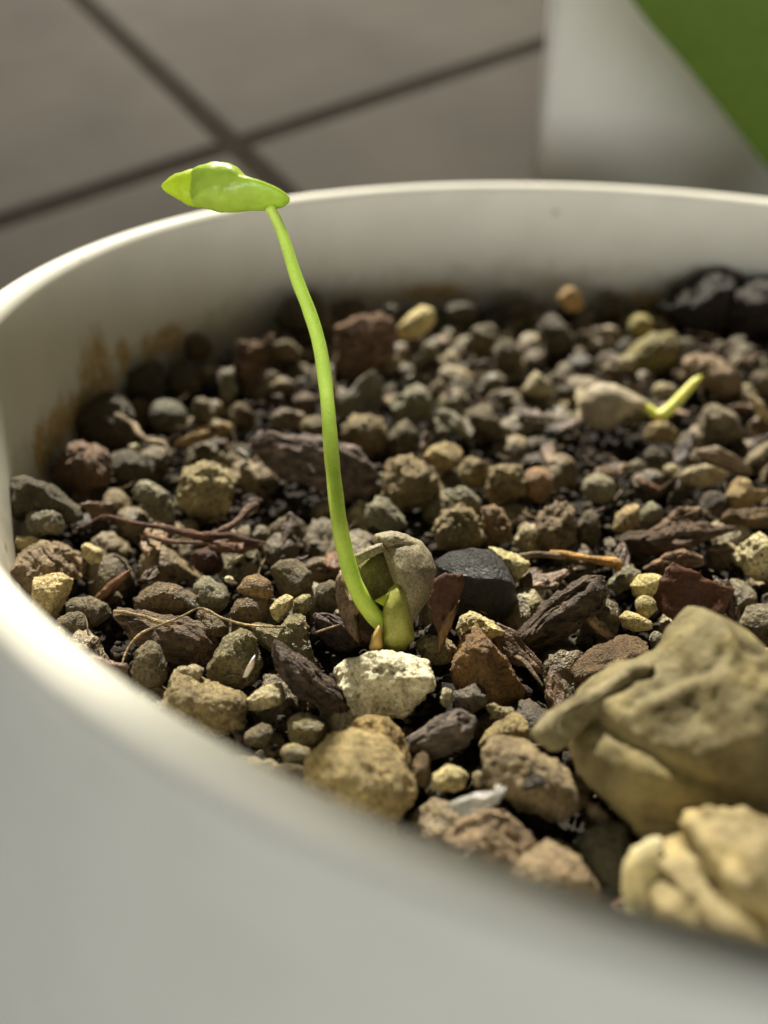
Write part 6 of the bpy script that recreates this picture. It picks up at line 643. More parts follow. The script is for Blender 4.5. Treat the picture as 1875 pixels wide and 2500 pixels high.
# thin scraps of bark litter between the grains
LITTER = []
for k in range(7):
    r_ = np.random.RandomState(300+k); t_ = np.arange(11)*2*np.pi/11; w_ = r_.uniform(.22, .5)
    q_ = np.stack([np.cos(t_)*(1+.22*r_.randn(11)), w_*np.sin(t_)*(1+.25*r_.randn(11))], 1)
    P, f, _ = body(q_, .09, 'bark', 950+k, 4); LITTER.append(mesh('bark_scrap', P, f, BARK))
SCRAPS = [(-52.7, 34.3, 54.1, 2.84, 0, 0, 1.84, 0.91, 1.73, 'behind the brown dry husk piece'), (-1.3, 0.0, 54.0, 3.04, 2, 5, 1.64, 0.11, 0.58, 'behind the pale topped grey pebble'), (-54.4, -23.3, 53.7, 1.83, 1, 4, 2.35, 0.14, 1.27, 'behind the brown oval stone'), (-15.6, 19.1, 53.8, 1.98, 3, 1, 0.96, 0.64, 0.49, 'behind the grey brown sloping stone'), (-1.9, 31.0, 54.7, 1.62, 0, 6, 1.71, 0.29, 4.23, 'behind the dull grey pebble'), (-52.6, 5.9, 53.6, 2.19, 0, 6, 1.50, 0.21, 1.78, 'just right of the flat dry straw piece'), (-25.8, 31.3, 54.6, 1.73, 2, 5, 0.73, -1.08, 1.56, 'behind the grey stone'), (-30.1, -0.8, 54.1, 1.48, 4, 5, 0.85, 0.51, 4.55, 'just left of the large rounded tan stone'), (-46.7, -18.4, 54.1, 2.72, 3, 5, 1.08, -0.24, 3.55, 'behind the small curved pale fragment'), (24.3, 40.7, 55.1, 2.52, 1, 2, 1.79, 0.42, 1.01, 'behind the pinkish brown stone'), (-31.7, -22.1, 53.7, 3.07, 0, 4, 1.42, 0.45, 2.28, 'just right of the grey brown pebble'), (-29.6, 45.9, 55.0, 2.66, 2, 0, 1.76, 0.98, 0.70, 'in front of the small dark stone'), (-9.3, -45.3, 54.4, 2.50, 1, 2, 0.81, -0.21, 3.37, 'behind the small pinkish grey stone'), (30.3, 36.3, 55.6, 1.60, 2, 0, 0.53, 0.34, 2.42, 'behind the grey pebble'), (6.1, -17.1, 54.0, 2.01, 2, 2, 1.10, 0.20, 0.34, 'just right of the long dark bark strip'), (-46.8, 19.8, 54.0, 2.35, 0, 5, 1.13, -0.49, 4.98, 'behind the small pale topped stone'), (-20.9, 44.8, 54.5, 2.57, 2, 6, 1.44, 0.12, 1.56, 'in front of the dark flat stone'), (-46.6, 2.4, 54.0, 2.31, 3, 3, 2.04, 0.52, 3.78, 'just right of the tiny bluish white grain'), (-41.2, -15.3, 54.1, 1.90, 0, 1, 1.55, 0.48, 4.51, 'behind the blocky grey brown stone'), (-25.0, -59.6, 53.9, 3.05, 1, 5, 1.02, 0.02, 5.65, 'in front of the blurred pinkish stone'), (-8.6, 5.1, 53.6, 2.91, 1, 6, 2.18, -0.10, 4.69, 'behind the round pinkish stone'), (-27.3, -22.3, 54.5, 2.26, 4, 4, 1.24, -0.03, 2.70, 'behind the small grey crumb'), (2.3, -3.6, 54.1, 2.02, 3, 6, 1.71, -0.45, 3.07, 'in front of the dark olive pebble'), (-3.7, -42.4, 54.0, 2.49, 0, 4, 1.59, 0.30, 0.90, 'in front of the tan pebble'), (-9.4, -31.2, 54.2, 2.76, 4, 4, 1.02, 0.50, 5.51, 'behind the brown stone'), (4.3, -25.3, 53.5, 3.27, 0, 4, 0.69, -0.78, 1.70, 'just right of the red brown torn leaf flake'), (-63.4, -12.1, 54.1, 2.87, 1, 2, 0.46, 0.59, 1.06, 'behind the small cream yellow pebble'), (-25.3, 3.8, 54.4, 2.26, 1, 1, 0.82, 0.54, 4.53, 'just left of the tan stone'), (-55.2, 24.8, 54.6, 2.98, 2, 0, 1.37, -0.53, 2.08, 'behind the tall pale sliver of stone'), (21.9, 19.0, 54.1, 2.78, 1, 1, 0.67, -0.33, 5.96, 'just right of the grey brown peaked stone'), (7.8, 26.2, 54.1, 2.29, 1, 3, 2.01, -0.41, 3.69, 'in front of the pale chip'), (-5.0, -20.4, 54.4, 2.67, 0, 2, 1.09, 0.16, 4.40, 'behind the grey three sided stone'), (-42.2, -52.9, 54.5, 1.76, 2, 5, 1.34, -0.66, 5.72, 'in front of the tan stone'), (-55.3, -18.2, 54.6, 3.26, 4, 3, 0.81, -0.22, 4.60, 'in front of the grey upright stone'), (-36.5, -51.7, 53.7, 2.02, 4, 6, 2.35, -0.47, 4.29, 'in front of the grey tan stone'), (-5.2, -47.1, 54.7, 3.13, 1, 1, 1.51, 0.36, 6.27, 'just right of the small pinkish grey stone'), (-31.3, -16.1, 53.7, 1.64, 0, 2, 1.71, 0.11, 3.12, 'in front of the speckled grey stone'), (5.2, -10.4, 53.9, 1.67, 0, 6, 1.76, 0.66, 2.17, 'just right of the dull brown bark sliver'), (-29.3, 19.2, 54.3, 2.47, 4, 0, 0.76, -0.03, 2.15, 'just left of the grey stone'), (-51.8, 16.0, 53.6, 1.90, 0, 2, 2.12, 0.53, 3.96, 'behind the brown stone'), (-45.8, -9.3, 53.9, 2.01, 0, 5, 2.28, -0.57, 4.48, 'in front of the tiny bluish white grain'), (-13.0, -45.9, 54.3, 2.68, 0, 1, 0.90, 0.04, 2.21, 'behind the small pinkish grey stone'), (-26.4, -56.5, 53.5, 3.29, 0, 0, 2.40, 0.44, 3.67, 'just left of the blurred pinkish stone'), (2.8, 17.7, 53.7, 1.41, 1, 6, 1.98, -0.14, 1.06, 'just left of the tan crumb'), (-13.2, -23.3, 54.2, 3.07, 2, 2, 1.47, 0.04, 3.47, 'behind the small tan crumb'), (-55.4, -38.0, 54.2, 3.12, 1, 2, 2.84, -0.32, 6.01, 'in front of the second pale fragment'), (-5.1, 11.5, 54.7, 2.53, 1, 4, 1.65, 0.29, 3.68, 'in front of the dull grey pebble'), (-36.4, 0.7, 54.4, 1.85, 3, 5, 1.39, -0.51, 3.82, 'just right of the purplish grey bark slab'), (22.2, 9.0, 53.9, 3.00, 0, 3, 2.15, -0.19, 0.27, 'behind the grey tan oval pebble'), (-17.6, 2.2, 53.5, 1.42, 2, 1, 2.44, 0.12, 0.51, 'behind the round bumpy tan pebble'), (-14.5, 34.3, 54.1, 2.34, 0, 6, 2.54, -0.22, 0.37, 'in front of the dark stone'), (-25.9, -27.9, 54.6, 2.46, 2, 4, 0.91, -0.17, 3.05, 'behind the small grey crumb'), (7.7, 40.1, 54.0, 1.96, 0, 1, 1.82, -0.08, 1.53, 'just left of the pale chip'), (-6.4, -38.1, 54.3, 1.82, 2, 0, 1.39, 0.35, 0.41, 'in front of the tiny grey pebble'), (17.3, 32.3, 54.3, 1.63, 2, 6, 1.23, 0.17, 0.26, 'behind the small pale pebble'), (-21.1, 21.2, 54.4, 1.49, 1, 3, 1.12, 0.34, 4.50, 'behind the light grey flattened stone'), (-48.4, 39.3, 55.4, 2.75, 1, 3, 1.31, -0.28, 1.01, 'behind the dull stone'), (-33.1, -26.8, 53.5, 2.89, 0, 3, 1.02, -0.39, 5.28, 'just right of the grey brown pebble'), (-31.4, -31.5, 53.5, 2.66, 1, 0, 1.68, -0.07, 2.92, 'just right of the purplish bark scrap'), (-35.8, 38.1, 55.1, 3.15, 0, 2, 0.86, 0.82, 4.78, 'just left of the reddish brown fibrous bark chunk'), (19.6, 46.6, 55.2, 3.12, 4, 5, 1.58, 0.26, 1.20, 'behind the big yellowish grey stone'), (-22.3, -58.3, 53.8, 2.12, 2, 1, 1.83, -0.22, 3.79, 'just left of the blurred light pinkish stone'), (-56.8, -8.8, 54.0, 2.10, 2, 1, 0.91, 0.61, 1.62, 'just right of the grey upright stone'), (-43.7, -24.9, 53.5, 1.41, 0, 1, 0.76, -0.21, 0.50, 'just left of the orange brown knob'), (-15.4, -39.2, 54.1, 2.32, 1, 5, 1.55, 0.53, 4.80, 'just right of the knobbly grey tan stone'), (-38.9, 19.0, 54.7, 2.90, 4, 2, 1.27, -0.87, 1.92, 'just right of the brownish pebble'), (1.4, -23.8, 54.0, 2.72, 4, 1, 1.26, 0.34, 5.73, 'behind the red brown torn leaf flake'), (-34.2, -58.1, 53.5, 2.77, 0, 6, 1.71, 0.36, 4.83, 'in front of the small yellowish pebble'), (-39.8, -52.6, 53.9, 2.27, 2, 4, 0.94, 0.15, 4.90, 'in front of the tan stone'), (-7.6, 41.7, 54.1, 3.21, 1, 4, 1.75, -0.70, 6.18, 'just right of the pitted tan grey stone'), (-41.6, -1.1, 54.2, 2.18, 2, 6, 1.20, -0.63, 5.48, 'just left of the purplish grey bark slab'), (-35.7, -20.1, 53.6, 2.83, 3, 0, 1.84, -0.32, 4.79, 'behind the grey brown pebble'), (-18.2, -34.4, 54.1, 3.01, 1, 2, 1.16, -0.47, 2.48, 'just right of the brown pyramid stone'), (-22.9, -34.8, 53.9, 1.61, 4, 1, 0.59, 0.57, 6.17, 'just right of the cream brown stone'), (12.4, 19.1, 53.7, 3.16, 2, 3, 1.74, 0.22, 1.72, 'in front of the small pale pebble'), (-57.6, -26.3, 54.1, 3.00, 3, 0, 2.04, 0.75, 3.28, 'behind the grey brown rounded stone'), (9.1, 4.7, 54.3, 3.21, 0, 5, 1.94, 0.60, 4.12, 'behind the small pale pebble'), (-2.3, -32.4, 54.3, 1.75, 2, 4, 1.81, 0.08, 6.00, 'just right of the tiny grey pebble'), (0.3, 47.3, 54.2, 2.44, 1, 3, 1.57, -0.41, 4.70, 'in front of the dark pointed stone'), (-12.9, -59.8, 54.3, 2.89, 3, 6, 1.30, 0.29, 2.12, 'in front of the blurred dark grey stone'), (-6.3, -10.6, 54.0, 1.68, 0, 1, 2.08, 0.73, 2.77, 'behind the grey brown stone'), (-39.8, -22.1, 54.7, 1.80, 0, 6, 1.33, -0.64, 6.16, 'behind the blocky grey brown stone'), (-22.3, -50.4, 53.6, 2.12, 0, 6, 1.27, -0.04, 1.79, 'in front of the tiny bright bead'), (-9.4, 15.2, 54.5, 2.94, 1, 2, 1.40, -0.05, 5.85, 'in front of the small pale three sided stone'), (2.6, -36.0, 53.5, 2.26, 2, 2, 1.36, -0.20, 2.12, 'in front of the tan pebble')]
SCOL = [(.10, .07, .05), (.16, .11, .075), (.22, .155, .10), (.19, .10, .06), (.33, .25, .16)]
SNAME = ['blackish', 'dark brown', 'brown', 'reddish brown', 'tan']
for gx, gy, gz, gr, gc, gm_, rx, ry, rz, where in SCRAPS:
    o = link('bark_scrap', LITTER[gm_], None, (gx, gy, gz)); o.rotation_euler = (rx, ry, rz); o.scale = (gr, gr, gr)
    o.color = (*SCOL[gc], 1); o['wet'] = .5; o['speckle'] = .1
    tag(o, 'thin %s bark scrap %s' % (SNAME[gc], where), 'bark scrap', 'thin bark scraps between the stones')
# finer gravel below, too many and too small to pick apart
rng = np.random.RandomState(5)
v3, f3 = ico(2)
VV, FF, base = [], [], 0
shapes = []
for k in range(10):
    d = v3.copy(); d = d*(1 + .22*fbm(v3*1.6 + k*9, 3))[:, None]; shapes.append(d)
for k in range(4200):
    a = rng.rand()*2*math.pi; r = 71.0*math.sqrt(rng.rand()); x, y = r*math.cos(a), r*math.sin(a)
    s = rng.uniform(.45, 1.15); z = float(soil_z(x, y)) - rng.uniform(2.9, 4.8)
    if r > 71.6 - s: continue
    q = rng.randn(3, 3); q, _ = np.linalg.qr(q)
    VV.append((shapes[k % 10]*s*np.array([1, .9, .75]))@q.T + (x, y, z)); FF.append(f3 + base); base += len(v3)
t = NT('fine_gravel'); vv = t.coord()
n = t.tex('Noise', vv, 520, Detail=5, Roughness=.7).outputs['Fac']
t.l(t.ramp(n, [(.3, (.015, .012, .009)), (.52, (.035, .028, .02)), (.75, (.11, .09, .065))]), t.b.inputs['Base Color']); t.set(Roughness=.85, Specular_IOR_Level=.25)
t.bump(t.tex('Noise', vv, 3000, Detail=3).outputs['Fac'], .0002, .8)
gv = link('fine_gravel', mesh('fine_gravel', np.concatenate(VV), np.concatenate(FF), t.m))
tag(gv, 'fine dark gravel crumbs between the pebbles', 'gravel', None, 'stuff')

# the same pebble layer carried on to the right and front of the pot, beyond the picture
rng = np.random.RandomState(77); v4, f4 = ico(3); put, VV, FF, base = [], [], [], 0
for rad in (2.9, 2.3, 1.8):
    for k in range(2600):
        a = rng.rand()*2*math.pi; r = 69*math.sqrt(rng.rand()); x, y = r*math.cos(a), r*math.sin(a); z = float(soil_z(x, y)) - .9 - rng.uniform(0, .8)
        s = rad*rng.uniform(.85, 1.15)
        q = np.array((x, y, z)) - CAM_POS; dep = q@FWD
        if r > 72 - s or (dep > 5 and abs((q@RGT)/dep) < .505 + s*.7/dep): continue
        if any((x-a_)**2 + (y-b_)**2 < (.82*(s+c_))**2 for a_, b_, c_ in put): continue
        put.append((x, y, s)); m_, _ = np.linalg.qr(rng.randn(3, 3)); o_ = rng.rand(3)*50
        w = v4*(1 + .30*fbm(v4*1.2 + o_, 2) + .08*fbm(v4*4 + o_, 3))[:, None]*s*np.array([1, .9, .78])
        VV.append(w@m_.T + (x, y, z)); FF.append(f4 + base); base += len(v4)
t = NT('pebble_layer'); vv = t.coord()
isl = t.n('ShaderNodeNewGeometry').outputs['Random Per Island']
c = t.ramp(isl, [(0., (.05, .04, .03)), (.25, (.12, .10, .065)), (.45, (.26, .21, .135)), (.65, (.10, .07, .05)), (.82, (.20, .18, .14)), (1., (.46, .40, .28))])
n = t.tex('Noise', vv, 2400, Detail=4, Roughness=.7).outputs['Fac']
c = t.mix(.9, c, t.ramp(n, [(.32, (.45, .4, .34)), (.5, (1, 1, 1)), (.7, (1.5, 1.48, 1.4))]), 'MULTIPLY')
t.l(c, t.b.inputs['Base Color']); t.set(Roughness=.6, Specular_IOR_Level=.5); t.bump(n, .0006, .9)
tag(link('pebble_layer', mesh('pebble_layer', np.concatenate(VV), np.concatenate(FF), t.m)), 'layer of brown pebbles running on beyond the picture edge', 'pebbles', None, 'stuff')

# crumbs and dust lodged on and between the grains, and hair-thin fibres
def scatter_stuff(name, n, rmin, rmax, zlo, zhi, mat, label, cat, seed):
    rng = np.random.RandomState(seed); v1, f1 = ico(1); VV, FF, base = [], [], 0
    for k in range(n):
        a = rng.rand()*2*math.pi; r = 70.8*math.sqrt(rng.rand()); x, y = r*math.cos(a), r*math.sin(a)
        if y > 45: continue
        s = rmin*(rmax/rmin)**rng.rand(); z = float(soil_z(x, y)) + rng.uniform(zlo, zhi)
        VV.append(v1*(1+.95*(rng.rand(len(v1), 1)-.5))*s*np.array([1, .9, .6]) + (x, y, z)); FF.append(f1 + base); base += len(v1)
    return tag(link(name, mesh(name, np.concatenate(VV), np.concatenate(FF), mat, False)), label, cat, None, 'stuff')
def crumb_material(name, lo, hi, rough):
    t = NT(name); n = t.tex('Noise', t.coord(), 700, Detail=3).outputs['Fac']
    t.l(t.ramp(n, [(.38, lo), (.62, hi)]), t.b.inputs['Base Color']); t.set(Roughness=rough, Specular_IOR_Level=.2); return t.m
scatter_stuff('dark_crumbs', 9000, .14, .7, -4.2, -1.2, crumb_material('moist_crumb', (.014, .011, .008), (.075, .058, .040), .9), 'dark moist soil crumbs lodged in the gaps', 'crumbs', 21)
rng = np.random.RandomState(23); VV, FF = [], []
for k in range(340):
    a = rng.rand()*2*math.pi; r = 68*math.sqrt(rng.rand()); p = np.array((r*math.cos(a), r*math.sin(a), 0.)); p[2] = soil_z(p[0], p[1]) - rng.uniform(.4, 2.6)
    d = rng.randn(3)*(1, 1, .25); d /= np.linalg.norm(d); pts = [p]
    for j in range(4):
        d = d + rng.randn(3)*(.35, .35, .2); d /= np.linalg.norm(d); p = p + d*rng.uniform(.6, 2.2); pts.append(p)
    v_, f_ = tube(pts, [.05, .09, .04], 5, .3, k, False); b_ = len(VV); VV += list(v_); FF += [tuple(q+b_ for q in f) for f in f_]
tag(link('soil_fibres', mesh('soil_fibres', VV, FF, crumb_material('peat_fibre', (.05, .03, .02), (.36, .27, .17), .7))), 'hair thin brown peat fibres among the pebbles', 'fibres', None, 'stuff')

# ------------------------------------------------------------------ strands
def strand(name, path, radii, mat, label, cat, col=None, grp=None, wob=.25, seed=0):
    p = np.asarray(path, float); c = p[0]
    V, Fc = tube(p - c, radii, 8, wob, seed)
    o = link(name, mesh(name, V, Fc, mat), None, c)
    if col: o.color = (*col, 1)
    o['wet'] = .1; o['speckle'] = .2
    return tag(o, label, cat, grp)
STRANDS = [
    ('rootlet', [(-55.24, -32.24, 56.2), (-53.55, -32.56, 56.2), (-52.0, -32.99, 56.2), (-50.57, -33.67, 56.2), (-49.48, -33.63, 56.2)], [0.223, 0.199, 0.222, 0.236, 0.188], (0.45, 0.36, 0.2), 'pale flat rootlet lying along the dark wood chip', 'root'),
    ('rootlet', [(-52.93, -38.8, 54.7), (-52.96, -37.55, 55.34), (-52.55, -36.24, 55.97), (-51.6, -35.45, 56.61), (-50.16, -34.9, 56.97), (-48.53, -33.85, 57.13), (-47.39, -32.38, 56.87), (-46.54, -32.39, 56.66), (-44.97, -33.24, 56.5), (-43.12, -33.97, 56.5), (-41.2, -34.24, 56.5), (-39.33, -34.25, 56.5)], [0.105, 0.106, 0.111, 0.121, 0.131, 0.14, 0.143, 0.136, 0.125, 0.114, 0.103, 0.093], (0.52, 0.42, 0.25), 'long thin pale rootlet arching over the brown stones at front left', 'root'),
    ('rootlet', [(-36.41, -34.58, 56.2), (-35.3, -34.53, 56.7), (-33.94, -33.97, 56.8)], [0.1, 0.088, 0.067], (0.45, 0.36, 0.25), 'short pale rootlet pointing at the seed husk', 'root'),
    ('root', [(-68.84, 8.28, 56.0), (-66.95, 7.28, 56.8), (-65.43, 6.33, 56.8), (-63.61, 4.85, 56.6), (-62.62, 3.23, 56.2), (-60.7, 1.25, 56.2), (-58.76, 0.62, 56.2), (-57.72, -0.97, 55.2)], [0.209, 0.331, 0.37, 0.447, 0.402, 0.395, 0.354, 0.195], (0.4, 0.33, 0.23), 'curled grey brown root on the dark stones near the left wall', 'root'),
    ('bark_fibre', [(-63.97, -18.34, 55.6), (-62.43, -18.22, 56.2), (-60.86, -17.38, 56.8), (-59.18, -17.68, 56.8), (-56.77, -18.37, 56.6), (-54.37, -18.57, 56.4), (-51.61, -19.23, 56.2), (-48.86, -19.82, 56.2), (-46.96, -19.52, 56.2), (-44.99, -19.79, 55.8), (-42.91, -19.88, 55.6)], [0.08, 0.132, 0.16, 0.239, 0.29, 0.343, 0.393, 0.469, 0.392, 0.288, 0.131], (0.17, 0.08, 0.05), 'reddish fibre strand stretched across the dark hollow at left', 'fibre'),
    ('bark_fibre', [(-49.17, -19.6, 56.2), (-47.29, -18.95, 56.6), (-46.19, -17.55, 56.8), (-45.58, -15.56, 56.8), (-44.75, -13.94, 56.6)], [0.261, 0.394, 0.452, 0.542, 0.413], (0.2, 0.13, 0.1), 'purple brown fibre rising right from the reddish strand', 'fibre'),
    ('bark_fibre', [(-56.89, -18.84, 55.8), (-54.69, -19.68, 55.8), (-52.69, -20.41, 55.8), (-50.08, -20.43, 55.8), (-47.46, -20.56, 55.8)], [0.158, 0.262, 0.26, 0.234, 0.13], (0.26, 0.16, 0.12), 'thin pinkish fibre just under the reddish strand', 'fibre'),
    ('twig', [(-12.93, -20.65, 55.6), (-11.3, -21.17, 55.8), (-9.84, -22.26, 56.2), (-7.88, -22.73, 56.2), (-6.6, -23.1, 56.2), (-6.6, -23.53, 55.6)], [0.35, 0.418, 0.458, 0.478, 0.454, 0.295], (0.62, 0.38, 0.13), 'short orange twig lying behind the dark ridged bark', 'twig'),
    ('twig', [(-16.58, -21.4, 55.4), (-14.93, -21.02, 55.6), (-13.19, -21.06, 55.6), (-11.43, -21.06, 55.5)], [0.255, 0.396, 0.419, 0.349], (0.36, 0.3, 0.2), 'grey brown twig leading to the orange twig', 'twig'),
    ('rootlet', [(-14.14, -41.0, 54.8), (-14.71, -41.04, 55.8), (-15.13, -41.17, 56.6)], [0.098, 0.097, 0.069], (0.6, 0.56, 0.48), 'tiny white hair root standing left of the wrinkled pod', 'root'),
    ('bark_fibre', [(-18.38, -35.69, 54.8), (-17.71, -36.66, 55.0), (-17.15, -38.02, 55.0), (-16.5, -39.01, 54.6)], [0.221, 0.24, 0.193, 0.085], (0.22, 0.17, 0.12), 'thin dark sliver right of the brown pyramid stone', 'fibre'),
    ('rootlet', [(-26.84, -30.98, 55.8), (-26.97, -31.64, 55.0), (-27.17, -32.52, 54.4)], [0.097, 0.111, 0.083], (0.4, 0.28, 0.15), 'thin tan thread along the right foot of the seed husk', 'root'),
]
for i, (name, path, radii, colr, label, cat) in enumerate(STRANDS):
    strand(name, path, radii, BARK, label, cat, colr, None, .3, i*3.1)

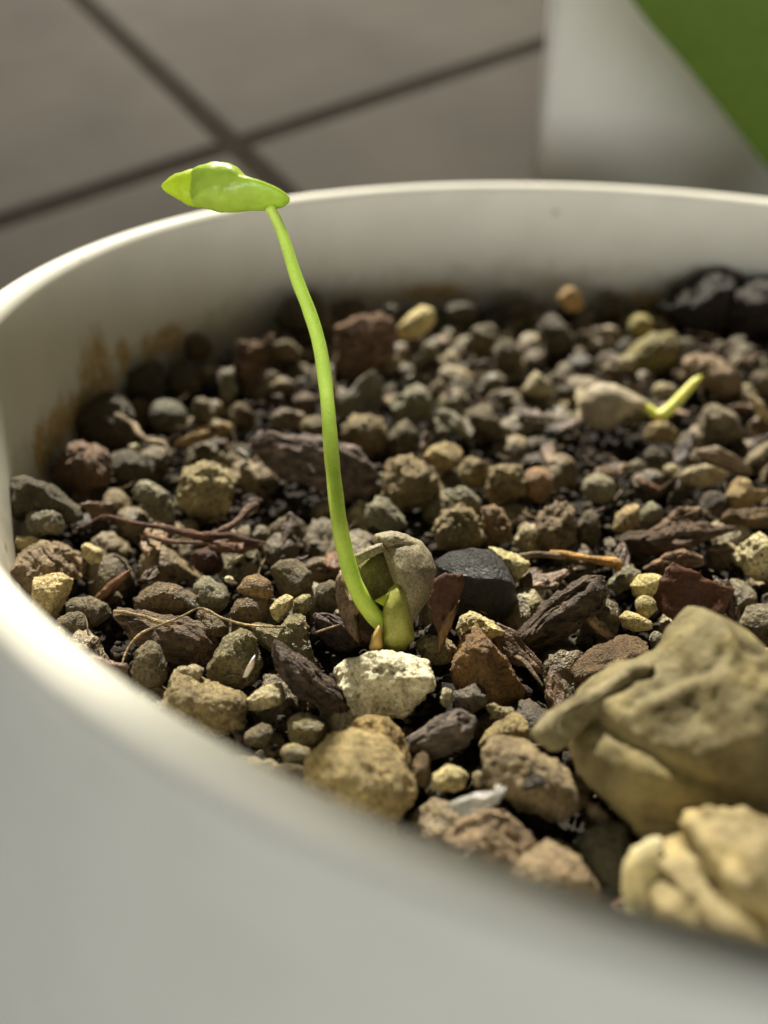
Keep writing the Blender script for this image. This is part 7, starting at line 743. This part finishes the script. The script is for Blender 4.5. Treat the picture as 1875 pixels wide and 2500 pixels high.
# ------------------------------------------------------------------ things built of parts from measured outlines
def part(name, parent, origin, spec, mat, style, seed, sub, colr=None, wet=0., spk=.1, ridges=(), rough=1.):
    loc, poly, D = spec
    P, f, mid = body(poly, D, style, seed, sub, ridges, rough)
    P = P@VIEW.T
    o = link(name, mesh(name, P, f, mat), parent, np.array(loc) - np.array(origin))
    if colr: o.color = (*colr, 1)
    o['wet'] = float(wet); o['speckle'] = float(spk)
    return o
def root(name, origin, label, cat, grp=None):
    e = bpy.data.objects.new(name, None); COL.objects.link(e); e.location = Vector(origin)*MM; e.empty_display_size = .003
    return tag(e, label, cat, grp)
G = {
    'seed_origin': (-30.66, -32.55, 53.5),
    'stem': ([(-41.08, -15.88, 88.65), (-40.41, -15.99, 87.36), (-39.71, -16.43, 85.57), (-38.82, -17.38, 82.99), (-37.65, -18.41, 80.29), (-36.76, -19.41, 77.63), (-36.17, -20.82, 74.7), (-35.79, -22.3, 71.67), (-35.44, -24.49, 69.0), (-34.95, -27.35, 66.77), (-34.45, -29.93, 64.97), (-33.91, -31.1, 62.79), (-33.17, -32.27, 60.6), (-32.18, -33.05, 58.72), (-31.03, -33.47, 57.11), (-29.92, -33.59, 55.98)], [0.466, 0.488, 0.525, 0.565, 0.607, 0.641, 0.663, 0.685, 0.7, 0.707, 0.713, 0.732, 0.769, 0.816, 0.837, 0.843]),
    'cot': ((-43.79, -14.75, 90.02), [(-4.31, 1.44), (-3.33, 1.82), (-2.36, 2.06), (-0.84, 1.95), (0.03, 1.52), (0.89, 0.68), (1.98, 0.11), (3.49, -0.33), (4.42, -0.8), (4.42, -1.13), (3.71, -1.56), (2.19, -1.78), (0.24, -1.95), (-1.92, -2.06), (-2.57, -1.86), (-4.09, -1.54), (-4.42, -0.46)], 2.4),
    'cot_backlit': ((-48.94, -13.31, 89.69), [(-2.03, 0.03), (-1.5, 0.66), (-0.84, 1.18), (0.49, 1.55), (1.48, 1.71), (2.03, 0.61), (2.03, -1.38), (1.15, -1.71), (0.15, -1.51), (-0.95, -0.85), (-1.72, -0.36)], 1.2),
    'lobe': ((-28.11, -30.12, 58.96), [(-2.49, 3.09), (-1.66, 4.05), (-0.29, 4.19), (1.09, 3.5), (2.05, 2.27), (2.49, 1.03), (2.35, -0.76), (1.77, -1.99), (0.95, -3.23), (0.4, -4.19), (-0.29, -4.19), (-0.84, -2.82), (-1.39, -0.76), (-1.8, 1.03)], 3.0),
    'peak': ((-29.12, -28.01, 61.87), [(-2.45, -0.18), (-2.17, 0.58), (-0.72, 0.94), (0.65, 0.65), (1.89, -0.04), (2.45, -0.94), (0.65, -0.8), (-0.72, -0.66), (-1.55, -0.73)], 2.0),
    'flap': ((-31.59, -29.67, 61.51), [(-1.63, -0.14), (-0.14, 0.65), (1.08, 1.08), (1.63, 0.41), (0.41, -0.07), (-0.68, -0.68), (-1.22, -1.08), (-1.56, -0.68)], 0.9),
    'inside': ((-30.66, -29.9, 58.2), [(-2.29, 1.87), (-1.04, 2.91), (0.35, 3.25), (1.18, 1.73), (2.15, 0.07), (2.29, -1.87), (0.9, -3.25), (-0.48, -2.98), (-1.45, -1.04), (-2.15, 0.62)], 1.6),
    'rim': ((-33.43, -32.57, 57.74), [(-1.27, 2.29), (-1.02, 3.1), (-0.55, 3.5), (-0.69, 2.29), (-0.55, 0.67), (-0.08, -0.94), (0.73, -2.02), (1.27, -3.1), (0.8, -3.5), (-0.08, -2.43), (-0.78, -1.08), (-1.21, 0.67)], 0.9),
    'hollow': ((-32.36, -30.54, 56.09), [(-2.09, 2.93), (-0.98, 3.49), (0.7, 2.37), (1.95, -0.42), (2.09, -2.65), (0.7, -3.49), (-0.42, -2.93), (-1.54, -1.12), (-2.02, 0.98)], 1.4),
    'stub': ((-29.02, -33.46, 57.29), [(-1.3, 1.69), (-0.84, 2.49), (-0.03, 3.13), (0.7, 2.76), (1.1, 1.15), (1.33, -0.32), (1.57, -2.06), (0.64, -3.13), (-0.7, -3.13), (-1.57, -2.33), (-1.53, -0.45), (-1.3, 0.88)], 1.7),
    'notch': ((-30.52, -33.07, 59.0), [(-0.7, -0.13), (0.7, 0.66), (0.5, 0.07), (0.17, -0.66)], 0.25),
    'bud': ((-30.99, -35.51, 56.49), [(-0.61, -0.9), (-0.39, 0.28), (0.27, 1.29), (0.53, 0.94), (0.61, -0.9), (-0.02, -1.29)], 0.6),
    'sprout_origin': (3.03, 16.49, 53.74),
    'seed2': ((2.24, 15.84, 55.43), [(-4.97, 0.75), (-4.05, 2.6), (-2.2, 3.53), (0.12, 3.41), (2.43, 2.37), (4.97, 0.75), (4.86, -0.17), (2.2, -0.52), (1.04, -1.91), (-0.81, -3.53), (-3.12, -3.07), (-4.51, -1.1)], 2.6),
    'shoot': ([(5.72, 15.37, 56.55), (7.01, 14.63, 55.92), (7.85, 13.95, 55.39), (8.66, 13.7, 55.53), (9.73, 14.07, 56.38), (11.51, 15.14, 58.03), (13.06, 16.12, 59.55), (14.06, 16.58, 60.27)], [0.505, 0.64, 0.776, 0.865, 0.818, 0.727, 0.545, 0.136]),
    'uflake_origin': (-25.15, -34.4, 53.7),
    'uflake': ((-24.7, -33.39, 58.68), [(-1.08, 2.37), (-0.28, 2.93), (0.78, 2.77), (1.33, 3.06), (1.5, 2.24), (1.24, 0.91), (0.64, -0.28), (-0.22, -1.6), (-0.68, -3.06), (-1.21, -1.6), (-1.5, -0.15), (-1.31, 1.18)], 0.45),
    'ucurl': ((-24.5, -34.99, 57.49), [(1.05, 2.98), (0.35, 1.61), (-0.17, 1.08), (-0.83, -0.43), (-1.05, -2.98), (-0.63, -2.0), (-0.17, -0.69), (0.35, 0.62), (0.81, 1.93)], 0.35),
    'husk1': ((-7.0, -47.78, 57.6), [(-9.09, 0.31), (-8.57, 1.7), (-6.84, 4.12), (-5.25, 5.58), (-3.72, 5.99), (-1.99, 6.62), (-1.23, 8.21), (0.09, 8.97), (1.65, 9.39), (3.2, 9.04), (4.42, 8.07), (4.94, 6.89), (5.8, 5.16), (8.4, 1.7), (9.09, -3.15), (8.4, -7.66), (4.94, -9.39), (0.09, -9.39), (-2.68, -8.35), (-4.42, -6.62), (-6.5, -3.85), (-8.05, -1.42)], 7.5),
    'husk1_ridges': [([(0.73, 8.67), (0.61, 7.81), (0.36, 6.95), (-0.37, 6.1), (-1.6, 5.48), (-3.07, 4.87), (-4.66, 4.01), (-6.01, 3.28), (-6.38, 2.66)], 0.88, 0.96), ([(0.73, 8.06), (1.47, 6.71), (2.57, 5.36), (3.55, 4.38), (4.29, 3.4), (4.78, 1.81), (5.27, -0.03)], 0.8, 0.96), ([(0.12, 5.73), (0.36, 4.26), (0.73, 2.66), (1.22, 1.19), (1.47, -0.65)], 0.48, 0.84), ([(-8.83, 1.19), (-8.83, 0.21), (-8.59, -0.89), (-7.85, -2.0), (-6.87, -3.47), (-5.52, -4.94)], 0.64, 0.72), ([(-6.26, -2.0), (-3.8, -1.26), (-1.35, -2.0), (0.49, -3.1)], 0.4, 0.84), ([(-1.97, 3.89), (-1.11, 2.42), (-1.35, 0.82)], -0.32, 0.54), ([(2.33, 8.55), (3.31, 7.81), (3.92, 6.71), (4.41, 5.36)], 0.48, 0.6), ([(0.24, 7.44), (-0.74, 6.34), (-1.97, 5.73), (-3.19, 5.24), (-4.42, 4.87), (-5.28, 4.13), (-5.77, 3.52)], -0.56, 0.27), ([(-7.48, 2.42), (-6.01, 1.56), (-3.8, 0.46), (-1.35, -0.65), (1.1, -1.75)], -0.64, 0.45), ([(-4.42, -3.71), (-2.58, -4.33), (-0.13, -5.55)], -0.48, 0.45), ([(-3.8, 1.81), (-2.58, 2.66)], 0.32, 0.72)],
    'husk1_origin': (-6.03, -45.88, 53.2),
    'husk1b': ((-15.12, -48.02, 61.85), [(-4.66, -1.91), (-3.43, -0.75), (-1.41, 0.35), (0.51, 1.34), (2.17, 2.67), (3.83, 3.07), (4.66, 2.47), (2.67, 1.48), (0.85, -0.08), (-0.98, -1.74), (-2.31, -2.97), (-3.47, -3.07)], 0.8),
    'husk1c': ((-14.06, -59.54, 58.75), [(-0.77, 1.87), (0.56, 2.64), (1.19, 2.73), (0.78, 1.18), (-0.08, 0.27), (-0.17, -0.64), (0.56, -1.55), (-0.08, -2.73), (-1.08, -2.37), (-1.19, -0.64), (-1.1, 1.0)], 0.7),
    'husk2': ((-8.61, -60.19, 59.57), [(-5.11, 0.25), (-4.17, 1.05), (-3.1, 1.94), (-3.01, 3.06), (-1.5, 3.82), (0.11, 4.31), (1.71, 3.82), (3.86, 3.01), (5.2, 0.07), (4.31, -3.5), (1.71, -4.31), (-0.6, -4.22), (-2.83, -3.86), (-4.35, -3.06), (-4.98, -1.99), (-5.2, -0.83)], 5.0),
    'plastic': ((-23.33, -52.11, 56.2), [(-2.13, -0.09), (-0.45, 0.58), (1.12, 0.72), (2.13, 1.03), (1.46, 0.04), (0.0, -0.45), (-1.34, -1.03)], 0.45),
    'chip': ((-41.86, -38.56, 55.85), [(0.59, 1.08), (0.03, 0.11), (-0.59, -1.08), (-0.09, -1.0), (0.47, -0.11)], 0.3),
}
STEM = plant_material('fresh_stem', (.64, .86, .15), .42, .8, 0, .06, .35, .10)
STUB = plant_material('olive_stalk', (.40, .41, .10), .45, .5, 0, .18, .4, .35)
COT = plant_material('cotyledon_green', (.50, .65, .10), .32, .6, .3, .10, .5)
COT_BACKLIT = plant_material('cotyledon_backlit_tint', (.62, .74, .07), .3, .4, .5, .08)  # light shining through the leaf tip, put into a yellower base colour
SHELL = plant_material('seed_shell', (.29, .25, .165), .6, .08, 0, .22, .25, .8)
SHELLIN = plant_material('seed_inside', (.20, .18, .06), .6, .2, 0, .30, .3, .6)
RIMM = plant_material('shell_edge', (.17, .11, .07), .6, .1, 0, .45, .4, .9)
BUD = plant_material('orange_bud', (.50, .33, .11), .5, .3, 0, .15)

o0 = G['seed_origin']
sd = root('seedling', o0, 'bright green seedling with one long bent stem rising from a split seed husk', 'seedling')
V, Fc = tube(np.array(G['stem'][0]) - o0, G['stem'][1], 20, .05, 3)
link('stem', mesh('stem', V, Fc, STEM), sd)
def leaf_part(name, key, mat, seed, parent):
    loc, poly, D = G[key]
    P, f, mid = body(poly, D, 'smooth', seed, 6)
    # flatten the underside and dish the upper face like a thick seed leaf
    P = P@VIEW.T
    return link(name, mesh(name, P, f, mat), parent, np.array(loc) - o0)
tag(leaf_part('cotyledon', 'cot', COT, 41, sd), 'glossy mid green seed leaf')
tag(leaf_part('cotyledon', 'cot_backlit', COT_BACKLIT, 42, sd), 'yellow green seed leaf tip with its backlit glow put into the colour')  # separate lump for the backlit tip, not a second seed leaf
hk = part('seed_husk', sd, o0, G['lobe'], SHELL, 'smooth', 43, 6)
def sub_part(name, key, mat, style, seed, sub=5):
    return part(name, hk, G['lobe'][0], G[key], mat, style, seed, sub)
sub_part('husk_flap', 'flap', SHELL, 'flake', 44)
sub_part('husk_interior', 'inside', SHELLIN, 'smooth', 45)
sub_part('husk_edge', 'rim', RIMM, 'flake', 46)
sub_part('husk_hollow', 'hollow', RIMM, 'smooth', 47)
sub_part('husk_peak', 'peak', SHELL, 'pebble', 53)
part('stalk', sd, o0, G['stub'], STUB, 'smooth', 48, 5)
part('membrane', sd, o0, G['notch'], COT_BACKLIT, 'flake', 49, 4)
part('bud', sd, o0, G['bud'], BUD, 'smooth', 50, 4)

o1 = G['sprout_origin']
s2 = root('sprouting_seed', o1, 'second small seed with a bent pale yellow shoot in the back right', 'sprout')
part('seed_coat', s2, o1, G['seed2'], plant_material('seed_coat', (.40, .34, .24), .7, .1, 0, .2, .3), 'smooth', 51, 5)
V, Fc = tube(np.array(G['shoot'][0]) - o1, G['shoot'][1], 14, .06, 5)
link('shoot', mesh('shoot', V, Fc, plant_material('pale_shoot', (.80, .78, .22), .4, .6, 0, .1)), s2)

o2 = G['uflake_origin']
uf = root('upright_leaf_flake', o2, 'upright red brown leaf flake with a curled tan edge beside the seed husk', 'flake')
part('blade', uf, o2, G['uflake'], FLAKE, 'flake', 61, 5, (.13, .062, .038))
part('curled_edge', uf, o2, G['ucurl'], FLAKE, 'flake', 62, 5, (.34, .20, .09))

o3 = G['husk1_origin']
h1 = root('wrinkled_husk', o3, 'large wrinkled tan seed pod with a peaked top at the right edge', 'seed pod', 'wrinkled pods')
part('pod_wall', h1, o3, G['husk1'], HUSK, 'husk', 71, 6, (.205, .172, .085), ridges=G['husk1_ridges'], rough=.8)
part('pod_rim', h1, o3, G['husk1b'], HUSK, 'flake', 72, 5, (.25, .215, .12))
part('pod_flap', h1, o3, G['husk1c'], HUSK, 'flake', 73, 5, (.46, .41, .25))
o4 = G['husk2'][0]
P, f, _ = body(G['husk2'][1], G['husk2'][2], 'husk', 75, 6, (), 2.4)
h2 = link('wrinkled_husk', mesh('wrinkled_husk', P, f, HUSK), None, o4, VIEW); h2.color = (.28, .228, .118, 1)
tag(h2, 'wrinkled golden pod in the lower right corner behind the front rim', 'seed pod', 'wrinkled pods')

t = NT('clear_scrap'); t.set(Base_Color=(.75, .75, .72, 1), Roughness=.18, Transmission_Weight=.75, IOR=1.45)
t.bump(t.tex('Noise', t.coord(), 900, Detail=3).outputs['Fac'], .0004, .8)
P, f, _ = body(G['plastic'][1], G['plastic'][2], 'flake', 81, 5)
tag(link('plastic_scrap', mesh('plastic_scrap', P, f, t.m), None, G['plastic'][0], VIEW), 'clear shiny plastic scrap in front of the big pinkish pebble', 'scrap')
t = NT('white_shell'); t.set(Base_Color=(.78, .78, .74, 1), Roughness=.35, Subsurface_Weight=.2, Subsurface_Scale=.001)
P, f, _ = body(G['chip'][1], G['chip'][2], 'flake', 82, 4)
tag(link('shell_chip', mesh('shell_chip', P, f, t.m), None, G['chip'][0], VIEW), 'white shell chip stuck to the wet olive stone', 'shell')

# ------------------------------------------------------------------ white planter and big leaf behind
PB = np.array((22.28, 227.6, 45.93))
PU, PW, PH, PLEAN = ((0.9832, -0.174597, -0.053232), (0.182108, 0.918416, 0.351211), 77.27, -4.68)
PR = np.stack([PU, PW, GN], 1)
def rrect(x0, x1, y0, y1, r, z, n=6):
    out = []
    for cx, cy, a0 in ((x1-r, y0+r, -90), (x1-r, y1-r, 0), (x0+r, y1-r, 90), (x0+r, y0+r, 180)):
        for k in range(n+1):
            a = math.radians(a0 + 90*k/n); out.append((cx + r*math.cos(a), cy + r*math.sin(a), z))
    return out
rings = [rrect(2, 218, 2, 178, 4, 0), rrect(0, 220, 0, 180, 5, 2), rrect(PLEAN, 220-PLEAN, 0, 180, 5, PH), rrect(PLEAN+1, 219-PLEAN, 1, 179, 5, PH+2),
         rrect(PLEAN+4, 216-PLEAN, 4, 176, 4, PH+2), rrect(PLEAN+5, 215-PLEAN, 5, 175, 4, PH), rrect(8, 212, 8, 172, 4, PH*.8)]
nr_ = len(rings[0]); V = [p for r in rings for p in r]; Fc = []
for i in range(len(rings)-1):
    for k in range(nr_):
        a, b = i*nr_+k, i*nr_+(k+1) % nr_; Fc.append((a, b, b+nr_, a+nr_))
Fc.append(tuple(range((len(rings)-1)*nr_, len(rings)*nr_)))
t = NT('white_glaze'); v = t.coord()
t.l(t.ramp(t.tex('Noise', v, 30, Detail=4).outputs['Fac'], [(.3, (.78, .76, .70)), (.7, (.84, .82, .76))]), t.b.inputs['Base Color']); t.set(Roughness=.4, Specular_IOR_Level=.4)
pl = link('planter', mesh('planter', V, Fc, t.m), None, PB, PR)
tag(pl, 'plain white square planter standing behind the flower pot', 'planter')

LF = {'origin': (76.06, 180.88, 148.43), 'a': [(46.29, 148.62, 159.28), (31.55, 147.82, 153.1), (22.43, 146.19, 140.48), (18.32, 144.25, 125.4), (21.18, 142.65, 112.99), (28.75, 141.46, 103.77), (36.67, 140.62, 97.32), (44.16, 139.82, 91.07), (52.41, 138.87, 83.72), (60.81, 137.89, 76.13), (69.88, 136.86, 68.18), (81.37, 135.67, 58.96), (95.28, 134.41, 49.18)], 'b': [(48.27, 148.62, 159.31), (62.89, 148.27, 156.59), (78.21, 146.82, 145.36), (91.56, 144.74, 129.2), (101.58, 142.47, 111.62), (106.1, 141.14, 101.29), (108.77, 139.86, 91.44), (109.69, 138.8, 83.21), (109.1, 137.84, 75.74), (107.28, 136.84, 68.0), (104.43, 135.95, 61.14), (100.87, 135.04, 54.07), (95.6, 134.38, 48.94)], 'stalk_end': (134.31, 258.93, 133.71)}
LEAFM = plant_material('big_leaf_green', (.050, .084, .010), .5, .0, .42, .12, .4)
MIDM = plant_material('leaf_rib', (.22, .34, .05), .45, .2, 0, .1)
lr = root('houseplant', LF['origin'], 'big blurred green leaf hanging in at the top right corner', 'houseplant')
L0 = np.array(LF['origin'])
edgeA, edgeB = np.array(LF['a']), np.array(LF['b'])        # the two long edges, stalk end first
nseg, mseg = 48, 16
ta = np.linspace(0, 1, len(edgeA)); tt = np.linspace(0, 1, nseg)
A_ = np.stack([np.interp(tt, ta, edgeA[:, k]) for k in range(3)], 1); B_ = np.stack([np.interp(tt, np.linspace(0, 1, len(edgeB)), edgeB[:, k]) for k in range(3)], 1)
for _ in range(3):
    A_[1:-1] = (A_[:-2]+2*A_[1:-1]+A_[2:])/4; B_[1:-1] = (B_[:-2]+2*B_[1:-1]+B_[2:])/4
V, Fc = [], []
for i in range(nseg):
    for j in range(mseg+1):
        s = j/mseg; p = A_[i]*(1-s) + B_[i]*s
        wd = np.linalg.norm(B_[i]-A_[i])
        p = p + FWD*wd*.03*(1-abs(2*s-1)**2) - L0
        V.append(p)
for i in range(nseg-1):
    for j in range(mseg):
        a = i*(mseg+1)+j; Fc.append((a, a+1, a+mseg+2, a+mseg+1))
lb = link('leaf', mesh('leaf', V, Fc, LEAFM), lr)
Vv = np.array(V).reshape(nseg, mseg+1, 3)
V, Fc = tube(Vv[::6, mseg//2] - FWD*.2, [1.3, .4], 10)
link('midrib', mesh('midrib', V, Fc, MIDM), lr)
stalk = [Vv[0, mseg//2], Vv[0, mseg//2] + np.array((8, 10, 20)), Vv[0, mseg//2] + np.array((20, 20, 30)), np.array(LF['stalk_end']) - L0 + np.array((0, 0, 60)), np.array(LF['stalk_end']) - L0]
V, Fc = tube(stalk, [1.4, 1.8, 2.2], 10)
link('petiole', mesh('petiole', V, Fc, MIDM), lr)

# unseen leaf added above the picture, shaped to shade the front right of the rim
def shade_leaf(p0, p1, p2, side, up, w):
    p0, p1, p2, side, up = map(np.array, (p0, p1, p2, side, up)); V, Fc = [], []
    for i in range(25):
        t_ = i/24; c = p0*(1-t_)**2 + p1*2*t_*(1-t_) + p2*t_*t_; ww = w*math.sin(math.pi*min(1, t_*.97+.03))**.5
        for j in range(9):
            s_ = j/4-1; V.append(c + side*ww*s_ + up*abs(s_)*1.5 - L0)
    for i in range(24):
        for j in range(8):
            a = i*9+j; Fc.append((a, a+1, a+10, a+9))
    return V, Fc
SL = ((12.0, 96.4, 222.0), (-32.8, 73.2, 222.0), (-73.6, 100.0, 222.0), (0.0, -0.67656, 0.73639), (-0.17667, 0.72481, 0.66592), 4.6)
V, Fc = shade_leaf(*SL)
l2 = link('leaf', mesh('leaf', V, Fc, LEAFM), lr)  # added for its shade on the rim, parented to the houseplant
V, Fc = tube([np.array(SL[0]) - L0, np.array(SL[0]) - L0 + np.array((25, 40, 14)), np.array(LF['stalk_end']) - L0 + np.array((-5, -20, 70)), np.array(LF['stalk_end']) - L0], [1.2, 1.6, 2.2], 10)
link('petiole', mesh('petiole', V, Fc, MIDM), lr)  # stalk of the added shade leaf
